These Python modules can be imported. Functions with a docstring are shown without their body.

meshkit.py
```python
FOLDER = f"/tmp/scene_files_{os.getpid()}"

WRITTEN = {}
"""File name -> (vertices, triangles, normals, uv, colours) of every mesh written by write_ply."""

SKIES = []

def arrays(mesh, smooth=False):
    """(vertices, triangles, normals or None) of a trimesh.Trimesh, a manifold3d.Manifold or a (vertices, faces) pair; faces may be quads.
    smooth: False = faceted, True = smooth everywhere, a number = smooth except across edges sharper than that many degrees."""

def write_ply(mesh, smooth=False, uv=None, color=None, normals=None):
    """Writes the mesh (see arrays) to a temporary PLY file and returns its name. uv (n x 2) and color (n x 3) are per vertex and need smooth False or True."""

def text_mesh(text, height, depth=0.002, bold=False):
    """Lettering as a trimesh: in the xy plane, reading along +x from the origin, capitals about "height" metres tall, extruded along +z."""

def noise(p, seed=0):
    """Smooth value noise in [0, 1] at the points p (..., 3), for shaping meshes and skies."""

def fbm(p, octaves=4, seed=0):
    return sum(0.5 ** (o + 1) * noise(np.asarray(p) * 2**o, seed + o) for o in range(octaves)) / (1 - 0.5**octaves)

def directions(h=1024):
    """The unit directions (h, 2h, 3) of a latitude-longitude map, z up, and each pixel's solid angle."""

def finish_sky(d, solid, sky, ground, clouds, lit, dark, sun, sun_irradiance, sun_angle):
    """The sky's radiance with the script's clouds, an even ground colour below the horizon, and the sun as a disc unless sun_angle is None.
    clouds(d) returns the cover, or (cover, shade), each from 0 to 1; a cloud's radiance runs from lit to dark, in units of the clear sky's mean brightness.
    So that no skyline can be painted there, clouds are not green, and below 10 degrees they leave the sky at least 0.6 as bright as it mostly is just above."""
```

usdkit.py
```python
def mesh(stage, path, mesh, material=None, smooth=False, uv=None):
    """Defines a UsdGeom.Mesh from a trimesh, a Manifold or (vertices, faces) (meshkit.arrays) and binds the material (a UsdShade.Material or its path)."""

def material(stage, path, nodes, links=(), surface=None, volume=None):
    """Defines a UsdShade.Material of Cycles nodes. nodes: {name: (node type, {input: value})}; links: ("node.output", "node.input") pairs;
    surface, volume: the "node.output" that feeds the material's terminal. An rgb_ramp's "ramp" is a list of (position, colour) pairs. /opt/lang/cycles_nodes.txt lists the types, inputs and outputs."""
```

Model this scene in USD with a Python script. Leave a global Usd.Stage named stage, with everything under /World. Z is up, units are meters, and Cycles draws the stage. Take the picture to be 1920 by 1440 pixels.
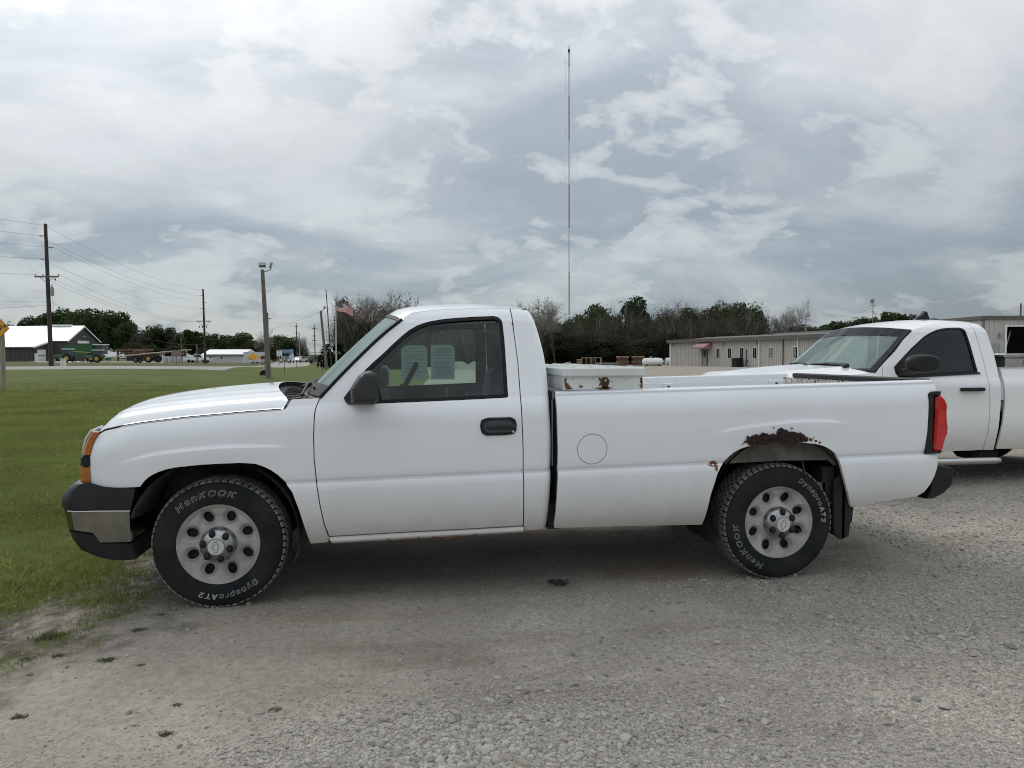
import math, random
import numpy as np, trimesh, shapely, usdkit, meshkit
from shapely import affinity
from shapely.geometry import Polygon, LineString, Point, box as sbox
from shapely.ops import unary_union
from scipy.interpolate import PchipInterpolator, RBFInterpolator
from pxr import Usd, UsdGeom, UsdLux, UsdShade, Gf, Sdf, Vt

stage = Usd.Stage.CreateInMemory()
UsdGeom.SetStageUpAxis(stage, UsdGeom.Tokens.z)
UsdGeom.SetStageMetersPerUnit(stage, 1.0)
UsdGeom.Xform.Define(stage, '/World')
UsdGeom.Scope.Define(stage, '/World/Looks')
RNG = np.random.default_rng(7)

# ------------------------------------------------------------------ camera
EYE = np.array([1.0861, -4.1172, 1.4229])
YAW, PITCH, ROLL = .1412, -.0398, .004
FWD = np.array([math.sin(YAW)*math.cos(PITCH), math.cos(YAW)*math.cos(PITCH), math.sin(PITCH)])
_r = np.array([math.cos(YAW), -math.sin(YAW), 0.0]); _u = np.cross(_r, FWD)
RIGHT = _r*math.cos(ROLL) - _u*math.sin(ROLL)
UP = _u*math.cos(ROLL) + _r*math.sin(ROLL)
cam = UsdGeom.Camera.Define(stage, '/World/camera')
cam.CreateHorizontalApertureAttr(36.0); cam.CreateVerticalApertureAttr(27.0)
cam.CreateFocalLengthAttr(36.0*1332/1920)
cam.CreateClippingRangeAttr(Gf.Vec2f(0.05, 5000))
m4 = Gf.Matrix4d(*RIGHT, 0, *UP, 0, *(-FWD), 0, *EYE, 1)
UsdGeom.Xformable(cam).AddTransformOp().Set(m4)
cam.CreateExposureAttr(0.05)

# ------------------------------------------------------------------ light: overcast, sun veiled high on the left ahead
SUN_AZ, SUN_EL = math.radians(-30), math.radians(42)          # azimuth from +y towards +x
SUND = np.array([math.sin(SUN_AZ)*math.cos(SUN_EL), math.cos(SUN_AZ)*math.cos(SUN_EL), math.sin(SUN_EL)])
sun = UsdLux.DistantLight.Define(stage, '/World/sun_light')
sun.CreateNormalizeAttr(True); sun.CreateIntensityAttr(0.30); sun.CreateAngleAttr(24.0)
sun.CreateColorAttr(Gf.Vec3f(1.0, .965, .91))
q = Gf.Rotation(Gf.Vec3d(0, 0, 1), Gf.Vec3d(*SUND))
UsdGeom.Xformable(sun).AddTransformOp().Set(Gf.Matrix4d().SetRotate(q))

def ramp(*st): return {"ramp": [(p, (c if np.ndim(c) else (c, c, c))) for p, c in st]}

def build_sky():
    K = 7.6
    N = {"tc": ("texture_coordinate", {}), "xyz": ("separate_xyz", {}), "zc": ("math", {"math_type": "maximum", "value2": 0.0}), "zd": ("math", {"math_type": "add", "value2": 0.36}),
         "px": ("math", {"math_type": "divide"}), "py": ("math", {"math_type": "divide"}), "pv": ("combine_xyz", {"z": 3.7}),
         # big soft decks of stratocumulus
         "mp1": ("mapping", {"mapping_type": "point", "location": (SKYOFF[0], SKYOFF[1], 0.0), "rotation": (0, 0, .35), "scale": (1.0, 1.35, 1.0)}),
         "n1": ("noise_texture", {"scale": 1.35, "detail": 10.0, "roughness": .575, "distortion": .35}),
         "r1": ("rgb_ramp", ramp((.0, (.58, .64, .705)), (.41, (.63, .69, .75)), (.485, (.75, .80, .85)), (.555, (.90, .93, .955)), (.625, (1.04, 1.045, 1.05)), (.75, (1.13, 1.13, 1.125)), (1, (1.2, 1.2, 1.19)))),
         # small ragged cumulus fragments, only in some stretches of the sky
         "mp2": ("mapping", {"mapping_type": "point", "location": (SKYOFF[2], SKYOFF[3], 0.0), "rotation": (0, 0, -.25), "scale": (1.0, 1.15, 1.0)}),
         "n2": ("noise_texture", {"scale": 4.8, "detail": 8.0, "roughness": .56, "distortion": .25}), "n2b": ("noise_texture", {"scale": 1.1, "detail": 2.0}),
         "a2": ("math", {"math_type": "multiply_add", "value2": .55, "value3": -.275}), "s2": ("math", {"math_type": "add"}),
         "r2": ("rgb_ramp", ramp((.0, 0), (.512, 0), (.555, .46), (.63, .80), (.8, .9), (1, .95))),
         "mixp": ("mix_color", {"blend_type": "mix", "b": (1.12, 1.12, 1.10), "use_clamp": False}),
         # thin wisps
         "mp3": ("mapping", {"mapping_type": "point", "location": (5.1, 1.3, 0.0), "rotation": (0, 0, .12), "scale": (1.6, 3.4, 1.0)}),
         "n3": ("noise_texture", {"scale": 2.0, "detail": 7.0, "roughness": .6, "distortion": .4}),
         "r3": ("rgb_ramp", ramp((.0, .93), (.4, .975), (.55, 1.0), (.7, 1.055), (1, 1.09))), "m3": ("mix_color", {"blend_type": "multiply", "fac": 1.0, "use_clamp": False}),
         # overcast brightening towards the zenith
         "el": ("rgb_ramp", ramp((0, (.455, .485, .49)), (.05, (.48, .518, .53)), (.12, (.52, .562, .588)), (.25, (.605, .64, .668)), (.42, (.80, .825, .845)), (.65, (1.04, 1.055, 1.07)), (1, (1.14, 1.15, 1.16)))), "me": ("mix_color", {"blend_type": "multiply", "fac": 1.0, "use_clamp": False}),
         # the cloud is brighter on the side of the veiled sun
         "dt": ("vector_math", {"math_type": "dot_product", "vector2": tuple(SUND)}), "d01": ("math", {"math_type": "multiply_add", "value2": .5, "value3": .5}),
         "gl": ("rgb_ramp", ramp((0, .66), (.35, .71), (.55, .82), (.72, .96), (.84, (1.0, 1.0, .998)), (.93, (1.04, 1.038, 1.03)), (.97, (1.34, 1.33, 1.31)), (1, (2.1, 2.08, 2.02)))),
         "mg": ("mix_color", {"blend_type": "multiply", "fac": 1.0, "use_clamp": False}),
         "kk": ("mix_color", {"blend_type": "multiply", "fac": 1.0, "b": (K, K, K), "use_clamp": False}),
         "sky": ("sky_texture", {"sky_type": "single_scattering", "sun_disc": False, "sun_elevation": SUN_EL, "sun_rotation": SUN_AZ, "altitude": 200.0}),
         "fin": ("mix_color", {"blend_type": "mix", "fac": .955, "use_clamp": False}), "bg": ("background_shader", {"strength": 0.125})}
    L = [("tc.generated", "xyz.vector"), ("xyz.z", "zc.value1"), ("zc.value", "zd.value1"), ("xyz.x", "px.value1"), ("zd.value", "px.value2"), ("xyz.y", "py.value1"), ("zd.value", "py.value2"), ("px.value", "pv.x"), ("py.value", "pv.y"),
         ("pv.vector", "mp1.vector"), ("mp1.vector", "n1.vector"), ("n1.fac", "r1.fac"), ("pv.vector", "mp2.vector"), ("mp2.vector", "n2.vector"), ("mp2.vector", "n2b.vector"), ("n2b.fac", "a2.value1"), ("a2.value", "s2.value1"), ("n2.fac", "s2.value2"), ("s2.value", "r2.fac"),
         ("r1.color", "mixp.a"), ("r2.color", "mixp.fac"), ("pv.vector", "mp3.vector"), ("mp3.vector", "n3.vector"), ("n3.fac", "r3.fac"), ("mixp.result", "m3.a"), ("r3.color", "m3.b"),
         ("zc.value", "el.fac"), ("m3.result", "me.a"), ("el.color", "me.b"), ("tc.generated", "dt.vector1"), ("dt.value", "d01.value1"), ("d01.value", "gl.fac"), ("me.result", "mg.a"), ("gl.color", "mg.b"),
         ("mg.result", "kk.a"), ("sky.color", "fin.a"), ("kk.result", "fin.b"), ("fin.result", "bg.color")]
    m = usdkit.material(stage, '/World/Looks/overcast_sky', N, L, surface="bg.background")
    d = UsdLux.DomeLight.Define(stage, '/World/sky')
    UsdShade.MaterialBindingAPI.Apply(d.GetPrim()).Bind(m)
    d.GetPrim().SetCustomDataByKey('kind', 'structure')
SKYOFF = (0.6, 7.7, 6.1, 2.2)
build_sky()

# ------------------------------------------------------------------ helpers
ORG, USED = {'/World': np.zeros(3)}, {}
W_ = '/World'
def path_of(prim): return prim if isinstance(prim, str) else str(prim.GetPath())
def numbered(parent, name):
    k = parent + '/' + name; n = USED.get(k, 0); USED[k] = n + 1
    return k if n == 0 else f'{k}_{n:03d}'
def tag(prim, label=None, cat=None, group=None, kind=None):
    p = prim.GetPrim() if hasattr(prim, 'GetPrim') else stage.GetPrimAtPath(prim)
    for k, v in (('label', label), ('category', cat), ('group', group), ('kind', kind)):
        if v: p.SetCustomDataByKey(k, v)
    return p
def thing(name, label, cat, loc=(0, 0, 0), group=None, kind=None):
    pt = numbered(W_, name); x = UsdGeom.Xform.Define(stage, pt); x.AddTranslateOp().Set(Gf.Vec3d(*map(float, loc)))
    ORG[pt] = np.array(loc, float); tag(x, label, cat, group, kind)
    return pt
def cat(ms):
    """joins trimeshes / (v, f) pairs / (v, f, n) triples"""
    V, F, o = [], [], 0
    for m in ms:
        v, f = (m.vertices, m.faces) if hasattr(m, 'vertices') else (m[0], m[1])
        f = np.asarray(f)
        if f.shape[1] == 4: f = np.vstack([f[:, [0, 1, 2]], f[:, [0, 2, 3]]])
        V.append(np.asarray(v, float)); F.append(f + o); o += len(v)
    return np.vstack(V), np.vstack(F)
def obj(parent, name, mesh, mat, smooth=False, label=None, kind=None, cat_=None, group=None, loc=None):
    """one Mesh prim under parent; the vertices are given in world metres"""
    parent = path_of(parent); pt = numbered(parent, name)
    if isinstance(mesh, list): mesh = cat(mesh)
    o = ORG[parent]; n = None
    if isinstance(mesh, tuple) and len(mesh) == 3 and mesh[2] is not None:
        v, f, n = mesh
    elif isinstance(mesh, tuple):
        v, f, n = meshkit.arrays((mesh[0], mesh[1]), smooth)
    else:
        v, f, n = meshkit.arrays(mesh, smooth)
    here = o if parent != W_ or loc is None else np.array(loc, float)
    m = UsdGeom.Mesh.Define(stage, pt)
    m.CreatePointsAttr(Vt.Vec3fArray.FromNumpy((np.asarray(v) - here).astype(np.float32)))
    f = np.asarray(f); m.CreateFaceVertexCountsAttr(Vt.IntArray.FromNumpy(np.full(len(f), 3, np.int32)))
    m.CreateFaceVertexIndicesAttr(Vt.IntArray.FromNumpy(f.astype(np.int32).ravel()))
    m.CreateSubdivisionSchemeAttr('none')
    if n is not None:
        m.CreateNormalsAttr(Vt.Vec3fArray.FromNumpy(np.asarray(n).astype(np.float32))); m.SetNormalsInterpolation('vertex')
    if parent == W_ and loc is not None: UsdGeom.Xformable(m).AddTranslateOp().Set(Gf.Vec3d(*map(float, loc)))
    if mat is not None: UsdShade.MaterialBindingAPI.Apply(m.GetPrim()).Bind(mat)
    ORG[pt] = here; tag(m, label, cat_, group, kind)
    return pt
def dup(src, loc, label, group=None, rotz=0, scale=1.0, catg=None, name=None, scale3=None):
    s = stage.GetPrimAtPath(src); was = s.GetCustomData()
    pt = numbered(W_, name or src.rsplit('/', 1)[1]); x = UsdGeom.Xform.Define(stage, pt); p = x.GetPrim()
    p.GetReferences().AddInternalReference(s.GetPath())
    x.ClearXformOpOrder()
    p.CreateAttribute('xformOp:translate', Sdf.ValueTypeNames.Double3).Set(Gf.Vec3d(*map(float, loc)))
    p.CreateAttribute('xformOp:rotateZ', Sdf.ValueTypeNames.Float).Set(float(math.degrees(rotz)))
    p.CreateAttribute('xformOp:scale', Sdf.ValueTypeNames.Float3).Set(Gf.Vec3f(*(scale3 or (scale,)*3)))
    x.GetXformOpOrderAttr().Set(['xformOp:translate', 'xformOp:rotateZ', 'xformOp:scale'])
    tag(p, label, catg or was.get('category'), group or was.get('group')); p.SetInstanceable(True)
    return pt

MATS = {}
def mat(name, c1, c2=None, scale=6., lo=.4, hi=.6, rough=.5, metal=0., bump=0., bscale=60., bdist=.01, coat=0., detail=5., dirt=None, spec=.5, island=0., stretch=None, spots=None, rvar=0., trans=0., coord='obj', emit=0.):
    """procedural principled material: c1..c2 by noise, optional bump, dirt near the ground (colour, z0, z1), specks (colour, scale, threshold)"""
    if name in MATS: return MATS[name]
    N = {"tc": ("texture_coordinate", {}), "p": ("principled_bsdf", {"base_color": c1, "roughness": rough, "metallic": metal, "coat_weight": coat, "specular_ior_level": spec, "transmission_weight": trans})}
    L = []; src = "tc.object" if coord == 'obj' else "g.position"
    N["g"] = ("geometry", {})
    if stretch:
        N["mp"] = ("mapping", {"mapping_type": "point", "scale": stretch}); L.append((src, "mp.vector")); src = "mp.vector"
    out = None
    if c2 is not None:
        N["n"] = ("noise_texture", {"scale": scale, "detail": detail, "roughness": .6}); N["r"] = ("rgb_ramp", ramp((lo, c1), (hi, c2)))
        L += [(src, "n.vector"), ("n.fac", "r.fac")]; out = "r.color"
    if island:
        N["ir"] = ("rgb_ramp", ramp((0, 1-island), (1, 1+island))); N["im"] = ("mix_color", {"blend_type": "multiply", "fac": 1.0, "a": c1, "use_clamp": False})
        L += [("g.random_per_island", "ir.fac"), ("ir.color", "im.b")]
        if out: L.append((out, "im.a"))
        out = "im.result"
    if spots:
        N["sn"] = ("noise_texture", {"scale": spots[1], "detail": 3.0, "roughness": .6}); N["sr"] = ("rgb_ramp", ramp((spots[2], 0), (spots[2]+.03, 1)))
        N["sm"] = ("mix_color", {"a": c1, "b": spots[0]}); L += [(src, "sn.vector"), ("sn.fac", "sr.fac"), ("sr.color", "sm.fac")]
        if out: L.append((out, "sm.a"))
        out = "sm.result"
    if dirt:
        N["dx"] = ("separate_xyz", {}); N["dn"] = ("noise_texture", {"scale": 7.0, "detail": 6.0, "roughness": .65})
        N["da"] = ("math", {"math_type": "multiply_add", "value2": dirt[3] if len(dirt) > 3 else .25, "value3": 0.0}); N["dz"] = ("math", {"math_type": "subtract"})
        N["dr"] = ("map_range", {"from_min": dirt[1], "from_max": dirt[2], "to_min": dirt[4] if len(dirt) > 4 else .8, "to_max": 0.0, "clamp": True})
        N["dm"] = ("mix_color", {"a": c1, "b": dirt[0]})
        L += [("g.position", "dx.vector"), ("tc.object", "dn.vector"), ("dn.fac", "da.value1"), ("dx.z", "dz.value1"), ("da.value", "dz.value2"), ("dz.value", "dr.value"), ("dr.result", "dm.fac")]
        if out: L.append((out, "dm.a"))
        out = "dm.result"
    if out: L.append((out, "p.base_color"))
    if rvar:
        N["rn"] = ("noise_texture", {"scale": 9.0, "detail": 4.0}); N["rr"] = ("map_range", {"from_min": .3, "from_max": .7, "to_min": rough-rvar, "to_max": rough+rvar, "clamp": True})
        L += [(src, "rn.vector"), ("rn.fac", "rr.value"), ("rr.result", "p.roughness")]
    if bump:
        N["bn"] = ("noise_texture", {"scale": bscale, "detail": 6.0, "roughness": .65}); N["b"] = ("bump", {"strength": bump, "distance": bdist})
        L += [(src, "bn.vector"), ("bn.fac", "b.height"), ("b.normal", "p.normal")]
    MATS[name] = usdkit.material(stage, '/World/Looks/' + name, N, L, surface="p.BSDF")
    return MATS[name]
def glass(name, tint=(.80, .88, .86), refl=1.0, ior=1.5, rough=.0):
    if name in MATS: return MATS[name]
    N = {"t": ("transparent_bsdf", {"color": tint}), "g": ("glossy_bsdf", {"color": refl if np.ndim(refl) else (refl,)*3, "roughness": rough}), "f": ("fresnel", {"IOR": ior}), "m": ("mix_closure", {})}
    MATS[name] = usdkit.material(stage, '/World/Looks/' + name, N, [("f.fac", "m.fac"), ("t.BSDF", "m.closure1"), ("g.BSDF", "m.closure2")], surface="m.closure")
    return MATS[name]

def tri_poly(p):
    v, f = trimesh.creation.triangulate_polygon(p, engine='earcut'); return np.asarray(v)[:, :2], np.asarray(f)
def polys(g): return [x for x in getattr(g, 'geoms', [g]) if x.geom_type == 'Polygon' and x.area > 1e-9]
def ring_dense(r, step): return np.array(r.segmentize(step).coords)[:-1]
def sheet(poly, f, ga, gb, mode='xz', thick=.018, shear=0.0, outward=-1, mirror=None, skirt_step=.02):
    """a skin over the 2-D polygon. mode 'xz': (a, f(a,b), b) facing -y; mode 'xy': (a, b, f(a,b)) facing +z. Edges are folded inwards by thick."""
    P2, F2 = [], []; o = 0
    for po in polys(poly):
        shapely.prepare(po)
        A, B = np.meshgrid(ga, gb, indexing='ij'); B = B + shear*A
        c = np.stack([np.stack([A[:-1, :-1], B[:-1, :-1]], -1), np.stack([A[1:, :-1], B[1:, :-1]], -1), np.stack([A[1:, 1:], B[1:, 1:]], -1), np.stack([A[:-1, 1:], B[:-1, 1:]], -1)], 2).reshape(-1, 4, 2)
        cells = shapely.polygons(c); ins = shapely.contains(po, cells); tou = shapely.intersects(po, cells) & ~ins
        q = c[ins]; 
        if len(q):
            P2.append(q.reshape(-1, 2)); k = np.arange(len(q))*4 + o
            F2.append(np.vstack([np.stack([k, k+1, k+2], 1), np.stack([k, k+2, k+3], 1)])); o += 4*len(q)
        for g in shapely.intersection(cells[tou], po):
            for h in polys(g):
                try: v, fa = tri_poly(h)
                except Exception: continue
                if len(fa) == 0: continue
                d1 = v[fa[:, 1]]-v[fa[:, 0]]; d2 = v[fa[:, 2]]-v[fa[:, 0]]; neg = d1[:, 0]*d2[:, 1]-d1[:, 1]*d2[:, 0] < 0
                fa = fa.copy(); fa[neg] = fa[neg][:, ::-1]
                P2.append(v); F2.append(fa+o); o += len(v)
    P2 = np.vstack(P2); F2 = np.vstack(F2); e = 1e-3
    def lift(p):
        y = f(p[:, 0], p[:, 1]); return np.stack([p[:, 0], y, p[:, 1]], 1) if mode == 'xz' else np.stack([p[:, 0], p[:, 1], y], 1)
    a, b = P2[:, 0], P2[:, 1]; fa_ = (f(a+e, b)-f(a-e, b))/(2*e); fb_ = (f(a, b+e)-f(a, b-e))/(2*e)
    n = np.stack([fa_, -np.ones_like(a), fb_], 1) if mode == 'xz' else np.stack([-fa_, -fb_, np.ones_like(a)], 1)
    n /= np.linalg.norm(n, axis=1, keepdims=True)
    V, F, NN = [lift(P2)], [F2], [n]; o = len(P2)
    if thick:
        for po in polys(poly):
            for r in [po.exterior, *po.interiors]:
                p = ring_dense(shapely.geometry.LineString(r.coords), skirt_step); ccw = shapely.geometry.LinearRing(p).is_ccw
                if not ccw and r is po.exterior or ccw and r is not po.exterior: p = p[::-1]
                t = np.roll(p, -1, 0)-np.roll(p, 1, 0); nn = np.stack([t[:, 1], -t[:, 0]], 1); nn /= np.maximum(np.linalg.norm(nn, axis=1, keepdims=True), 1e-9)
                top = lift(p); bot = top.copy()
                if mode == 'xz': bot[:, 1] += thick; n3 = np.stack([nn[:, 0], 0*nn[:, 0], nn[:, 1]], 1)
                else: bot[:, 2] -= thick; n3 = np.stack([nn[:, 0], nn[:, 1], 0*nn[:, 0]], 1)
                k = np.arange(len(p)); k2 = (k+1) % len(p); m = len(p)
                V += [top, bot]; NN += [n3, n3]; F += [np.vstack([np.stack([k, k2+m, k2], 1), np.stack([k, k+m, k2+m], 1)])+o]; o += 2*m
    V, F, NN = np.vstack(V), np.vstack(F), np.vstack(NN)
    if mirror is not None:
        V = V*[1, -1, 1]+[0, mirror, 0]; NN = NN*[1, -1, 1]; F = F[:, ::-1]
    return V, F, NN
def move(m, d):
    v, f = (m.vertices, m.faces) if hasattr(m, 'vertices') else (m[0], m[1]); return (np.asarray(v)+np.asarray(d, float), f)
def box(x0, x1, y0, y1, z0, z1, c=0.):
    """box, with chamfered edges when c > 0"""
    if c <= 0:
        b = trimesh.creation.box((x1-x0, y1-y0, z1-z0)); b.apply_translation(((x0+x1)/2, (y0+y1)/2, (z0+z1)/2)); return (b.vertices, b.faces)
    c = min(c, .49*(x1-x0), .49*(y1-y0), .49*(z1-z0)); pts = []
    for sx in (0, 1):
        for sy in (0, 1):
            for sz in (0, 1):
                p = np.array([(x0, x1)[sx], (y0, y1)[sy], (z0, z1)[sz]]); i = np.array([1-2*sx, 1-2*sy, 1-2*sz])*c
                pts += [p+i*[0, 1, 1], p+i*[1, 0, 1], p+i*[1, 1, 0]]
    h = trimesh.convex.convex_hull(np.array(pts)); return (np.asarray(h.vertices), np.asarray(h.faces))
def tube(pts, r, n=8, caps=True, closed=False):
    """swept tube through pts with radius r (number or one per point)"""
    pts = np.asarray(pts, float); m = len(pts); r = np.broadcast_to(np.asarray(r, float), (m,))
    t = np.gradient(pts, axis=0); t /= np.maximum(np.linalg.norm(t, axis=1, keepdims=True), 1e-9)
    a = np.array([0, 0, 1.]) if abs(t[0, 2]) < .9 else np.array([1., 0, 0]); V = []
    u = np.cross(t[0], a); u /= np.linalg.norm(u)
    for i in range(m):
        u = u-t[i]*(u@t[i]); u /= max(np.linalg.norm(u), 1e-9); w = np.cross(t[i], u); th = np.arange(n)/n*2*np.pi
        V.append(pts[i]+r[i]*(np.cos(th)[:, None]*u+np.sin(th)[:, None]*w))
    V = np.vstack(V); F = []
    for i in range(m-1):
        k = np.arange(n); k2 = (k+1) % n; F.append(np.stack([i*n+k, i*n+k2, (i+1)*n+k2, (i+1)*n+k], 1))
    F = np.vstack(F); F = np.vstack([F[:, [0, 1, 2]], F[:, [0, 2, 3]]])
    if caps:
        V = np.vstack([V, pts[:1], pts[-1:]]); k = np.arange(n); k2 = (k+1) % n; c0, c1 = len(V)-2, len(V)-1; e = (m-1)*n
        F = np.vstack([F, np.stack([k2, k, np.full(n, c0)], 1), np.stack([e+k, e+k2, np.full(n, c1)], 1)])
    return V, F
def lathe(prof, c, axis='y', n=64, a0=0., a1=2*np.pi):
    """revolves (radius, along-axis) pairs about an axis through c; axis 'y' or 'z'"""
    prof = np.asarray(prof, float); full = abs(a1-a0-2*np.pi) < 1e-6; th = a0+(a1-a0)*np.arange(n if full else n+1)/n; m = len(prof)
    if axis == 'y': V = np.stack([prof[None, :, 0]*np.sin(th)[:, None], np.broadcast_to(prof[None, :, 1], (len(th), m)), prof[None, :, 0]*np.cos(th)[:, None]], -1)
    else: V = np.stack([prof[None, :, 0]*np.cos(th)[:, None], prof[None, :, 0]*np.sin(th)[:, None], np.broadcast_to(prof[None, :, 1], (len(th), m))], -1)
    i = np.arange(n); j = np.arange(m-1); I, J = np.meshgrid(i, j, indexing='ij'); I2 = (I+1) % len(th) if full else I+1
    F = np.stack([I*m+J, I2*m+J, I2*m+J+1, I*m+J+1], -1).reshape(-1, 4)
    if axis == 'z': F = F
    F = np.vstack([F[:, [0, 1, 2]], F[:, [0, 2, 3]]]); return V.reshape(-1, 3)+np.asarray(c, float), F
def prism(pts, y0, y1, mode='xz', c=0.):
    """polygon (a, b) extruded along the third axis between y0 and y1; c bevels the y0 face"""
    po = pts if hasattr(pts, 'geom_type') else Polygon(pts)
    po = po.buffer(0); out = []
    for p in polys(po):
        lay = [(p, y0)] if c <= 0 else [(p.buffer(-c), y0), (p, y0+c*np.sign(y1-y0))]
        if c > 0 and lay[0][0].geom_type != 'Polygon': lay = [(p, y0)]
        V, F, o = [], [], 0
        def add(v2, yy, f, flip):
            nonlocal o
            v = np.stack([v2[:, 0], np.full(len(v2), yy), v2[:, 1]], 1); V.append(v); F.append((f[:, ::-1] if flip else f)+o); o += len(v2)
        v, f = tri_poly(lay[0][0]); add(v, y0, f, False); v, f = tri_poly(p); add(v, y1, f, True)
        def wall(a, ya, b, yb):
            nonlocal o
            n = len(a); k = np.arange(n); k2 = (k+1) % n
            V.append(np.vstack([np.stack([a[:, 0], np.full(n, ya), a[:, 1]], 1), np.stack([b[:, 0], np.full(n, yb), b[:, 1]], 1)]))
            F.append(np.vstack([np.stack([k, k2, k2+n], 1), np.stack([k, k2+n, k+n], 1)])+o); o += 2*n
        for r in [p.exterior, *p.interiors]:
            a = np.array(r.coords)[:-1]; yy = y0
            if c > 0 and len(lay) > 1:
                yy = y0+c*np.sign(y1-y0)
                ins = np.array([lay[0][0].exterior.interpolate(lay[0][0].exterior.project(Point(*q))).coords[0] for q in a]); wall(ins, y0, a, yy)
            wall(a, yy, a, y1)
        out.append((np.vstack(V), np.vstack(F)))
    v, f = cat(out)
    if mode == 'xy': v = v[:, [0, 2, 1]]
    if mode == 'yz': v = v[:, [1, 0, 2]]
    m = trimesh.Trimesh(v, f, process=False); trimesh.repair.fix_normals(m, multibody=False) if len(v) < 4000 else None
    return np.asarray(m.vertices), np.asarray(m.faces)
def rot(m, R, c=(0, 0, 0)):
    v, f = (m.vertices, m.faces) if hasattr(m, 'vertices') else (m[0], m[1]); c = np.asarray(c, float); return (np.asarray(v)-c)@np.asarray(R).T+c, f
def Rz(a): return np.array([[math.cos(a), -math.sin(a), 0], [math.sin(a), math.cos(a), 0], [0, 0, 1]])
def Ry(a): return np.array([[math.cos(a), 0, math.sin(a)], [0, 1, 0], [-math.sin(a), 0, math.cos(a)]])
def Rx(a): return np.array([[1, 0, 0], [0, math.cos(a), -math.sin(a)], [0, math.sin(a), math.cos(a)]])
def hull(pts): h = trimesh.convex.convex_hull(np.asarray(pts, float)); return np.asarray(h.vertices), np.asarray(h.faces)
def glyphs(text, height, bold=False):
    """shapely outline of a line of lettering, baseline at 0, starting at x = 0"""
    m = meshkit.text_mesh(text, height, .01, bold); up = m.faces[m.face_normals[:, 2] > .9]
    return unary_union([Polygon(m.vertices[t][:, :2]) for t in up]).buffer(0)
def ground_z(x, y):
    return TERRAIN(x, y)

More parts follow.
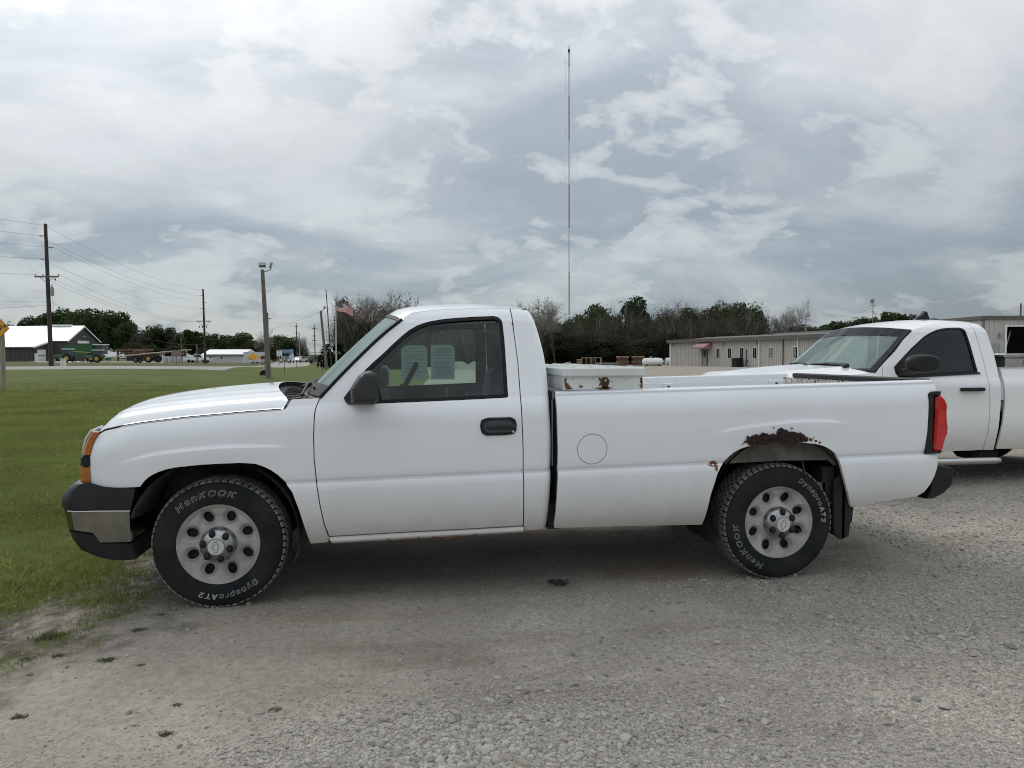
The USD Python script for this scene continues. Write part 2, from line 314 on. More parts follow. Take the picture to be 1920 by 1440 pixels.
# ------------------------------------------------------------------ outlines of the near pickup (x along the truck, z up, metres)
TR = {
  'fender': [[-0.684,1.014],[-0.627,1.002],[-0.589,1.023],[-0.508,1.041],[-0.382,1.061],[-0.16,1.086],[0.125,1.109],[0.357,1.124],[0.377,1.132],[0.388,1.147],[0.408,1.182],[0.573,1.187],[0.559,1.16],[0.551,1.139],[0.543,1.098],[0.54,1.027],[0.537,0.966],[0.538,0.844],[0.547,0.721],[0.567,0.579],[0.588,0.466],[0.614,0.37],[0.606,0.352],[0.558,0.348],[0.505,0.347],[0.493,0.392],[0.449,0.553],[0.413,0.658],[0.363,0.727],[0.332,0.758],[0.298,0.784],[0.264,0.803],[0.222,0.82],[0.18,0.826],[0.129,0.829],[0.038,0.828],[-0.06,0.825],[-0.145,0.818],[-0.201,0.813],[-0.252,0.803],[-0.294,0.789],[-0.326,0.774],[-0.352,0.757],[-0.373,0.737],[-0.394,0.707],[-0.691,0.701],[-0.68,0.843],[-0.675,0.879],[-0.664,0.903],[-0.653,0.944],[-0.641,0.981]],
  'hoodline': [[-0.684,1.014],[-0.627,1.002],[-0.589,1.023],[-0.508,1.041],[-0.382,1.061],[-0.16,1.086],[0.125,1.109],[0.357,1.124],[0.377,1.132],[0.388,1.147],[0.408,1.182]],
  'door_front': [[0.573,1.187],[0.559,1.16],[0.551,1.139],[0.543,1.098],[0.54,1.027],[0.537,0.966],[0.538,0.844],[0.547,0.721],[0.567,0.579],[0.588,0.466],[0.612,0.39]],
  'door_bottom': [[0.612,0.39],[1.014,0.398],[1.434,0.403],[1.74,0.409]],
  'door_rear': [[1.74,0.409],[1.739,0.594],[1.738,0.853],[1.73,1.066],[1.727,1.17],[1.721,1.381],[1.704,1.568],[1.694,1.716]],
  'ws_edge': [[0.573,1.187],[0.688,1.313],[0.784,1.412],[0.884,1.511],[0.962,1.58],[1.04,1.641]],
  'cab_rear': [[1.791,1.72],[1.819,1.695],[1.842,1.64],[1.872,1.526],[1.892,1.422],[1.902,1.316],[1.905,1.19],[1.905,1.122],[1.914,0.909],[1.912,0.71],[1.902,0.536],[1.89,0.392]],
  'rocker_bottom': [[0.505,0.347],[0.63,0.349],[1.168,0.362],[1.747,0.373],[1.891,0.381]],
  'roofline': [[1.04,1.641],[1.056,1.665],[1.097,1.689],[1.232,1.707],[1.463,1.718],[1.695,1.719],[1.791,1.72]],
  'window': [[1.654,1.175],[1.423,1.166],[1.175,1.158],[0.887,1.15],[0.84,1.151],[0.821,1.202],[0.815,1.287],[0.815,1.336],[0.866,1.386],[0.921,1.435],[0.977,1.49],[1.034,1.542],[1.077,1.577],[1.123,1.604],[1.166,1.621],[1.213,1.633],[1.265,1.642],[1.321,1.649],[1.457,1.659],[1.585,1.665],[1.604,1.661],[1.62,1.653],[1.632,1.64],[1.638,1.623],[1.646,1.513],[1.651,1.318]],
  'bed_front': [[1.937,1.199],[1.939,1.127],[1.944,0.938],[1.947,0.848],[1.945,0.709],[1.934,0.499],[1.927,0.418],[1.93,0.386]],
  'bed_bottom': [[2.401,0.378],[2.865,0.365]],
  'rear_arch': [[2.873,0.369],[2.904,0.559],[2.945,0.694],[2.967,0.736],[2.997,0.767],[3.023,0.796],[3.053,0.821],[3.093,0.842],[3.143,0.857],[3.203,0.866],[3.273,0.871],[3.35,0.875],[3.428,0.875],[3.485,0.873],[3.532,0.869],[3.587,0.863],[3.641,0.85],[3.676,0.835],[3.707,0.817],[3.735,0.796],[3.749,0.769],[3.775,0.682],[3.812,0.567],[3.855,0.449]],
  'bed_tail_bottom': [[3.99,0.473],[4.144,0.489],[4.303,0.505],[4.358,0.533],[4.403,0.586],[4.43,0.633],[4.451,0.684],[4.458,0.739],[4.45,0.777]],
  'bed_lamp_edge': [[4.356,0.784],[4.368,0.915],[4.371,1.074],[4.372,1.166],[4.392,1.179],[4.448,1.184]],
  'bezel': [[4.356,0.784],[4.368,0.915],[4.371,1.074],[4.372,1.166],[4.392,1.179],[4.458,1.184],[4.456,1.157],[4.41,1.158],[4.405,1.073],[4.402,0.914],[4.407,0.799],[4.484,0.794],[4.454,0.78]],
  'lens': [[4.429,1.156],[4.432,1.07],[4.426,0.91],[4.421,0.792],[4.486,0.794],[4.496,0.86],[4.52,0.908],[4.525,0.957],[4.512,0.996],[4.5,1.027],[4.515,1.06],[4.516,1.093],[4.498,1.131],[4.473,1.156]],
  'handle': [[1.489,1.05],[1.53,1.062],[1.665,1.063],[1.69,1.05],[1.699,1.021],[1.696,0.981],[1.677,0.962],[1.623,0.957],[1.519,0.956],[1.491,0.972],[1.482,1.01]],
  'fuel': [[2.067,0.864],[2.154,0.956],[2.247,0.86],[2.157,0.768]],
  'rust': [[3.125,0.898],[3.135,0.923],[3.152,0.919],[3.186,0.933],[3.21,0.929],[3.22,0.942],[3.255,0.94],[3.274,0.926],[3.29,0.94],[3.303,0.931],[3.321,0.928],[3.321,0.953],[3.338,0.965],[3.359,0.967],[3.383,0.955],[3.393,0.943],[3.419,0.947],[3.45,0.939],[3.48,0.937],[3.493,0.927],[3.512,0.912],[3.522,0.898],[3.538,0.895],[3.536,0.884],[3.503,0.88],[3.455,0.879],[3.366,0.878],[3.307,0.877],[3.261,0.874],[3.226,0.872],[3.191,0.869],[3.157,0.864],[3.142,0.869],[3.144,0.881],[3.132,0.878]],
  'lampamber': [[-0.63,1.008],[-0.65,0.982],[-0.667,0.941],[-0.677,0.9],[-0.677,0.885],[-0.707,0.886],[-0.701,0.93],[-0.683,0.977],[-0.66,1.012]],
  'lampclear': [[-0.671,1.009],[-0.694,0.974],[-0.711,0.927],[-0.718,0.883],[-0.726,0.883],[-0.719,0.933],[-0.702,0.983],[-0.679,1.018]],
  'lampblack': [[-0.679,0.878],[-0.683,0.823],[-0.727,0.823],[-0.724,0.873]],
  'lampturn': [[-0.683,0.816],[-0.689,0.706],[-0.731,0.712],[-0.727,0.817]],
  'mirror': [[0.748,1.163],[0.854,1.161],[0.889,1.17],[0.896,1.182],[0.896,1.262],[0.89,1.306],[0.879,1.331],[0.856,1.342],[0.822,1.339],[0.796,1.317],[0.766,1.275],[0.747,1.242]],
  'flap': [[3.746,0.621],[3.826,0.671],[3.863,0.652],[3.883,0.566],[3.885,0.441],[3.858,0.256],[3.803,0.234],[3.754,0.277]]
}
RK=.0195
_s0=PchipInterpolator([.2,.30,.36,.42,.50,.60,.66,.684,.698,.7055,.7095,.7130,.719,.735,.80,.88,.95,1.05,1.3],[.09,.07,.040,.020,.008,.002,.0010,.004,.009,.0185,.0255,.0262,.0215,.0165,.0105,.006,.004,.004,.004])
def ss(t):
    t=np.clip(t,0,1); return t*t*(3-2*t)
_fl1=PchipInterpolator([-.47,-.3,-.1,.1,.25,.4],[.862,.905,.928,.938,.936,.925])
_fl2=PchipInterpolator([2.95,3.08,3.25,3.42,3.6,3.73,3.80],[.955,.985,1.005,1.020,1.022,1.012,1.0])
def S(x,z,cab=True):
    x=np.asarray(x,float); z=np.asarray(z,float)
    zr=z-RK*(x-.45)
    y=_s0(np.clip(zr,.2,1.3))
    zb=np.interp(x,[-.75,-.65,-.4,0,.35,.6],[1.0,1.02,1.08,1.11,1.13,1.155])
    y=y+.034*np.clip((zr-(zb-.15))/.15,0,1)**2.3
    if cab:
        y=y+.285*np.clip(zr-zb,0,None)+.06*np.clip((zr-1.60)/.1,0,None)**2*(zr>zb)
    # nose, tail
    y=y+np.where(x<-.40,.085*np.clip((-.40-x)/.30,0,2)**2.4,0)
    y=y+np.where(x>4.30,.02*np.clip((x-4.30)/.15,0,2)**2,0)
    # flares
    def fl(f,a,b,d):
        w=np.sin(np.pi*np.clip((x-a)/(b-a),0,1))**1.3
        return d*w*ss((f(np.clip(x,a,b))-z)/.022)*(1-.45*ss((f(np.clip(x,a,b))-z-.03)/.12))
    y=y-fl(_fl1,-.52,.44,.021)-fl(_fl2,2.90,3.84,.021)
    return y

# ------------------------------------------------------------------ materials for vehicles
def paint(name, col=(.735, .755, .785), dirt=True):
    return mat(name, col, (col[0]*.965, col[1]*.965, col[2]*.955), scale=1.3, rough=.22, coat=.85, spec=.5, rvar=.06, bump=.05, bscale=2.6, bdist=.03, dirt=((.33, .295, .25), .30, .66, .18, .72) if dirt else None, spots=((.50, .46, .42), 95, .76) if dirt else None)
M_paint = paint('white_truck_paint')
M_black = mat('black_plastic', (.0075, .0075, .0082), (.013, .013, .014), scale=9, rough=.52, spec=.3, bump=.15, bscale=400, bdist=.002)
M_grey_pl = mat('weathered_grey_plastic', (.016, .016, .017), (.026, .026, .027), scale=6, rough=.45, spec=.4, bump=.2, bscale=500, bdist=.002)
M_dark = mat('underbody_dark', (.010, .009, .008), (.022, .019, .016), scale=8, rough=.85, bump=.3, bscale=30)
M_liner = mat('dusty_liner', (.040, .035, .030), (.150, .132, .112), scale=7, lo=.38, hi=.70, rough=.9, bump=.4, bscale=40)
M_dusty = mat('dirty_inner_panel', (.085, .079, .070), (.14, .13, .115), scale=9, rough=.85, spots=((.03, .025, .02), 60, .68))
M_chrome = mat('dull_chrome', (.26, .268, .245), (.21, .217, .196), scale=10, rough=.20, metal=1., rvar=.06, spots=((.18, .15, .12), 120, .74))
M_bright = mat('polished_steel', (.62, .61, .59), rough=.18, metal=1.)
M_pad = mat('bumper_pad_black', (.0085, .0085, .010), (.014, .014, .0155), scale=5, rough=.42, spec=.35, bump=.15, bscale=500, bdist=.002)
M_seal = mat('rubber_seal', (.006, .006, .007), rough=.6, spec=.25)
M_int = mat('grey_interior_plastic', (.062, .069, .070), (.080, .087, .088), scale=12, rough=.7)
M_fabric = mat('grey_seat_fabric', (.085, .098, .125), (.11, .125, .15), scale=60, rough=.95)
M_glass = glass('cab_glass', (.74, .88, .84), (.9, 1.0, .97), 1.62)
M_tint = glass('tinted_glass', (.62, .74, .73), (.9, 1, .97), 1.62)
M_wsglass = glass('windshield_glass', (.62, .78, .72), (.86, 1.0, .93), 2.3)
M_amber = mat('amber_lens', (.36, .105, .010), (.27, .070, .008), scale=14, rough=.18, coat=.6, stretch=(1, 1, 9))
M_clear = mat('clear_lens', (.30, .30, .26), (.20, .20, .17), scale=20, rough=.12, coat=.8)
M_red = mat('red_lens', (.52, .006, .014), (.34, .003, .008), scale=11, rough=.13, coat=.9, stretch=(2, 2, 1))
M_rust = mat('rust_flakes', (.022, .012, .010), (.052, .024, .015), scale=45, lo=.35, hi=.7, rough=.95, bump=1.0, bscale=70, bdist=.02, spots=((.012, .008, .007), 60, .60))
M_rust2 = mat('orange_rust', (.20, .075, .022), (.09, .032, .016), scale=60, rough=.9, bump=.6, bscale=120)
M_tyre = mat('tyre_rubber', (.009, .0108, .0122), (.030, .0295, .028), scale=5, lo=.42, hi=.78, rough=.75, spec=.18, bump=.12, bscale=90, rvar=.08)
M_tread = mat('dusty_tread', (.095, .089, .081), (.235, .22, .20), scale=14, lo=.3, hi=.68, rough=.92, bump=.5, bscale=80)
M_letter = mat('raised_white_letters', (.44, .44, .43), (.22, .22, .215), scale=22, lo=.35, hi=.65, rough=.8)
M_rim = mat('grey_painted_steel', (.40, .388, .37), (.295, .283, .268), scale=9, rough=.40, coat=.1, spots=((.10, .055, .03), 55, .73))
M_hub = mat('brushed_hub_cap', (.44, .44, .44), (.34, .34, .34), scale=40, rough=.28, metal=1., stretch=(1, 8, 1))
M_emblem = mat('hub_emblem_grey', (.48, .48, .46), rough=.45)
M_paper = usdkit.material(stage, '/World/Looks/thin_paper', {'d': ('diffuse_bsdf', {'color': (.34, .40, .40)}), 't': ('translucent_bsdf', {'color': (.36, .43, .43)}), 'm': ('mix_closure', {'fac': .6})}, [('d.BSDF', 'm.closure1'), ('t.BSDF', 'm.closure2')], surface='m.closure')
M_print = mat('faded_print', (.20, .24, .24), rough=.9)
M_ink = mat('print_ink', (.05, .06, .065), rough=.9)

WID = 1.994
def SF(x, z): return S(x, z, True)
def SB(x, z): return S(x, z, False)
XG = np.arange(-1.0, 4.7, .03)
ZG = np.unique(np.round(np.r_[np.arange(.25, .66, .02), np.arange(.66, .74, .0025), np.arange(.74, .86, .012), np.arange(.86, 1.03, .004), np.arange(1.02, 1.18, .008), np.arange(1.18, 1.60, .03), np.arange(1.60, 1.76, .008)], 4)) - RK*.45
def Lx(k): return [tuple(p) for p in TR[k]]

def sweep(profile, ys, xf, smooth_close=True):
    """closed (x, z) profile carried along y; xf(x, z, y) -> (x, z)"""
    p = np.array(profile, float); n = len(p); V = []
    for y in ys:
        x, z = xf(p[:, 0], p[:, 1], y); V.append(np.stack([x, np.full(n, y), z], 1))
    V = np.vstack(V); k = np.arange(n); k2 = (k+1) % n
    F = np.vstack([np.vstack([np.stack([i*n+k, i*n+k2, (i+1)*n+k2], 1), np.stack([i*n+k, (i+1)*n+k2, (i+1)*n+k], 1)]) for i in range(len(ys)-1)])
    _, f = tri_poly(Polygon(p)); v2, f = tri_poly(Polygon(p))
    o = len(V); x0, z0 = xf(v2[:, 0], v2[:, 1], ys[0]); x1, z1 = xf(v2[:, 0], v2[:, 1], ys[-1])
    V = np.vstack([V, np.stack([x0, np.full(len(v2), ys[0]), z0], 1), np.stack([x1, np.full(len(v2), ys[-1]), z1], 1)])
    F = np.vstack([F, f+o, f[:, ::-1]+o+len(v2)])
    m = trimesh.Trimesh(V, F, process=True); trimesh.repair.fix_normals(m); return np.asarray(m.vertices), np.asarray(m.faces)
def grid(P, close=False):
    """(n, m, 3) array of points -> surface"""
    P = np.asarray(P, float); n, m = P.shape[:2]; I, J = np.meshgrid(np.arange(n-1), np.arange(m-1), indexing='ij'); a = I*m+J
    F = np.stack([a, a+m, a+m+1, a+1], -1).reshape(-1, 4); return P.reshape(-1, 3), np.vstack([F[:, [0, 1, 2]], F[:, [0, 2, 3]]])
def rounded(po, r): return po.buffer(-r).buffer(2*r).buffer(-r)
def arc_text(text, c, y, r, a_mid, height, solid='', italic=.22, gap=.18, w=.0012, depth=.0016, fat=1.25):
    """raised lettering round a tyre, tops outwards, reading clockwise; a_mid clockwise from the top"""
    adv, gs, x = [], [], 0.
    for ch in text:
        if ch == ' ': x += height*.5; continue
        low = ch.islower(); g = glyphs(ch, height, False).buffer(height*.035); g = affinity.scale(g, fat, 1.0, origin=(0, 0)); g = affinity.skew(g, xs=math.degrees(math.atan(italic)), origin=(0, 0)) if italic else g
        b = g.bounds; g = affinity.translate(g, x-b[0], 0); gs.append((ch, g)); x += b[2]-b[0]+height*gap
    tot = x; out = []
    for i, (ch, g) in enumerate(gs):
        if solid and i >= len(gs)-len(solid): pass
        else: g = g.buffer(w*.35).difference(g.buffer(-w))
        for p in polys(g):
            v, f = tri_poly(p.segmentize(height*.12)) if False else tri_poly(p)
            th = a_mid+(v[:, 0]-tot/2)/r; rr = r+v[:, 1]
            V = np.stack([c[0]+rr*np.sin(th), np.full(len(v), y), c[2]+rr*np.cos(th)], 1)
            f = np.asarray(f); e = V[f[:, 1]]-V[f[:, 0]]; e2 = V[f[:, 2]]-V[f[:, 0]]; nn = np.cross(e, e2)[:, 1] > 0; f = f.copy(); f[nn] = f[nn][:, ::-1]
            out.append((V, f))
    return cat(out)
RIMF = PchipInterpolator([0, .085, .100, .125, .15, .175, .195, .206, .214, .220], [.004, .004, .016, .030, .029, .020, .017, .016, .006, .004])
def make_wheel(truck, cx, cz, yb, trot, left=True, label=None):
    R_, w = .372, .25
    prof = [(.215, .016), (.224, .006), (.236, .0), (.262, -.007), (.300, -.008), (.335, -.001), (.352, .010), (.361, .022), (.366, .040), (.367, .125), (.366, .21), (.361, .228), (.335, .251), (.262, .257), (.215, .235)]
    # base of every sub-part in world metres, outer side towards -y
    def fin(m): 
        v, f = (m.vertices, m.faces) if hasattr(m, 'vertices') else (m[0], m[1]); v = np.array(v, float); f = np.asarray(f)
        if not left: v[:, 1] = WID-v[:, 1]; f = f[:, ::-1]
        v[:, 2] = np.where(v[:, 2] < .004, .004-.0*v[:, 2], v[:, 2]); return v, f
    c = (cx, yb, cz)
    ty = lathe(prof, c, n=96)
    wheel = obj(truck, 'wheel', fin(ty), M_tyre, smooth=50, label=label)
    blocks = []; nb = 58
    for row, (ya, yc, dr, ph) in enumerate(((.012, .052, .010, 0), (.058, .092, .0055, .5), (.097, .126, .0055, .1), (.130, .160, .0055, .6), (.165, .198, .0055, .2), (.204, .240, .010, .7))):
        for k in range(nb):
            a = (k+ph)/nb*2*np.pi; da = 2*np.pi/nb*(.36 if row in (0, 5) else .38); sk = .35/nb*np.pi
            r0 = .352 if row in (0, 5) else .362; r1 = R_+.001 if row not in (0, 5) else .3705
            ps = []
            for (yy, s) in ((ya, -1), (yc, 1)):
                for aa in (a-da+s*sk*.5, a+da+s*sk*.5):
                    for rr in (r0, r1-(.009 if (row == 0 and s < 0) or (row == 5 and s > 0) else 0)):
                        ps.append((cx+rr*math.sin(aa), yb+yy, cz+rr*math.cos(aa)))
            ps = np.array(ps); blocks.append((ps, np.array([[0, 2, 6], [0, 6, 4], [1, 5, 7], [1, 7, 3], [0, 1, 3], [0, 3, 2], [4, 6, 7], [4, 7, 5], [0, 4, 5], [0, 5, 1], [2, 3, 7], [2, 7, 6]])))
    v, f = cat(blocks); obj(wheel, 'tread', fin((v, f)), M_tread)
    if left:
        for args in (('HanKOOK', -12.5, .2795, .0315, '', .22, .30, 1.32), ('DynaproAT2', 169, .2815, .0285, 'AT2', .12, .26, 1.15)):
            obj(wheel, 'tyre_lettering', fin(arc_text(args[0], c, yb-.0095, args[2], math.radians(args[1]+trot), args[3], solid=args[4], italic=args[5], gap=args[6], fat=args[7])), M_letter)
    holes = [(.162*math.sin(a), .162*math.cos(a)) for a in np.arange(8)*np.pi/4+np.pi/8]; hp = []
    for a, (hx, hz) in zip(np.arange(8)*np.pi/4+np.pi/8, holes):
        e = affinity.rotate(affinity.scale(Point(0, 0).buffer(1, 24), .0265, .0315), -math.degrees(a), origin=(0, 0)); hp.append(affinity.translate(e, hx, hz))
    disc = Point(0, 0).buffer(.219, 48).difference(unary_union(hp)); ha = np.array(holes)
    def rf(a, b):
        y = RIMF(np.minimum(np.hypot(a, b), .22)); d = np.min(np.hypot(a[..., None]-ha[:, 0], b[..., None]-ha[:, 1]), -1)
        return y+.022*np.exp(-(np.clip(d-.028, 0, None)/.0115)**2)
    gd = np.arange(-.222, .223, .0065); V, F, Nn = sheet(disc, rf, gd, gd, thick=.010)
    V = V+np.array([cx, yb+.004, cz]);
    if not left: V = V*[1, -1, 1]+[0, WID, 0]; Nn = Nn*[1, -1, 1]; F = F[:, ::-1]
    rim = obj(wheel, 'rim', (V, F, Nn), M_rim)
    obj(wheel, 'rim_flange', fin(lathe([(.2165, .020), (.2195, .008), (.2225, .003), (.226, .002), (.2285, .006), (.227, .016), (.205, .05), (.20, .2)], c, n=72)), M_rim, smooth=60)
    obj(wheel, 'brake_drum', fin(lathe([(.0, .075), (.18, .075), (.20, .09), (.20, .2)], c, n=40)), M_dark, smooth=40)
    if left:
        obj(wheel, 'hub_cap', fin(lathe([(0, -.052), (.045, -.052), (.051, -.049), (.078, -.036), (.096, -.014), (.100, .004), (.100, .02)], c, n=56)), M_hub, smooth=50)
        cy = yb-.0525
        ring = Point(0, 0).buffer(.0470, 32).difference(Point(0, 0).buffer(.0448, 32))
        bt = Polygon([(-.030, -.0085), (-.010, -.0085), (-.010, -.017), (.012, -.017), (.013, -.0085), (.032, -.0085), (.028, .0085), (.010, .0085), (.010, .017), (-.012, .017), (-.013, .0085), (-.034, .0085)])
        bt = affinity.rotate(bt, 90 if trot == 0 else 75, origin=(0, 0)); mk = unary_union([ring, bt.buffer(.0008).difference(bt.buffer(-.0012))])
        obj(wheel, 'emblem', [fin(prism(affinity.translate(mk, cx, cz), cy-.0016, cy))], M_ink)
        obj(wheel, 'emblem_plate', fin(lathe([(0, -.0532), (.0465, -.0532), (.048, -.050)], c, n=40)), M_emblem, smooth=30)
        for k in range(6):
            a = math.radians(-17+60*k + (18 if trot else 0)); s = trimesh.creation.icosphere(2, 1.0); s.apply_scale((.0190, .020, .0222)); s.apply_translation((cx+.0735*math.sin(a), yb-.038, cz+.0735*math.cos(a)))
            obj(wheel, 'lug_nut_cap', fin(s), M_black, smooth=True)
    return wheel

# ------------------------------------------------------------------ the white pickup in front
TRUCK = thing('pickup_truck', 'white single cab pickup with rust over the rear wheel arch, nearest to the camera', 'pickup truck', (1.9, WID/2, 0))
def both(name, poly, f, thick=.018, m=None, **k):
    a = obj(TRUCK, name, sheet(poly, f, XG, ZG, thick=thick, shear=RK), m or M_paint, **k)
    b = obj(TRUCK, name, sheet(poly, f, XG, ZG, thick=thick, shear=RK, mirror=WID), m or M_paint)
    return a, b
G = .0030
fender = Polygon(Lx('fender')[1:]).buffer(-G).difference(LineString(Lx('hoodline')[1:]).buffer(.0055)).intersection(sbox(-2, 0, 5, 1.5))
FEND = both('fender', fender, SF)
dpoly = Polygon(Lx('door_front')+Lx('door_bottom')[1:]+Lx('door_rear')[1:]+Lx('roofline')[::-1][1:]+Lx('ws_edge')[::-1][1:]).buffer(0)
dpoly = polys(dpoly)[0].buffer(-G).buffer(0)
win = rounded(Polygon(Lx('window')), .012)
DOOR = both('door', dpoly.difference(win), SF, thick=.03)
rk = Polygon(Lx('door_bottom')+[(1.747, .374)]+[tuple(p) for p in TR['rocker_bottom'][1:4]][::-1][1:]).buffer(-.0015)
both('rocker_panel', rk, lambda x, z: .030-.026*np.sin(np.pi*np.clip((z-.345-RK*.9*(x-.45))/.045, 0, 1))**.8, thick=.03)
cabp = Polygon(Lx('door_rear')+[(1.791, 1.720)]+Lx('cab_rear')[1:]+[(1.891, .382), (1.752, .374)]).buffer(-G)
XR = PchipInterpolator([p[1] for p in TR['cab_rear']][::-1], [p[0] for p in TR['cab_rear']][::-1])
CAB = both('cab_corner', cabp, lambda x, z: SF(x, z)+.05*np.clip((x-XR(np.clip(z, .392, 1.72))+.045)/.045, 0, 1.5)**2.5, thick=.05)
# bed
ZT = lambda x: 1.176+RK*(np.asarray(x)-.45)
fuelc = (2.157, .862)
bedp = Polygon(Lx('bed_front')+Lx('bed_bottom')+Lx('rear_arch')+Lx('bed_tail_bottom')+Lx('bed_lamp_edge')[:4]+[(4.392, 1.179), (4.452, 1.184), (4.450, 1.222), (4.436, float(ZT(4.43))-.012), (1.9375, float(ZT(1.94))-.012)]).buffer(-.001).buffer(0)
bed_skin = polys(bedp)[0].difference(Point(fuelc).buffer(.0925, 40))
BED = obj(TRUCK, 'bed_side', sheet(bed_skin, SB, XG, ZG, thick=.022, shear=RK), M_paint, label='left bed side with rust eaten through above the wheel arch')
obj(TRUCK, 'bed_side', sheet(polys(bedp)[0], SB, XG, ZG, thick=.022, shear=RK, mirror=WID), M_paint)
obj(TRUCK, 'fuel_door', sheet(Point(fuelc).buffer(.0893, 40), SB, XG, ZG, thick=.012, shear=RK), M_paint)
rail = np.array([(.0375, -.0125), (.041, -.0062), (.0455, -.0022), (.051, .0), (.058, .002), (.085, .003), (.112, .002), (.119, -.002), (.122, -.010), (.122, -.045), (.135, -.052), (.150, -.055), (.150, -.46)])
xs = np.r_[1.9375, np.arange(2.0, 4.42, .08), 4.436, 4.448]
for s in (0, 1):
    P = np.array([[(x, (WID-(p[0]+SBK)) if s else p[0]+SBK, float(ZT(x))+p[1]-(.02 if x > 4.44 else 0)) for p in rail] for x in xs for SBK in (float(SB(x, ZT(x)-.012))-.0375,)])
    v, f = grid(P); f = f if s else f[:, ::-1]; bedrail = obj(TRUCK, 'bed_rail', (v, f), M_paint, smooth=45)
    if s:
        for x0, x1 in ((2.60, 2.72), (3.27, 3.36), (4.25, 4.39)):
            y1 = WID-.150; obj(bedrail, 'stake_post', box(x0, x1, y1-.012, y1+.02, .9, float(ZT(x0))-.056, .004), M_paint)
            h = Point((x0+x1)/2, float(ZT(x0))-.085).buffer(.012); h = unary_union([h, affinity.translate(h, 0, -.02)]).convex_hull
            obj(bedrail, 'stake_hole', prism(h, y1-.0145, y1-.010), M_ink)
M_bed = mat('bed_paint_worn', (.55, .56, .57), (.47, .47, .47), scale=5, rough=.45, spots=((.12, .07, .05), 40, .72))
for s in (0, 1):
    P = np.array([[(x, (WID-p[0]-.0025) if not s else p[0]+.0025, float(ZT(x))+p[1]) for p in ((.150, -.057), (.150, -.46))] for x in (1.97, 3.2, 4.40)]); P[:, :, 1] = np.where(s, .1475, WID-.1475); obj(TRUCK, 'bed_inner_wall', grid(P), M_bed)  # shade on the inner walls is painted in with the greyer bed material
obj(TRUCK, 'bed_floor', box(1.95, 4.40, .14, WID-.14, .76, .785), M_bed)
obj(TRUCK, 'bed_front_wall', [box(1.945, 1.972, .05, WID-.05, .50, float(ZT(1.95))-.004, .004), box(1.90, 1.97, .085, WID-.085, .37, .52)], M_dark)
TG = obj(TRUCK, 'tailgate', box(4.415, 4.452, .075, WID-.075, .775, 1.228, .008), M_paint)
M_speck = mat('worn_tailgate_face', (.56, .54, .50), (.50, .47, .43), scale=8, rough=.6, spots=((.09, .055, .04), 46, .545))
obj(TG, 'tailgate_inner_face', box(4.405, 4.4135, .12, WID-.12, .80, 1.222), M_speck)
obj(TG, 'tailgate_cap', box(4.392, 4.462, .10, 1.70, 1.222, 1.262, .008), M_black)
# tail lamp, left and right
bez, lens = Polygon(Lx('bezel')).buffer(0), Polygon(Lx('lens')).buffer(0); lens = lens.union(lens.convex_hull.buffer(-.005))
for s in (0, 1):
    def mm(m):
        if not s: return m
        return np.asarray(m[0])*[1, -1, 1]+[0, WID, 0], np.asarray(m[1])[:, ::-1]
    tl = obj(TRUCK, 'tail_light', mm(prism(rounded(lens, .022), .012, .15, c=.012)), M_red, smooth=35)
    obj(tl, 'tail_light_bezel', mm(prism(bez, .006, .15, c=.004)), M_black)
# step bumper
rb = [(4.465, .700), (4.60, .676), (4.606, .660), (4.585, .575), (4.527, .516), (4.443, .484), (4.393, .482), (4.42, .513), (4.44, .60)]
RBM = obj(TRUCK, 'rear_bumper', sweep(rb, [.045, .07, .14, .5, 1.0, 1.5, 1.85, 1.92, 1.95], lambda x, z, y: (4.44+(x-4.44)*np.interp(abs(y-1), [0, .8, .9, .955], [1.12, 1.05, 1.0, .93]), z)), M_black, smooth=35)
for i in range(6):
    obj(RBM, 'step_rib', box(4.485+.018*i, 4.493+.018*i, .08, .42, .692-.0024*i*2.2, .7005-.0024*i*2.2), M_grey_pl)
obj(RBM, 'rust_patch', prism(Polygon([(4.597, .640), (4.602, .600), (4.578, .552), (4.55, .535), (4.535, .545), (4.56, .575), (4.575, .61)]), .058, .07), M_rust2)
# rust over the arch
rng = np.random.default_rng(3)
rp = np.array(Polygon(Lx('rust')).segmentize(.006).exterior.coords)[:-1]; rp = rp+rng.normal(0, .0028, rp.shape)
def rustf(x, z): return SB(x, z)-.002-.017*meshkit.fbm(np.stack([x*75, z*75, 0*x], -1), 3, 4)
obj(BED, 'rust_hole', sheet(Polygon(rp).buffer(0), rustf, np.arange(3.1, 3.6, .006), np.arange(.84, 1.0, .006), thick=.006), M_rust)
def blotch(cx, cz, w, h, seed):
    r = np.random.default_rng(seed); th = np.linspace(0, 2*np.pi, 26)[:-1]; k = 1+r.normal(0, .28, 25); return Polygon(np.stack([cx+w*k*np.cos(th), cz+h*k*np.sin(th)], 1)).buffer(0)
fr = [blotch(2.925, .752, .022, .017, 1), blotch(2.90, .748, .012, .006, 2), blotch(2.938, .728, .008, .022, 5), blotch(3.556, .893, .014, .010, 3), blotch(3.592, .882, .008, .008, 4), blotch(3.12, .885, .010, .006, 6), blotch(3.106, .872, .005, .004, 7), blotch(3.53, .905, .007, .005, 8), blotch(3.62, .872, .006, .007, 9), blotch(3.575, .905, .005, .004, 10), blotch(3.30, .972, .006, .004, 11), blotch(3.42, .966, .008, .004, 12)]
ok = [p for b in fr for p in polys(b)]
for p in ok: obj(BED, 'rust_spot', sheet(p, lambda x, z: SB(x, z)-.0018, np.arange(2.8, 3.7, .02), np.arange(.6, 1, .02), thick=.003)[:2], M_rust2)
edge = Polygon(rp).buffer(0).buffer(.0035).intersection(sbox(3.0, .86, 3.6, .90)).difference(Polygon(rp).buffer(0).buffer(-.001))
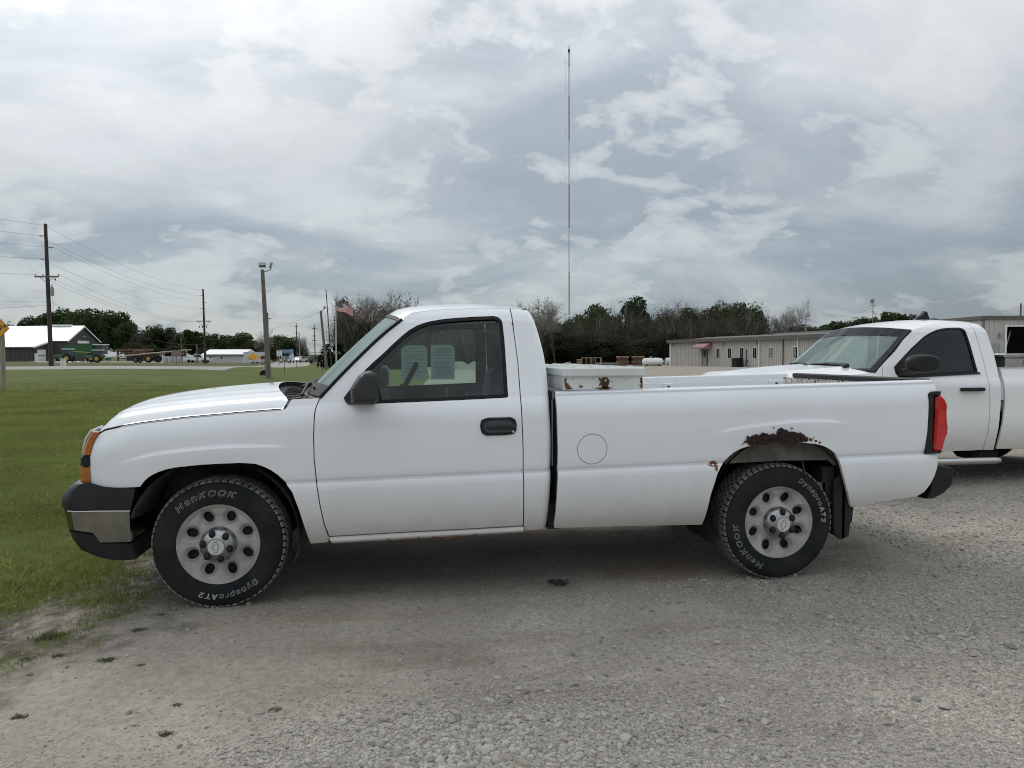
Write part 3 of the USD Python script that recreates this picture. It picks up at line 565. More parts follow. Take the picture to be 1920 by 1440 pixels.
for p in polys(edge):
    if p.area > 2e-5: obj(BED, 'rust_edge', sheet(p, lambda x, z: SB(x, z)-.0014, np.arange(3.0, 3.7, .02), np.arange(.8, 1, .02), thick=.002)[:2], M_rust2)
re = [blotch(x, z, w, .004, i+20) for i, (x, z, w) in enumerate(((1.30, .361, .045), (1.22, .366, .02), (1.36, .365, .03), (1.05, .358, .02), (1.12, .372, .006), (.95, .366, .006), (1.45, .371, .012), (1.742, .39, .006)))]
[obj(TRUCK, 'sill_rust', sheet(p, lambda x, z: .0045+0*x, np.arange(.5, 2, .05), np.arange(.3, .5, .02), thick=.004)[:2], M_rust2) for b in re for p in polys(b)]

# door furniture (left)
seal = win.buffer(.003).difference(win.buffer(-.020)); D0 = DOOR[0]
obj(D0, 'window_seal', sheet(seal, lambda x, z: SF(x, z)+.002, XG, ZG, thick=.03, shear=RK), M_seal)
obj(D0, 'window_glass', sheet(win.buffer(-.016), lambda x, z: SF(x, z)+.013, np.arange(.7, 1.8, .08), np.arange(1.1, 1.8, .06), thick=0), M_glass)
win2 = win.buffer(-.004)
obj(DOOR[1], 'window_seal', sheet(seal, lambda x, z: SF(x, z)+.002, XG, ZG, thick=.03, shear=RK, mirror=WID), M_seal)
obj(DOOR[1], 'window_glass', sheet(win.buffer(-.016), lambda x, z: SF(x, z)+.013, np.arange(.7, 1.8, .08), np.arange(1.1, 1.8, .06), thick=0, mirror=WID), M_glass)
for s in (0, 1):
    obj(DOOR[s], 'door_trim', sheet(dpoly.buffer(-.02).difference(win.buffer(.012)).intersection(sbox(0, .45, 3, 1.66)), lambda x, z: SF(x, z)+.075, np.arange(.4, 2, .06), np.arange(.3, 1.8, .05), thick=.0, mirror=WID if s else None), M_int)
hb = rounded(Polygon(Lx('handle')), .02)
yh_ = float(SF(1.59, 1.0))
obj(D0, 'door_handle', prism(hb, yh_-.010, yh_+.02, c=.006), M_black, smooth=30)
hp_ = affinity.scale(hb, .80, .66); obj(D0, 'handle_recess', prism(hp_, yh_-.0116, yh_-.008), M_ink)
obj(D0, 'handle_bar', prism(rounded(sbox(1.522, .998, 1.692, 1.022), .008), yh_-.022, yh_-.006, c=.005), M_grey_pl, smooth=30)
obj(D0, 'lock', lathe([(0, -.003), (.008, -.003), (.009, .004)], (1.676, yh_-.0105, .979), n=16), M_bright)
# door mirror
mp = np.array(Polygon(Lx('mirror')).buffer(.012).buffer(-.012).segmentize(.02).exterior.coords)[:-1]; cm = mp.mean(0); L_ = []
for y, k in ((-.155, .62), (-.165+.012, .80), (-.140, .93), (-.11, 1.0), (-.03, 1.0), (.0, .96), (.015, .8)):
    L_.append(np.stack([cm[0]+(mp[:, 0]-cm[0])*k+(0.012 if y < -.1 else 0), np.full(len(mp), y), cm[1]+(mp[:, 1]-cm[1])*k], 1))
P = np.array(L_); P = np.concatenate([P, P[:, :1]], 1); v, f = grid(P)
c0 = len(v); v = np.vstack([v, P[0].mean(0), P[-1].mean(0)]); n_ = P.shape[1]; k = np.arange(n_-1)
f = np.vstack([f, np.stack([k, k+1, np.full(n_-1, c0)], 1), np.stack([k+1, k, np.full(n_-1, c0+1)], 1)+np.array([(P.shape[0]-1)*n_, (P.shape[0]-1)*n_, 0])])
mtr = trimesh.Trimesh(v, f, process=True); trimesh.repair.fix_normals(mtr)
obj(D0, 'side_mirror', mtr, M_grey_pl, smooth=50)
mb = rounded(Polygon([(.703, 1.185), (.717, 1.16), (.732, 1.15), (.885, 1.148), (.865, 1.20), (.845, 1.30), (.826, 1.345), (.79, 1.30), (.757, 1.259), (.721, 1.21)]), .008)
obj(D0, 'mirror_mount', sheet(mb, lambda x, z: SF(x, z)-.012, np.arange(.6, 1, .03), np.arange(1.1, 1.4, .03), thick=.04), M_black)
obj(D0, 'mirror_arm', hull(list(move(box(.745, .85, -.02, .06, 1.165, 1.21, .01), (0, 0, 0))[0])), M_black)
# far mirror
m2 = (np.asarray(mtr.vertices)*[1, -1, 1]+[0, WID, 0], np.asarray(mtr.faces)[:, ::-1]); obj(DOOR[1], 'side_mirror', m2, M_grey_pl, smooth=50)
obj(DOOR[1], 'mirror_face', prism(affinity.scale(Polygon(Lx('mirror')), .001, .86), WID+.03, WID+.14), M_bright) if False else None
mf = P[3][:, [0, 2]]; obj(DOOR[1], 'mirror_face', box(float(mp[:, 0].max())+.002, float(mp[:, 0].max())+.006, WID+.02, WID+.135, 1.185, 1.315, .002), mat('mirror_silver', (.8, .85, .86), rough=.03, metal=1.))

# hood
hx, hz = np.array([p[0] for p in TR['hoodline']]), np.array([p[1] for p in TR['hoodline']])
ZE = PchipInterpolator([-1.0, -.70, -.627, -.589, -.508, -.382, -.16, .125, .357, .45], [.90, .975, 1.004, 1.023, 1.041, 1.061, 1.086, 1.109, 1.124, 1.130])
RISE = PchipInterpolator([0, .02, .05, .09, .13, .17, .23, .26, .33, .5, .75, 1.0], [0, .020, .043, .061, .069, .074, .083, .0875, .092, .109, .125, .132])
XFRONT = lambda y: -.655-.165*(1-np.clip(np.abs((y-WID/2)/(WID/2-.06)), 0, 1)**2.2)
def hoodf(x, y):
    s = 1-np.abs(np.clip((np.asarray(y)-WID/2)/(WID/2-.055), -1, 1)); z = ZE(np.clip(x, -1, .45))+RISE(np.clip(s, 0, 1))*np.interp(x, [-.9, -.6, .4], [.95, 1.04, 1.02])
    d = np.clip((XFRONT(y)+.20-np.asarray(x))/.20, 0, 1.2); return z-.085*d**2.2+.028*np.clip((np.asarray(x)-.36)/.06, 0, 1)**1.5*(s < .06)
le = [(x, float(SF(x, z))+.001) for x, z in TR['hoodline'][1:8]]
yr = np.linspace(.095, WID-.095, 21); rear = [(.388-.175*(1-abs((y-WID/2)/(WID/2-.09))**2.0), y) for y in yr]
yf = np.linspace(WID-.06, .06, 25); fr_ = [(float(XFRONT(y)), y) for y in yf]
hoodp = Polygon(le+rear+[(x, WID-y) for x, y in le[::-1]]+fr_).buffer(-.001).buffer(0)
obj(TRUCK, 'hood', sheet(polys(hoodp)[0], hoodf, np.arange(-.9, .5, .03), np.r_[np.arange(.03, .5, .012), np.arange(.5, 1.5, .04), np.arange(1.5, 1.98, .012)], mode='xy', thick=.004), M_paint)
obj(TRUCK, 'hood_gap_seal', tube([(x, float(SF(x, z))+.0125, z-.0035) for x, z in TR['hoodline'][1:8]], .0092, 8), M_seal)
# cowl, windshield
we = np.array(TR['ws_edge']); tw = np.linspace(0, 1, 17); kk = np.linspace(0, 1, len(we)); EX = np.interp(tw, kk, we[:, 0]); EZ = np.interp(tw, kk, we[:, 1]); EYs = SF(EX, EZ)+.012
ta = np.linspace(0, 1, 33); bow = 1-np.abs(2*ta-1)**2.1
def wsurf(ta_, tw_, off=0.):
    ex, ez, ey = np.interp(tw_, tw, EX)+.010, np.interp(tw_, tw, EZ), np.interp(tw_, tw, EYs); b = 1-np.abs(2*ta_-1)**2.1
    return np.stack([ex[:, None]-(.195-.075*tw_[:, None])*b[None]-off, ey[:, None]+(WID-2*ey[:, None])*ta_[None], ez[:, None]+(.01+.055*tw_[:, None]**2)*b[None]+off*.6], -1)
v, f = grid(wsurf(ta, tw)); WS = obj(TRUCK, 'windshield', (v, f), M_wsglass, smooth=True)
tb = np.linspace(0, .035, 4); bands = [grid(wsurf(tb, tw, .004)), grid(wsurf(1-tb, tw, .004)), grid(wsurf(ta, np.linspace(.0, .10, 4), .004)), grid(wsurf(ta, np.linspace(.955, 1.0, 3), .004))]
obj(WS, 'windshield_trim', cat(bands), M_seal, smooth=True)
pe = np.stack([EX-.004, EYs-.010, EZ], 1); [obj(WS, 'pillar_seal', tube(q, .011, 8), M_seal, smooth=True) for q in (pe, pe*[1, -1, 1]+[0, WID, 0])]
bot = wsurf(ta, np.array([.03]))[0]; fr3 = np.array([[.384-.175*(1-abs((y-WID/2)/(WID/2-.09))**2.0), y, hoodf(np.array([.30]), np.array([y]))[0]-.040] for y in bot[:, 1]])
cw = np.array([fr3*(1-t)+(bot-[0, 0, .012])*t-[0, 0, .035*math.sin(math.pi*t)] for t in np.linspace(0, 1, 6)]); v, f = grid(cw)
COWL = obj(TRUCK, 'cowl_panel', (v, f[:, ::-1]), M_black, smooth=True)
for i in range(26):
    j = 2+i; a, b = cw[1, j], cw[4, j]; obj(COWL, 'cowl_rib', tube([a+[0, 0, .010], (a+b)/2+[0, 0, .008], b+[0, 0, .010]], .005, 5), M_grey_pl) if j < 30 and i % 2 == 0 else None
for k_, (y0, y1) in enumerate(((.30, .86), (1.02, 1.60))):
    a = cw[3, int(np.argmin(abs(bot[:, 1]-y0)))]+[0, 0, .035]; w_ = wsurf(np.array([(y1-.06)/(WID-.12)]), np.array([.07]), .012)[0, 0]
    wb = obj(TRUCK, 'wiper', tube([a, a*.5+w_*.5+[0, 0, .03], w_], [.010, .008, .006], 6), M_black, smooth=True)
    obj(wb, 'wiper_blade', tube([wsurf(np.array([(y0-.02)/(WID-.1)]), np.array([.05]), .014)[0, 0], w_, wsurf(np.array([(y1+.12)/(WID-.1)]), np.array([.09]), .012)[0, 0]], .007, 6), M_black)
fill = Polygon([(.395, 1.135), (.40, 1.170), (.412, 1.184), (.575, 1.189), (.56, 1.16)])
obj(TRUCK, 'cowl_corner', [sheet(fill, lambda x, z: SF(x, z)+.03, np.arange(.3, .6, .02), np.arange(1.1, 1.2, .02), thick=.03)[:2]], M_black)
# roof
rl = np.array(TR['roofline']); ru = np.linspace(0, 1, 15); d_ = np.r_[0, np.cumsum(np.hypot(*np.diff(rl, axis=0).T))]; d_ /= d_[-1]
RX, RZ = np.interp(ru, d_, rl[:, 0]), np.interp(ru, d_, rl[:, 1])-.005; RY = SF(RX, RZ)-.0015; q_ = np.r_[0, .006, .014, .025, .04, .06, .09, .14, .22, .34, .5]; q_ = np.r_[q_, 1-q_[-2::-1]]
rise = 1-np.abs(2*q_-1)**3.2; wf = np.clip(1-ru/.55, 0, 1)**1.3
P = np.stack([RX[:, None]-.115*wf[:, None]*(1-np.abs(2*q_-1)**2.1)[None], RY[:, None]+(WID-2*RY[:, None])*q_[None], RZ[:, None]+np.interp(RX, [1.5, 1.795], [.062, .030])[:, None]*rise[None]], -1)
rr_ = P[-1]; cr = np.array(TR['cab_rear']); 
back = []
for x, z in cr[1:]:
    y = float(SF(x, z))+.075; w_ = .45*np.clip((z-1.62)/.08, 0, 1)
    back.append(np.stack([x-.004+0*q_, y+(WID-2*y)*q_, z+.062*rise*w_], -1))
v, f = grid(np.concatenate([P, np.array(back[:2])])); obj(TRUCK, 'roof', (v, f[:, ::-1] if False else f), M_paint, smooth=60)
bk = np.array(back[1:]); iz = [i for i in range(len(bk))]
lo = grid(bk[4:]); qs = (q_ <= .14), (q_ >= .86)
parts = [lo, grid(bk[:2]), grid(bk[1:5][:, q_ <= .15]), grid(bk[1:5][:, q_ >= .85])]
CW = obj(TRUCK, 'cab_back', cat(parts), M_paint, smooth=40)
obj(CW, 'rear_window', grid(bk[1:5][:, (q_ >= .139) & (q_ <= .861)]), M_tint, smooth=True)
obj(TRUCK, 'headliner', move(grid(P[1:, 2:-2]), (0, 0, -.035)), M_int, smooth=True)
# front lamps, grille, bumper
for s in (0, 1):
    def mm(m):
        if not s: return m
        return np.asarray(m[0])*[1, -1, 1]+[0, WID, 0], np.asarray(m[1])[:, ::-1]
    def lamp(k, y0, y1): 
        return mm(sweep(TR[k], [y0, y0+.012, y0+.05, y1], lambda x, z, y: (x+np.interp(y-y0, [0, .012, .05, .36], [.012, .0, -.012, -.075]), z)))
    hl = obj(TRUCK, 'headlight', lamp('lampclear', .085, .44), M_clear, smooth=40)
    obj(hl, 'side_marker', lamp('lampamber', .068, .16), M_amber, smooth=40)
    obj(hl, 'turn_signal', lamp('lampturn', .075, .44), M_amber, smooth=40)
    obj(hl, 'headlight_trim', lamp('lampblack', .072, .44), M_black, smooth=40)
GR = obj(TRUCK, 'grille', box(-.79, -.70, .44, WID-.44, .72, .985, .01), M_black)
obj(GR, 'grille_bar', box(-.815, -.79, .42, WID-.42, .835, .875, .008), M_bright)
for i in range(5): obj(GR, 'grille_slat', box(-.798, -.79, .46, WID-.46, .745+.048*i, .755+.048*i), M_grey_pl) if i != 2 else None
def bx_(x, z, y):
    k = np.interp(abs(y-WID/2), [0, .5, .80, .90, .945, .975], [1.16, 1.14, 1.055, 1.0, .93, .82]); return -.40+(x+.40)*k-.012, z
ysb = [.022, .035, .055, .085, .13, .2, .5, 1.0, 1.5, 1.8, 1.87, 1.91, 1.94, 1.96, 1.972]
FB = obj(TRUCK, 'front_bumper', sweep([(-.447, .585), (-.415, .699), (-.60, .712), (-.708, .74), (-.755, .728), (-.79, .702), (-.818, .664), (-.826, .635), (-.824, .605), (-.813, .588)], ysb, bx_), M_pad, smooth=38)
chp = [(-.450, .578), (-.447, .406), (-.637, .409), (-.652, .425), (-.666, .447), (-.684, .464), (-.793, .481), (-.803, .53), (-.811, .585)]
obj(FB, 'chrome_panel', sweep(chp, [y if i else .018 for i, y in enumerate(ysb)], lambda x, z, y: (bx_(x, z, y)[0]-.002, z)), M_chrome, smooth=38)
obj(FB, 'chrome_lip', tube([(*bx_(np.array(-.812), .583, y)[:1], y-.004, .583) for y in ysb] if False else [(-.45, .0165, .5775), (-.62, .0165, .5815), (-.72, .020, .583), (-.775, .030, .584)], .0045, 6), M_bright, smooth=True)
vl = [(-.795, .472), (-.691, .455), (-.672, .438), (-.643, .402), (-.449, .395), (-.428, .305), (-.50, .303), (-.57, .306), (-.661, .328), (-.737, .363), (-.775, .415)]
obj(FB, 'valance', sweep(vl, [y+.004 if i < 3 else y for i, y in enumerate(ysb)], lambda x, z, y: (bx_(x, z, y)[0]+.004, z)), M_black, smooth=38)
# wheel housings and underbody
def liner(cx, cz, r, y0, y1, a0, a1, s, m, prof=None):
    a = np.radians(np.linspace(a0, a1, 22)); P = np.array([[(cx+r*math.sin(t)*1.02, (WID-y) if s else y, cz+r*math.cos(t)) for y in (y0, y0+.03, (y0+y1)/2, y1)] for t in a]); v, f = grid(P); return v, f
for s in (0, 1):
    fl = obj(TRUCK, 'wheel_liner', [liner(-.02, .40, .452, .035, .55, -98, 112, s, 0), box(-.50, .50, (WID-.56) if s else .55, (WID-.55) if s else .56, .35, .87)], M_liner, smooth=40)
    obj(TRUCK, 'wheel_liner', [liner(3.40, .43, .475, .05, .52, -115, 100, s, 0), box(2.9, 3.9, (WID-.53) if s else .52, (WID-.52) if s else .53, .40, .9)], M_dark, smooth=40)
    pl = Polygon([(2.99, .755), (3.02, .742), (3.404, .753), (3.72, .748), (3.765, .71), (3.79, .72), (3.74, .86), (3.55, .93), (3.2, .93), (3.0, .84)])
    y0, y1 = ((WID-.085) if s else .075, (WID-.075) if s else .085); obj(TRUCK, 'inner_wheel_panel', prism(pl, y0, y1), M_dusty)
    fp = rounded(Polygon(Lx('flap')), .02); y0 = (WID-.33) if s else .045; FLP = obj(TRUCK, 'mud_flap', [prism(fp, y0, y0+.03, c=.008), box(3.80, 3.83, y0, y0+.26, .245, .66, .006)], M_black)
obj(TRUCK, 'engine_bay', [box(-.63, .46, .10, WID-.10, .885, .965), box(-.66, -.60, .12, WID-.12, .62, .94), box(-.62, .45, .56, WID-.56, .42, .88)], M_dark)
obj(TRUCK, 'firewall', box(.46, .56, .07, WID-.07, .40, 1.12), M_dark)
obj(TRUCK, 'cab_floor', [box(.56, 1.88, .06, WID-.06, .39, .46), box(1.86, 1.885, .07, WID-.07, .42, 1.20)], M_dark)
obj(TRUCK, 'frame', [box(-.62, 4.40, .48, .56, .40, .53), box(-.62, 4.40, WID-.56, WID-.48, .40, .53), box(3.70, 3.78, .10, WID-.1, .42, .70), box(2.86, 2.90, .10, WID-.1, .42, .74), box(1.95, 2.84, .09, WID-.09, .52, .76)], M_dark)
obj(TRUCK, 'rear_axle', [tube([(3.378, .3, .36), (3.378, WID-.3, .36)], .05, 10), lathe([(0, -.15), (.12, -.12), (.15, 0), (.12, .12), (0, .15)], (3.378, WID/2, .36), n=20)], M_dark, smooth=40)
obj(TRUCK, 'fuel_tank', box(2.0, 2.8, .25, .47, .36, .55, .04), M_dark)
obj(TRUCK, 'exhaust_pipe', tube([(.6, 1.3, .36), (2.4, 1.3, .36), (3.0, 1.35, .42), (3.6, 1.45, .44), (3.9, 1.7, .42), (4.05, 1.9, .40)], .035, 8), M_rust2, smooth=True)
obj(TRUCK, 'brake_hose', tube([(3.545, .075, .745), (3.548, .06, .70), (3.565, .06, .63), (3.60, .06, .58)], .0055, 6), M_grey_pl, smooth=True)
obj(TRUCK, 'spring_bracket', [box(3.58, 3.72, .10, .12, .47, .60), box(3.60, 3.78, .085, .11, .455, .475, .006)], M_dusty)
make_wheel(TRUCK, 0., .364, .047, 0, True, 'left front steel wheel with rust specks')
make_wheel(TRUCK, 3.378, .364, .047, -110, True, 'left rear steel wheel')
make_wheel(TRUCK, 0., .364, .047, 0, False); make_wheel(TRUCK, 3.378, .364, .047, 0, False)
# inside the cab
DASH = obj(TRUCK, 'dashboard', [prism([(.60, 1.15), (.78, 1.165), (.93, 1.15), (1.0, 1.09), (.98, .80), (.56, .80), (.52, 1.13)], .13, WID-.13), prism([(.74, 1.15), (.82, 1.205), (.95, 1.195), (.99, 1.10), (.80, 1.10)], .28, .78)], M_int, smooth=30)
sc = np.array([1.03, .52, 1.20]); th = np.linspace(0, 2*np.pi, 33); R = Ry(math.radians(-62))
ringp = (np.stack([.19*np.cos(th), .19*np.sin(th), 0*th], 1)@R.T)+sc
SW = obj(TRUCK, 'steering_wheel', tube(ringp, .016, 8, caps=False), M_black, smooth=True)
obj(SW, 'steering_spokes', [tube([ringp[0], sc, ringp[16]], .016, 6), tube([ringp[8], sc, ringp[24]], .016, 6), tube([sc, sc-(R@[0, 0, .0])*0+np.array([-.16, 0, -.06])], .035, 8), hull([sc+d for d in np.array([(.0, -.09, -.05), (.0, .09, -.05), (.0, .09, .05), (.0, -.09, .05), (-.05, 0, 0)])])], M_black)
for y0, y1 in ((.20, .90), (1.10, 1.80)):
    st = obj(TRUCK, 'seat', [box(1.12, 1.66, y0, y1, .66, .86, .05)], M_fabric, smooth=40)
    obj(st, 'seat_back', rot(box(1.62, 1.76, y0, y1, .80, 1.33, .05), Ry(math.radians(8)), (1.69, 0, .8)), M_fabric, smooth=40)
    ym = (y0+y1)/2; obj(st, 'head_restraint', box(1.71, 1.80, ym-.14, ym+.14, 1.36, 1.53, .04), M_fabric, smooth=40)
for y in (.17, WID-.17): obj(TRUCK, 'seat_belt', tube([(1.70, y, 1.62), (1.66, y+(.02 if y < 1 else -.02), 1.30), (1.58, y+(.06 if y < 1 else -.06), .90)], .012, 5), M_grey_pl)
MR = obj(TRUCK, 'rear_view_mirror', box(1.02, 1.05, .87, 1.13, 1.54, 1.60, .012), M_black)
obj(MR, 'mirror_stem', tube([(1.03, 1.0, 1.60), (.96, 1.0, 1.66)], .008, 6), M_black)
obj(TRUCK, 'sun_visor', box(1.06, 1.24, .35, .85, 1.63, 1.645, .004), M_int)
for i, (x0, x1, z0, z1) in enumerate(((1.007, 1.222, 1.225, 1.512), (1.252, 1.452, 1.225, 1.516))):
    fpp = lambda x, z: SF(x, z)+.019
    pg = rounded(sbox(x0, z0, x1, z1).difference(Polygon([(x1, z1), (x1-.03, z1), (x1, z1-.03)])), .004)
    pp = obj(TRUCK, 'window_sheet', sheet(pg, fpp, np.arange(.9, 1.6, .05), np.arange(1.2, 1.6, .05), thick=.001, mirror=WID), M_paper, label='pale printed sheet stuck inside the right door window')
    rg = np.random.default_rng(i+5); ln = []
    for zz in np.arange(z1-.03, z0+.02, -.0125):
        if rg.random() < .15: continue
        xa = x0+.02+rg.random()*.03; xb = x1-.02-rg.random()*.06*rg.integers(0, 2); ln.append(sbox(xa, zz, xb, zz+.0036))
    [obj(pp, 'print_line', _m, M_print) for _m in ([sheet(l, lambda x, z: SF(x, z)+.022, np.arange(.9, 1.6, .2), np.arange(1.2, 1.6, .2), thick=0, mirror=WID)[:2] for l in ln])]
# lettering on the driver's window, seen reversed
fy = lambda x, z: SF(x, z)+.0095
fr4 = [sbox(1.285, 1.243, 1.640, 1.247), sbox(1.285, 1.178, 1.298, 1.247)]
def row(t, x0, x1, z0, z1):
    g = glyphs(t, 1.0, True); g = affinity.scale(g, -1, 1, origin=(0, 0)); b = g.bounds; g = affinity.translate(g, -b[0], -b[1]); return affinity.translate(affinity.scale(g, (x1-x0)/(b[2]-b[0]), (z1-z0)/(b[3]-b[1]), origin=(0, 0)), x0, z0)
fr4 += polys(row('KИWOUT', 1.315, 1.625, 1.222, 1.237)) if False else polys(row('JRNWOUT', 1.315, 1.625, 1.222, 1.237))
fr4 += polys(row('SEWC', 1.36, 1.625, 1.190, 1.207))
obj(D0, 'window_decal', cat([sheet(p, fy, np.arange(1.2, 1.7, .1), np.arange(1.1, 1.3, .05), thick=0)[:2] for p in fr4]), M_ink)

# ------------------------------------------------------------------ steel tool box across the bed
M_tb = mat('tool_box_white', (.63, .66, .64), (.55, .58, .565), scale=4, rough=.42, coat=.1, spots=((.07, .045, .035), 38, .74))
TB = thing('tool_box', 'white rusty steel tool box lying across the front of the pickup bed', 'tool box', (2.245, WID/2, 1.216))
obj(TB, 'body', box(1.996, 2.492, .072, WID-.072, 1.213, 1.297, .004), M_tb)
lid = obj(TB, 'lid', box(1.990, 2.503, .060, WID-.060, 1.292, 1.350, .009), M_tb, smooth=35)
for i in range(4): obj(lid, 'lid_rib', box(2.06+.11*i, 2.085+.11*i, .15, WID-.15, 1.3505, 1.3545, .002), M_tb)
obj(TB, 'latch', prism(rounded(sbox(2.232, 1.232, 2.270, 1.285), .006), .062, .074, c=.003), mat('latch_black', (.015, .012, .011), (.05, .022, .014), scale=60, rough=.7))
obj(TB, 'lock', lathe([(0, -.004), (.009, -.004), (.011, .003)], (2.252, .0615, 1.271), n=14), M_bright)
pt = [blotch(2.25, 1.255, .030, .040, 31), blotch(2.245, 1.224, .045, .009, 32), blotch(2.018, 1.235, .014, .020, 33), blotch(2.006, 1.262, .007, .026, 34), blotch(2.485, 1.24, .012, .022, 35), blotch(2.480, 1.268, .008, .02, 36), blotch(2.102, 1.235, .010, .007, 37), blotch(2.035, 1.224, .012, .006, 38)]
pt = [p.intersection(sbox(1.999, 1.216, 2.489, 1.289)) for p in pt]
[obj(TB, 'rust_patch', prism(p, .0705, .0725), M_rust2) for b in pt for p in polys(b)]
rd = np.random.default_rng(8); dots = [Point(rd.uniform(2.03, 2.47), rd.uniform(1.225, 1.285)).buffer(rd.uniform(.0015, .004), 3) for _ in range(16)]
obj(TB, 'rust_specks', cat([prism(p, .0708, .0724) for p in dots]), M_rust, kind='stuff')

# ------------------------------------------------------------------ the second white pickup, parked behind on the right
Y2 = 2.83; W2 = 2.0
def S2(x, z):
    x = np.asarray(x, float); z = np.asarray(z, float)
    return .012*np.clip((.62-z)/.25, 0, 1)**1.5+.03*np.clip((z-1.045)/.12, 0, 1)**2+.27*np.clip(z-1.165, 0, None)+.07*np.clip((z-1.66)/.1, 0, None)**2
def F2(x, z): return S2(x, z)+Y2
T2 = thing('pickup_truck', 'white single cab pickup with steel side step, parked behind the rusty pickup', 'pickup truck', (7.0, Y2+W2/2, 0))
X2g, Z2g = np.arange(4.2, 10.6, .05), np.unique(np.round(np.r_[np.arange(.2, 1.0, .04), np.arange(1.0, 1.2, .012), np.arange(1.2, 1.9, .03)], 3))
MIR = 2*Y2+W2
def both2(name, poly, f=F2, thick=.02, m=None, **k):
    a = obj(T2, name, sheet(poly, f, X2g, Z2g, thick=thick), m or M_paint2, **k); b = obj(T2, name, sheet(poly, f, X2g, Z2g, thick=thick, mirror=MIR), m or M_paint2); return a, b
M_paint2 = paint('second_white_paint', (.76, .77, .775))
d2 = [(6.093, 1.184), (6.062, .963), (6.079, .705), (6.133, .445), (6.176, .342), (6.756, .358), (7.295, .366), (7.340, .555), (7.359, .754), (7.354, .959), (7.344, 1.17), (7.337, 1.357), (7.306, 1.615), (7.285, 1.765), (7.15, 1.778), (6.95, 1.770), (6.723, 1.735), (6.545, 1.682), (6.42, 1.586), (6.295, 1.458), (6.115, 1.309)]
w2 = rounded(Polygon([(7.243, 1.216), (6.826, 1.199), (6.406, 1.178), (6.276, 1.177), (6.256, 1.274), (6.297, 1.331), (6.394, 1.411), (6.492, 1.492), (6.663, 1.615), (6.749, 1.659), (6.831, 1.689), (6.914, 1.706), (7.0, 1.714), (7.128, 1.716), (7.168, 1.706), (7.187, 1.683), (7.212, 1.532), (7.232, 1.338)]), .012)
dp2 = Polygon(d2).buffer(-.004)
D2 = both2('door', dp2.difference(w2))
c2 = Polygon([(7.295, .366), (7.340, .555), (7.359, .754), (7.354, .959), (7.344, 1.17), (7.337, 1.357), (7.306, 1.615), (7.285, 1.765), (7.40, 1.765), (7.435, 1.70), (7.455, 1.615), (7.482, 1.425), (7.489, 1.278), (7.490, 1.092), (7.493, .887), (7.474, .623), (7.424, .363)]).buffer(-.003)
both2('cab_corner', c2, thick=.06)
fen2 = Polygon([(6.115, 1.309), (6.093, 1.184), (6.062, .963), (6.079, .705), (6.133, .445), (6.176, .342), (6.02, .34), (5.98, .58), (5.90, .74), (5.78, .83), (5.55, .86), (5.32, .82), (5.20, .73), (5.12, .56), (5.08, .48), (4.62, .50), (4.60, .80), (4.64, 1.02), (4.76, 1.105), (5.2, 1.16), (5.7, 1.195), (6.02, 1.22)]).buffer(-.003)
both2('fender', fen2, lambda x, z: F2(x, z)+np.where(x < 4.9, .25*np.clip((4.9-x)/.35, 0, 2)**2.5, 0))
bed2 = Polygon([(7.529, 1.262), (7.531, 1.091), (7.545, .886), (7.522, .669), (7.458, .375), (8.45, .38), (8.55, .62), (8.68, .80), (8.85, .88), (9.15, .88), (9.32, .80), (9.42, .62), (9.48, .46), (10.05, .52), (10.12, .75), (10.10, 1.275), (7.9, 1.264)])
B2 = both2('bed_side', bed2.difference(Point(7.895, .882).buffer(.088)))
obj(T2, 'fuel_door', sheet(Point(7.895, .882).buffer(.083), F2, X2g, Z2g, thick=.01), M_paint2)
both2('bed_rail', sbox(7.53, 1.262, 10.1, 1.270), lambda x, z: Y2+.05+0*x, thick=.08)
dd = D2[0]
seal2 = w2.buffer(.004).difference(w2.buffer(-.024))
for s in (0, 1):
    k = dict(mirror=MIR) if s else {}
    obj(D2[s], 'window_seal', sheet(seal2, lambda x, z: F2(x, z)+.001, X2g, Z2g, thick=.03, **k), M_seal)
    obj(D2[s], 'window_glass', sheet(w2.buffer(-.018), lambda x, z: F2(x, z)+.012, X2g, Z2g, thick=0, **k), M_tint)
obj(dd, 'sill_strip', sheet(Polygon([(6.36, 1.165), (7.262, 1.203), (7.262, 1.222), (6.36, 1.186)]), lambda x, z: F2(x, z)-.008, X2g, Z2g, thick=.02), M_black)
hb2 = rounded(sbox(6.985, 1.018, 7.275, 1.056), .016)
obj(dd, 'door_handle', prism(hb2, float(F2(7.1, 1.03))-.035, float(F2(7.1, 1.03))-.008, c=.006), M_black, smooth=30)
cup = rounded(sbox(7.06, 1.015, 7.20, 1.10), .04); obj(dd, 'handle_cup', sheet(cup, lambda x, z: F2(x, z)-.002, X2g, Z2g, thick=.002), M_paint2)
s = trimesh.creation.icosphere(3, 1.0); s.apply_scale((.185, .10, .100)); v = np.asarray(s.vertices).copy(); v[:, 2] *= np.where(v[:, 2] < 0, .92, 1.0); v[:, [0, 2]] = np.sign(v[:, [0, 2]])*np.abs(v[:, [0, 2]]/[.185, .1])**.78*[.185, .1]; v[:, 1] = np.where(v[:, 1] < -.07, -.07, v[:, 1])
obj(dd, 'side_mirror', (v+[6.40, Y2-.17, 1.322], s.faces), M_black, smooth=45)
obj(dd, 'mirror_mount', [hull(list(box(6.30, 6.42, Y2-.16, Y2-.10, 1.24, 1.285)[0])+list(box(6.27, 6.40, Y2+.02, Y2+.05, 1.185, 1.25)[0]))], M_black)
obj(dd, 'mirror_corner', sheet(Polygon([(6.245, 1.285), (6.303, 1.335), (6.38, 1.40), (6.42, 1.216), (6.41, 1.17), (6.3, 1.165), (6.252, 1.217)]), lambda x, z: F2(x, z)-.004, X2g, Z2g, thick=.03), M_black)
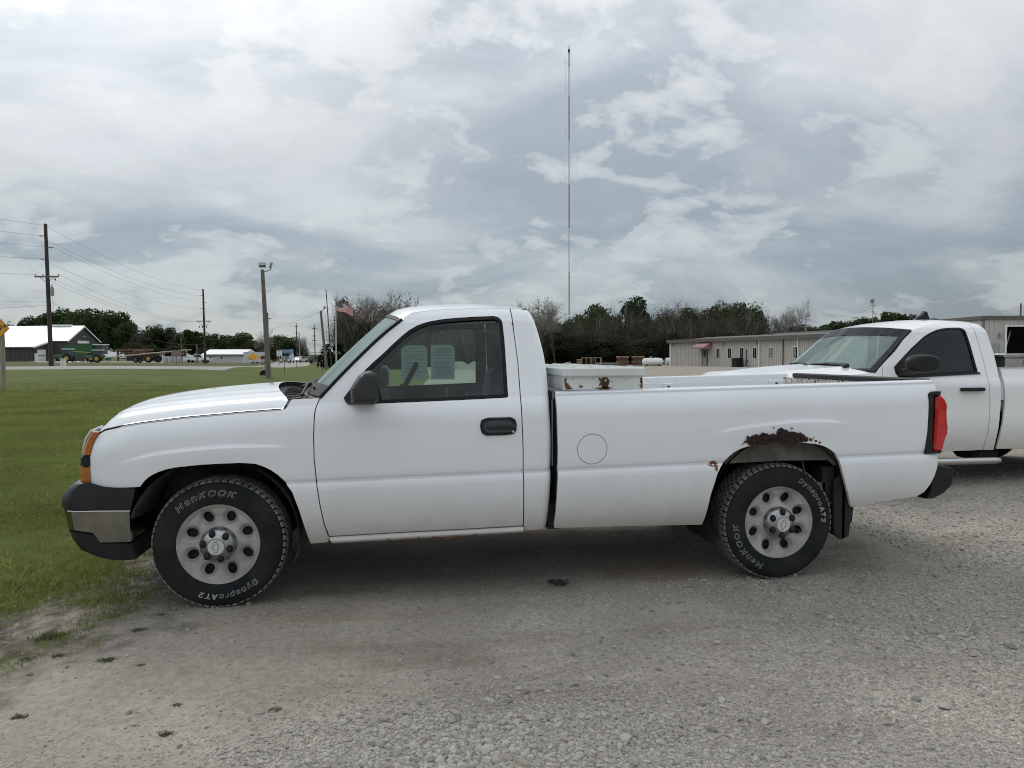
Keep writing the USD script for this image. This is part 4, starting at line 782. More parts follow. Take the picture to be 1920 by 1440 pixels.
# roof, windshield, hood
rl2 = np.array([(6.545, 1.682), (6.723, 1.735), (6.95, 1.770), (7.15, 1.778), (7.285, 1.765), (7.40, 1.765)]); uu = np.linspace(0, 1, 13); dl = np.r_[0, np.cumsum(np.hypot(*np.diff(rl2, axis=0).T))]; dl /= dl[-1]
ax, az = np.interp(uu, dl, rl2[:, 0]), np.interp(uu, dl, rl2[:, 1]); ay = F2(ax, az)-.001
P = np.stack([ax[:, None]-.17*np.clip(1-uu/.6, 0, 1)[:, None]*(1-np.abs(2*q_-1)**2.1)[None], ay[:, None]+(MIR-2*ay[:, None])*q_[None], az[:, None]-.003+.062*(1-np.abs(2*q_-1)**2.8)[None]], -1)
bk2 = [np.stack([x+0*q_, float(F2(x, z))+.05+(MIR-2*(float(F2(x, z))+.05))*q_, z+.06*rise*w], -1) for x, z, w in ((7.43, 1.71, .8), (7.455, 1.62, .3), (7.48, 1.425, 0), (7.485, 1.2, 0), (7.47, .5, 0))]
ROOF2 = obj(T2, 'roof', grid(np.concatenate([P, np.array(bk2[:2])])), M_paint2, smooth=60)
obj(T2, 'cab_back', grid(np.array(bk2[1:])), M_dark)
obj(T2, 'roof_antenna', prism([(7.12, 1.815), (7.44, 1.822), (7.46, 1.845), (7.40, 1.858), (7.33, 1.852), (7.30, 1.93), (7.27, 1.945), (7.235, 1.90), (7.15, 1.85)], Y2+.90, Y2+.96, c=.008), M_black)
we2 = np.array([(6.02, 1.235), (6.124, 1.325), (6.297, 1.475), (6.42, 1.592), (6.545, 1.690)]); e2 = np.linspace(0, 1, 13); kx = np.linspace(0, 1, 5)
def ws2(ta_, tw_, off=0.):
    ex, ez = np.interp(tw_, kx, we2[:, 0]), np.interp(tw_, kx, we2[:, 1]); ey = F2(ex, ez)+.012; b = 1-np.abs(2*ta_-1)**2.1
    return np.stack([ex[:, None]-(.30-.13*tw_[:, None])*b[None]-off, ey[:, None]+(MIR-2*ey[:, None])*ta_[None], ez[:, None]+(-.01+.065*tw_[:, None]**1.5)*b[None]+off*.6], -1)
WS2 = obj(T2, 'windshield', grid(ws2(ta, e2)), M_wsglass, smooth=True)
tb2 = np.linspace(0, .034, 5)
obj(WS2, 'windshield_trim', cat([grid(ws2(tb2, e2, .004)), grid(ws2(1-tb2, e2, .004)), grid(ws2(ta, np.linspace(0, .09, 4), .004))]), M_seal, smooth=True)
M_band = glass('shade_band', (.10, .11, .13), .6); obj(WS2, 'shade_band', grid(ws2(ta, np.linspace(.80, 1.0, 4), .003)), M_band, smooth=True)
obj(WS2, 'inspection_sticker', grid(ws2(np.linspace(.065, .105, 3), np.linspace(.70, .78, 3), -.006)), M_paper)
h2x = np.array([4.64, 4.76, 5.2, 5.7, 6.02, 6.2]); h2z = np.array([1.03, 1.105, 1.16, 1.195, 1.222, 1.23]); ZE2 = PchipInterpolator(h2x, h2z)
XF2 = lambda y: 4.68-.17*(1-np.clip(np.abs((y-Y2-1)/.94), 0, 1)**2.2)
def hood2(x, y):
    s_ = 1-np.abs(np.clip((np.asarray(y)-Y2-1)/.955, -1, 1)); z = ZE2(np.clip(x, 4.64, 6.2))+np.interp(s_, [0, .1, .25, .3, 1.0], [0, .03, .065, .085, .115]); d = np.clip((XF2(y)+.3-np.asarray(x))/.3, 0, 1.2); return z-.11*d**2.2
hy = np.linspace(.06, 1.94, 19); hp2 = Polygon([(4.70, Y2+.05), (6.01, Y2+.055)]+[(6.0-.30*(1-abs(y-1)**2.0), Y2+y) for y in hy]+[(6.01, MIR-Y2-.055), (4.70, MIR-Y2-.05)]+[(float(XF2(Y2+y)), Y2+y) for y in hy[::-1]]).buffer(0)
obj(T2, 'hood', sheet(polys(hp2)[0], hood2, np.arange(4.4, 6.2, .06), Y2+np.r_[np.arange(0, .5, .02), np.arange(.5, 1.5, .06), np.arange(1.5, 2.02, .02)], mode='xy', thick=.02), M_paint2)
b2 = ws2(ta, np.array([.05]))[0]; f2 = np.array([[6.0-.30*(1-abs(p[1]-Y2-1)**2.0)-.03, p[1], 1.205] for p in b2]); C2 = obj(T2, 'cowl_panel', grid(np.array([f2, (f2+b2)/2-[0, 0, .02], b2-[0, 0, .01]])), M_black, smooth=True)
for y0, y1 in ((.25, .95), (.85, 1.6)):
    a = ws2(np.array([y0/2]), np.array([.05]), .05)[0, 0]; b = ws2(np.array([y1/2]), np.array([.16]), .022)[0, 0]
    obj(T2, 'wiper', tube([a-[.05, 0, 0], a+[0, 0, .02], (a+b)/2+[0, 0, .025], b], [.026, .026, .022, .013], 6), M_black, smooth=True)
# lower parts
obj(T2, 'side_step', tube([(5.95, Y2-.02, .30), (6.02, Y2-.06, .262), (7.35, Y2-.06, .262), (7.44, Y2-.04, .262)], .038, 14), M_bright, smooth=True)
obj(T2, 'underbody', [box(4.8, 10.0, Y2+.10, Y2+W2-.10, .36, .55), box(4.75, 6.1, Y2+.12, Y2+W2-.12, .86, 1.08), box(4.75, 6.0, Y2+.52, Y2+W2-.52, .45, 1.0), box(6.05, 6.12, Y2+.08, Y2+W2-.08, .36, 1.2), box(7.53, 10.05, Y2+.12, Y2+W2-.12, .70, .78)], M_dark)
obj(T2, 'transmission_guard', box(7.30, 7.62, Y2+.12, Y2+.5, .235, .40, .05), M_dark)
obj(T2, 'tailgate', box(10.06, 10.11, Y2+.08, Y2+W2-.08, .76, 1.26, .01), M_paint2)
obj(T2, 'front_bumper', sweep([(4.62, .78), (4.50, .76), (4.46, .62), (4.50, .46), (4.62, .44)], Y2+np.array([.03, .06, .2, 1.0, 1.8, 1.94, 1.97]), lambda x, z, y: (x+.35*np.clip(abs(y-Y2-1)-.2, 0, 1)**3-.08, z)), M_chrome, smooth=40)
obj(T2, 'grille', box(4.60, 4.70, Y2+.3, Y2+1.7, .80, 1.02, .01), M_black)
obj(T2, 'dashboard', prism([(6.02, 1.17), (6.3, 1.19), (6.42, 1.10), (6.40, .8), (6.0, .8)], Y2+.13, Y2+W2-.13), mat('tan_dash', (.16, .155, .145), rough=.8))
obj(T2, 'seat', [box(6.75, 7.2, Y2+.2, Y2+1.8, .65, .9, .04), box(7.15, 7.30, Y2+.2, Y2+.9, .85, 1.38, .05), box(7.15, 7.30, Y2+1.1, Y2+1.8, .85, 1.38, .05), box(7.2, 7.29, Y2+.40, Y2+.70, 1.38, 1.56, .04), box(7.2, 7.29, Y2+1.3, Y2+1.6, 1.38, 1.56, .04)], mat('navy_seat', (.06, .075, .11), rough=.95), smooth=40)
for cx in (5.55, 9.0):
    for yb, left in ((Y2+.06, 1), (Y2+W2-.06, 0)):
        def fl(m): v, f = m; v = np.array(v); v[:, 1] = v[:, 1] if left else 2*yb-v[:, 1]; return v, (f if left else np.asarray(f)[:, ::-1])
        w = obj(T2, 'wheel', fl(lathe([(.21, .01), (.24, .0), (.31, -.006), (.36, .01), (.37, .04), (.37, .2), (.36, .235), (.24, .24)], (cx, yb, .368), n=48)), M_tyre, smooth=50)
        obj(w, 'rim', fl(lathe([(0, .0), (.06, -.005), (.07, .02), (.18, .035), (.20, .01), (.22, .004), (.22, .1)], (cx, yb, .368), n=40)), M_rim, smooth=50)
# checker-plate tool box
M_plate = mat('checker_plate', (.50, .50, .49), (.36, .36, .35), scale=26, rough=.32, metal=1., bump=.9, bscale=70, bdist=.006)
TB2 = thing('tool_box', 'bare aluminium tread plate tool box in the bed of the pickup at the right edge', 'tool box', (7.9, Y2+W2/2, 1.27))
obj(TB2, 'body', box(7.60, 8.12, Y2+.07, Y2+W2-.07, 1.272, 1.375, .004), M_plate)
obj(TB2, 'lid', box(7.58, 8.14, Y2+.055, Y2+W2-.055, 1.377, 1.425, .012), M_plate)
lt = obj(TB2, 'latch', box(7.83, 7.90, Y2+.062, Y2+.069, 1.292, 1.352, .003), M_black); obj(lt, 'latch_handle', lathe([(0, -.008), (.014, -.008), (.017, .0)], (7.865, Y2+.061, 1.322), n=16), M_bright)

# ------------------------------------------------------------------ terrain: flat by the trucks, rising to the road bank on the left, level beyond
FH = np.array([math.sin(YAW), math.cos(YAW)]); RH = np.array([math.cos(YAW), -math.sin(YAW)])
def lay(u, d):
    """ground point d metres ahead of the camera and u*d metres to its right"""
    return EYE[:2]+d*FH+u*d*RH
_ctl = [(-1.3, 12, 0), (-.7, 12, 0), (0, 12, 0), (.7, 12, 0), (1.3, 12, 0), (-.72, 20, .02), (-.72, 30, .06), (-.72, 37, .30), (-.72, 44, .66), (-.72, 60, .68), (-.5, 20, .02), (-.5, 32, .12), (-.5, 44, .66), (-.5, 60, .67),
        (-.34, 25, .03), (-.34, 38, .03), (-.34, 46, .30), (-.36, 54, .64), (-.40, 52, .66), (-.43, 60, .62), (-.25, 40, .05), (-.27, 60, .35), (-.65, 75, .55), (-.6, 120, .45), (-.43, 100, .35), (-.43, 118, .28), (-.3, 110, .0), (-.6, 180, .5), (-.5, 200, .3), (-.3, 240, -.3), (-1.3, 50, .68), (-1.3, 100, .6), (-1.3, 200, .5),
        (0, 30, .0), (0, 60, .04), (0, 100, .06), (0, 200, .3), (.25, 60, .06), (.25, 93, .09), (.45, 75, .09), (.7, 65, .05), (1.3, 60, 0), (.5, 150, .2), (1.3, 150, .2), (-1.3, 400, .3), (0, 400, .3), (1.3, 400, .3), (-.3, 400, 0)]
_c = np.array(_ctl, float); _rbf = RBFInterpolator(np.stack([_c[:, 0]*2.2, np.log(_c[:, 1])*1.4], 1), _c[:, 2], smoothing=.0005, kernel='thin_plate_spline', degree=1)
def TERRAIN(x, y):
    x, y = np.broadcast_arrays(np.asarray(x, float), np.asarray(y, float)); sh = x.shape; x = x.ravel(); y = y.ravel()
    dx, dy = x-EYE[0], y-EYE[1]; d = dx*FH[0]+dy*FH[1]; r = dx*RH[0]+dy*RH[1]; R = np.hypot(dx, dy)
    u = np.clip(r/np.maximum(d, 1e-3), -1.3, 1.3); u = np.where(d < 0, 1.3*np.sign(r), u)
    z = _rbf(np.stack([u*2.2, np.log(np.clip(R/np.sqrt(1+u*u), 12, 400))*1.4], 1)); z = z*np.clip((R-13)/8, 0, 1)
    return z.reshape(sh)
def at(u, d, dz=0.):
    p = lay(u, d); return np.array([p[0], p[1], float(TERRAIN(p[0], p[1]))+dz])
def U(px): return (px-960)/1332.0        # lateral tangent
def relief(x, y):
    """small bumps of the loose ground near the trucks"""
    p = np.stack([x, y, 0*x], -1); R = np.hypot(x-EYE[0], y-EYE[1])
    return (.030*(meshkit.fbm(p*1.1, 3, 5)-.5)+.016*(meshkit.fbm(p*6.0, 3, 9)-.5))*np.clip((14-R)/8, 0, 1)*np.clip((np.minimum(np.hypot(x, y-.17), np.hypot(x-3.378, y-.17))-.12)/.3, .12, 1)

# ground regions
bnd = [(-9.5, -9.0), (-3.6, -3.6), (-1.85, -1.55), (-1.44, -1.05), (-1.12, -.52), (-.98, -.20), (-.88, .06), (-.80, .30), (-.74, .60), (-.72, 1.05), (-.74, 1.6), (-.5, 3.0), (-.2, 5), tuple(lay(-.16, 14)), tuple(lay(-.135, 30)), tuple(lay(-.115, 45)), tuple(lay(-.12, 80))]
bnd = np.array(LineString(bnd).segmentize(.12).coords); _t = np.arange(len(bnd)); nz = np.stack([meshkit.fbm(np.stack([bnd[:, 0]*2.2, bnd[:, 1]*2.2, 0*_t], 1), 3, 11), meshkit.fbm(np.stack([bnd[:, 0]*2.2, bnd[:, 1]*2.2, 0*_t+9], 1), 3, 12)], 1)-.5
bnd = bnd+nz*.45*np.clip((25-np.hypot(bnd[:, 0], bnd[:, 1]))/20, 0, 1)[:, None]
far_r = [lay(-.12, 108), lay(.75, 105), lay(2.0, 60), lay(3, 12), (14, -12), (-9.5, -12)]
LOT0 = Polygon(list(map(tuple, bnd))+[tuple(p) for p in far_r]).buffer(0)
_w = LOT0.exterior.intersection(Point(EYE[0], EYE[1]).buffer(12)); LOT = unary_union([LOT0, _w.buffer(.30)]).buffer(0)
near_e = [(-2.2, 44), (-.72, 44.5), (-.5, 44.5), (-.40, 51), (-.36, 56), (-.31, 75), (-.285, 120), (-.285, 300)]; far_e = [(-.325, 300), (-.335, 160), (-.36, 90), (-.42, 66), (-.5, 60), (-.72, 58), (-2.2, 57)]
ROAD = Polygon([tuple(lay(u, d)) for u, d in near_e+far_e]).buffer(0)
DRIVE = Polygon([tuple(lay(u, d)) for u, d in ((-.44, 50), (-.385, 54.5), (-.405, 47.2), (-.47, 46.2))]).buffer(0)
LOT2 = Polygon([tuple(lay(u, d)) for u, d in ((-.665, 136), (-.49, 140), (-.49, 165), (-.68, 165))]).buffer(0)
def polar(radii, angs):
    """grid cells ahead of the camera, as polygons in (x, y)"""
    A, B = np.meshgrid(radii, angs, indexing='ij'); X = EYE[0]+A*np.sin(B+YAW); Y = EYE[1]+A*np.cos(B+YAW)
    return np.stack([X, Y], -1)
def region(poly, pts, zf):
    """triangles of the polar grid inside poly, heights from zf"""
    n, m = pts.shape[:2]; c = np.stack([pts[:-1, :-1], pts[1:, :-1], pts[1:, 1:], pts[:-1, 1:]], 2).reshape(-1, 4, 2)
    cells = shapely.polygons(c); shapely.prepare(poly); ins = shapely.contains(poly, cells); tou = shapely.intersects(poly, cells) & ~ins
    idx = np.arange(n*m).reshape(n, m); q = np.stack([idx[:-1, :-1], idx[1:, :-1], idx[1:, 1:], idx[:-1, 1:]], -1).reshape(-1, 4)[ins]
    flat = pts.reshape(-1, 2); used, inv = np.unique(q.ravel(), return_inverse=True); q = inv.reshape(-1, 4); V = [flat[used]]; F = [np.vstack([q[:, [0, 2, 1]], q[:, [0, 3, 2]]])] if len(q) else []
    o = len(used)
    for g in shapely.intersection(cells[tou], poly):
        for h in polys(g):
            if h.area < 1e-7: continue
            v, fa = tri_poly(h)
            if len(fa) == 0: continue
            fa = fa.copy(); e1 = v[fa[:, 1]]-v[fa[:, 0]]; e2 = v[fa[:, 2]]-v[fa[:, 0]]; ng = e1[:, 0]*e2[:, 1]-e1[:, 1]*e2[:, 0] < 0; fa[ng] = fa[ng][:, ::-1]
            V.append(v); F.append(fa+o); o += len(v)
    V = np.vstack(V); F = np.vstack(F); 
    tri = V[F]; cr_ = (tri[:, 1, 0]-tri[:, 0, 0])*(tri[:, 2, 1]-tri[:, 0, 1])-(tri[:, 1, 1]-tri[:, 0, 1])*(tri[:, 2, 0]-tri[:, 0, 0]); F[cr_ < 0] = F[cr_ < 0][:, ::-1]
    return np.column_stack([V, zf(V[:, 0], V[:, 1])]), F
zt = lambda x, y: TERRAIN(x, y)+relief(x, y)
r_near, a_near = np.r_[np.arange(2.2, 6.5, .026), np.geomspace(6.5, 14, 70)], np.radians(np.arange(-48, 48.01, .30))
r_far, a_far = np.geomspace(14, 420, 90), np.radians(np.arange(-48, 48.01, 1.0))
r_out, a_out = np.r_[.05, np.geomspace(.4, 420, 46)], np.radians(np.arange(48, 312.1, 4.0))
WORLDR = Point(EYE[0], EYE[1]).buffer(415, 64)

def ground_material():
    N = {"g": ("geometry", {}), "s": ("separate_xyz", {}),
         "v1": ("voronoi_texture", {"scale": 62.0, "feature": "f1"}), "v2": ("voronoi_texture", {"scale": 125.0, "feature": "f1"}), "v3": ("voronoi_texture", {"scale": 30.0, "feature": "f1"}),
         "bw": ("separate_color", {"color_type": "hsv"}), "c1": ("separate_color", {}), "c2": ("separate_color", {}),
         "r1": ("rgb_ramp", ramp((0, (.095, .092, .086)), (.25, (.158, .152, .142)), (.6, (.200, .192, .178)), (.88, (.245, .236, .22)), (1, (.30, .29, .272)))),
         "r2": ("rgb_ramp", ramp((0, (.09, .087, .081)), (.4, (.165, .158, .147)), (.8, (.225, .216, .200)), (1, (.30, .29, .27)))),
         "mv": ("mix_color", {"fac": .45}),
         # packed dust and dirt
         "nd": ("noise_texture", {"scale": .55, "detail": 6.0, "roughness": .62}), "nf": ("noise_texture", {"scale": 24.0, "detail": 7.0, "roughness": .72}),
         "rf": ("rgb_ramp", ramp((.25, (.110, .101, .090)), (.5, (.172, .161, .146)), (.75, (.225, .213, .196)))),
         "gx": ("math", {"math_type": "multiply_add", "value2": -.16, "value3": .80}), "gy": ("math", {"math_type": "multiply_add", "value2": .10, "value3": 0.0}), "ga": ("math", {"math_type": "add"}), "gb": ("math", {"math_type": "multiply_add", "value2": 1.5, "value3": -.75}), "gc": ("math", {"math_type": "add"}),
         "rg": ("rgb_ramp", ramp((.30, .10), (.52, .45), (.75, .97))),
         "md": ("mix_color", {}),
         # reddish and dark stains along the wheel tracks
         "mp": ("mapping", {"mapping_type": "point", "rotation": (0, 0, -.62), "scale": (.55, 1.9, 1.0)}), "nt": ("noise_texture", {"scale": .9, "detail": 4.0, "roughness": .55}),
         "rt": ("rgb_ramp", ramp((.30, (.60, .565, .535)), (.45, (.97, .96, .95)), (.56, (1, 1, 1)), (.68, (.90, .79, .71)))), "mt": ("mix_color", {"blend_type": "multiply", "fac": .9}),
         "nb": ("noise_texture", {"scale": 1.6, "detail": 3.0}), "rb": ("rgb_ramp", ramp((.3, .86), (.7, 1.12))), "mb": ("mix_color", {"blend_type": "multiply", "fac": 1.0, "use_clamp": False}),
         "h1": ("math", {"math_type": "multiply", "value2": -1.3}), "h2": ("math", {"math_type": "multiply_add", "value2": -.5}), "hn": ("math", {"math_type": "multiply_add", "value2": .55}), "hw": ("math", {"math_type": "multiply_add", "value2": -.55, "value3": 1.0}), "hm": ("math", {"math_type": "multiply"}),
         "so": ("attribute", {"attribute": "soil"}), "sx": ("mix_color", {"b": (.058, .050, .038)}), "br": ("mix_color", {"blend_type": "multiply", "fac": 1.0, "b": (2.00, 1.91, 1.78), "use_clamp": False}), "b": ("bump", {"strength": .75, "distance": .012}), "p": ("principled_bsdf", {"roughness": .93, "specular_ior_level": .25})}
    L = [("g.position", x+".vector") for x in ("s", "v1", "v2", "v3", "nd", "nf", "nb", "mp")]
    L += [("v1.color", "c1.color"), ("c1.r", "r1.fac"), ("v2.color", "c2.color"), ("c2.g", "r2.fac"), ("r1.color", "mv.a"), ("r2.color", "mv.b"), ("nf.fac", "rf.fac"),
          ("s.x", "gx.value1"), ("s.y", "gy.value1"), ("gx.value", "ga.value1"), ("gy.value", "ga.value2"), ("nd.fac", "gb.value1"), ("ga.value", "gc.value1"), ("gb.value", "gc.value2"), ("gc.value", "rg.fac"),
          ("rg.color", "md.fac"), ("mv.result", "md.a"), ("rf.color", "md.b"), ("mp.vector", "nt.vector"), ("nt.fac", "rt.fac"), ("md.result", "mt.a"), ("rt.color", "mt.b"), ("nb.fac", "rb.fac"), ("mt.result", "mb.a"), ("rb.color", "mb.b"), ("mb.result", "br.a"), ("so.fac", "sx.fac"), ("br.result", "sx.a"), ("sx.result", "p.base_color"),
          ("v1.distance", "h1.value1"), ("v2.distance", "h2.value1"), ("h1.value", "h2.value3"), ("rg.color", "hw.value1"), ("h2.value", "hm.value1"), ("hw.value", "hm.value2"), ("nf.fac", "hn.value1"), ("hm.value", "hn.value3"), ("hn.value", "b.height"), ("b.normal", "p.normal")]
    return usdkit.material(stage, '/World/Looks/gravel_and_dust', N, L, surface="p.BSDF")
M_gravel = ground_material()
def lawn_material(name, a, b, c, streak=.35):
    N = {"g": ("geometry", {}), "n": ("noise_texture", {"scale": .35, "detail": 6.0, "roughness": .6}), "n2": ("noise_texture", {"scale": 38.0, "detail": 5.0, "roughness": .75}), "mp": ("mapping", {"mapping_type": "point", "rotation": (0, 0, .17), "scale": (.13, 3.2, 1.0)}), "n3": ("noise_texture", {"scale": 1.0, "detail": 6.0, "roughness": .66}),
         "r": ("rgb_ramp", ramp((.3, a), (.7, b))), "r2": ("rgb_ramp", ramp((.25, .55), (.5, .95), (.75, 1.45))), "r3": ("rgb_ramp", ramp((.50, 0), (.66, 1))), "st": ("math", {"math_type": "multiply", "value2": streak}),
         "m": ("mix_color", {"blend_type": "multiply", "fac": 1.0, "use_clamp": False}), "m2": ("mix_color", {"b": c}), "b": ("bump", {"strength": .8, "distance": .04}), "p": ("principled_bsdf", {"roughness": .95, "specular_ior_level": .15})}
    L = [("g.position", x+".vector") for x in ("n", "n2", "mp")]+[("mp.vector", "n3.vector"), ("n.fac", "r.fac"), ("n2.fac", "r2.fac"), ("r.color", "m.a"), ("r2.color", "m.b"), ("n3.fac", "r3.fac"), ("r3.color", "st.value1"), ("st.value", "m2.fac"), ("m.result", "m2.a"), ("m2.result", "p.base_color"), ("n2.fac", "b.height"), ("b.normal", "p.normal")]
    return usdkit.material(stage, '/World/Looks/'+name, N, L, surface="p.BSDF")
M_lawn = lawn_material('mown_lawn', (.082, .106, .026), (.112, .134, .036), (.168, .182, .066), .45)
M_field = lawn_material('rough_grass', (.075, .082, .028), (.11, .112, .042), (.15, .145, .07))
M_road = mat('pale_concrete_road', (.30, .285, .265), (.23, .22, .205), scale=.6, rough=.9, coord='w')
M_yard = mat('tan_gravel_yard', (.30, .262, .215), (.235, .208, .172), scale=.35, lo=.35, hi=.65, rough=.95, bump=.3, bscale=14, coord='w')
mid_lot = LOT.difference(Point(EYE[0], EYE[1]).buffer(17, 48)); near_lot = LOT.intersection(Point(EYE[0], EYE[1]).buffer(17, 48))
gk = cat([region(near_lot, polar(r_near, a_near), zt), region(near_lot, polar(np.r_[14, 15, 16, 17.2], a_far), zt), region(LOT, polar(r_out, a_out), zt), region(LOT, polar(np.r_[.02, .4, .8, 1.5, 2.2], np.radians(np.arange(-48, 48.1, 8))), zt)])
_gl = obj(W_, 'gravel_lot', gk, M_gravel, smooth=True, kind='structure')
_e = LineString(LOT0.exterior.coords).intersection(Point(EYE[0], EYE[1]).buffer(11)); _gv = gk[0]; _d = np.full(len(_gv), 9.0); _k = (np.hypot(_gv[:, 0]-EYE[0], _gv[:, 1]-EYE[1]) < 11) & (_gv[:, 0] < 1.5); _d[_k] = shapely.distance(shapely.points(_gv[_k, :2]), _e)
_nz = meshkit.fbm(_gv*[5, 5, 0], 4, 71)-.5; _in = shapely.contains_xy(LOT0, _gv[:, 0], _gv[:, 1]); soil = np.clip(1.25-np.where(_in, _d/.62, 0)+1.6*_nz, 0, 1)*np.clip(.62+1.5*(meshkit.fbm(_gv*[17, 17, 0], 3, 73)-.5), .15, .95)
UsdGeom.PrimvarsAPI(stage.GetPrimAtPath(_gl)).CreatePrimvar('soil', Sdf.ValueTypeNames.FloatArray, 'vertex').Set(Vt.FloatArray.FromNumpy(soil.astype(np.float32)))
obj(W_, 'yard', region(mid_lot, polar(np.r_[16.8, r_far[3:60]], a_far), zt), M_yard, smooth=True, kind='structure')
obj(W_, 'road', cat([region(unary_union([ROAD, DRIVE]), polar(r_far, a_far), zt), region(ROAD, polar(r_out, a_out), zt)]), M_road, smooth=True, kind='structure')
LAWN = WORLDR.difference(unary_union([LOT, ROAD, DRIVE, LOT2])).buffer(0); near_c = Polygon([tuple(lay(u, d)) for u, d in ((-3, 50), (-.5, 50), (-.40, 56), (-.36, 70), (-.30, 110), (.1, 110), (.1, 1), (-3, 1))]).union(Point(EYE[0], EYE[1]).buffer(40))
lw, fd = LAWN.intersection(near_c), LAWN.difference(near_c)
obj(W_, 'lawn', cat([region(g, polar(r, a), zt) for g in polys(lw) for r, a in ((np.r_[r_near[::4], 14.0], a_near[::2]), (r_far, a_far), (r_out, a_out)) if g.intersects(Point(EYE[0], EYE[1]).buffer(400))] if False else [region(lw, polar(np.r_[r_near[:-1:3], 14.0], np.radians(np.arange(-48, 48.01, .5)))  , zt), region(lw, polar(r_far, a_far), zt), region(lw, polar(r_out, a_out), zt)]), M_lawn, smooth=True, kind='structure')
obj(W_, 'grass_field', cat([region(fd, polar(r_far, a_far), zt), region(fd, polar(r_out, a_out), zt)]), M_field, smooth=True, kind='structure')
obj(W_, 'farm_yard', region(LOT2, polar(r_far, a_far), zt), M_road, smooth=True, kind='structure')
# the land beyond, out to the horizon, and a base under everything
obj(W_, 'ground', lathe([(0, -.6), (380, -.6), (412, .0), (3000, -1.0)], (EYE[0], EYE[1], 0), 'z', 72), M_field, smooth=True, kind='structure')

# ------------------------------------------------------------------ loose stones and grass
def instancer(path, protos, pos, quat, scl, idx, label_kind):
    pi = UsdGeom.PointInstancer.Define(stage, path); rel = []
    for i, (v, f, m) in enumerate(protos):
        pp = path+f'/piece_{i:03d}' if i else path+'/piece'; me = UsdGeom.Mesh.Define(stage, pp); me.CreatePointsAttr(Vt.Vec3fArray.FromNumpy(np.asarray(v, np.float32))); f = np.asarray(f)
        me.CreateFaceVertexCountsAttr(Vt.IntArray.FromNumpy(np.full(len(f), 3, np.int32))); me.CreateFaceVertexIndicesAttr(Vt.IntArray.FromNumpy(f.astype(np.int32).ravel())); me.CreateSubdivisionSchemeAttr('none')
        UsdShade.MaterialBindingAPI.Apply(me.GetPrim()).Bind(m); rel.append(pp)
    pi.CreatePrototypesRel().SetTargets(rel); pi.CreatePositionsAttr(Vt.Vec3fArray.FromNumpy(pos.astype(np.float32))); pi.CreateProtoIndicesAttr(Vt.IntArray.FromNumpy(idx.astype(np.int32)))
    pi.CreateOrientationsAttr(Vt.QuathArray([Gf.Quath(float(a), float(b), float(c), float(d)) for a, b, c, d in quat])); pi.CreateScalesAttr(Vt.Vec3fArray.FromNumpy(scl.astype(np.float32)))
    pi.GetPrim().SetCustomDataByKey('kind', 'stuff'); return pi
def rquat(n, r, full=True):
    if full: q = r.normal(size=(n, 4)); return q/np.linalg.norm(q, axis=1, keepdims=True)
    a = r.uniform(0, 2*np.pi, n); t = r.normal(0, .10, (n, 2)); q = np.stack([np.cos(a/2), t[:, 0], t[:, 1], np.sin(a/2)], 1); return q/np.linalg.norm(q, axis=1, keepdims=True)
rs = np.random.default_rng(21)
def stone(seed, sub=1):
    r = np.random.default_rng(seed); s = trimesh.creation.icosphere(sub, 1.0); v = np.asarray(s.vertices)*(1+r.normal(0, .16, (len(s.vertices), 1))); v = v*np.array([1, r.uniform(.6, .9), r.uniform(.4, .62)]); h = trimesh.convex.convex_hull(v); return np.asarray(h.vertices), np.asarray(h.faces)
def stone_mat(name, a, b): return mat(name, a, b, scale=60, rough=.92, bump=.35, bscale=260, bdist=.003, coord='w')
SM = [stone_mat('pale_limestone_chip', (.40, .377, .343), (.32, .302, .274)), stone_mat('grey_limestone_chip', (.30, .287, .262), (.24, .228, .208)), stone_mat('dark_stone_chip', (.16, .154, .144), (.20, .192, .178)), stone_mat('buff_stone_chip', (.31, .275, .225), (.24, .21, .17))]
protos = [(*stone(40+i), SM[(0, 0, 1, 1, 0, 2, 1, 3)[i]]) for i in range(8)]
def gravel_density(x, y):
    n_ = meshkit.fbm(np.stack([x*.9, y*.9, 0*x], -1), 3, 31)-.5; c1 = np.exp(-(((x-1.35)/.9)**2+((y+1.65)/.55)**2)); c2 = np.exp(-(((x-3.9)/.8)**2+((y+.9)/.35)**2)); r_ = np.clip((x-1.6)/1.6, 0, 1)*.42
    return np.clip(.05+r_+1.0*c1+.9*c2+.9*n_*np.clip(.25+.4*x, .1, 1), .03, 1)
def gravel_density_old(x, y):
    p = np.stack([x*.55, y*.55, 0*x], -1); a = meshkit.fbm(p, 3, 31); g = np.clip((x-.4+.45*(y+1))/2.2, 0, 1)     # dusty on the left, stony on the right and in front
    w = np.clip((a-.44)/.16, 0, 1)*(.12+.88*np.clip(g+np.clip((-1.55-y)/.6, 0, 1)*np.clip((x+.75)/1.0, 0, 1), 0, 1))
    return np.clip(w+.05, 0, 1)
n = 330000; d = 2.25+(rs.random(n)**1.5)*6.5; u = rs.uniform(-.80, .80, n); P2 = EYE[:2]+d[:, None]*FH+(u*d)[:, None]*RH
keep = (rs.random(n) < gravel_density(P2[:, 0], P2[:, 1])) & shapely.contains_xy(LOT.buffer(-.12), P2[:, 0], P2[:, 1]) & ~((P2[:, 1] > .15) & (P2[:, 0] < 4.6) & (P2[:, 1] < 1.9)); P2 = P2[keep]; d = d[keep]; n = len(P2)
sz = .0031*np.exp(rs.normal(0, .38, n)); sz = np.where(rs.random(n) < .055, sz*2.1, sz)*np.clip(d/3.0, .85, 1.7); big = np.exp(-(((P2[:, 0]-1.35)/.8)**2+((P2[:, 1]+1.7)/.5)**2)); sz *= 1+.9*big
pos = np.column_stack([P2, zt(P2[:, 0], P2[:, 1])+sz*.18])
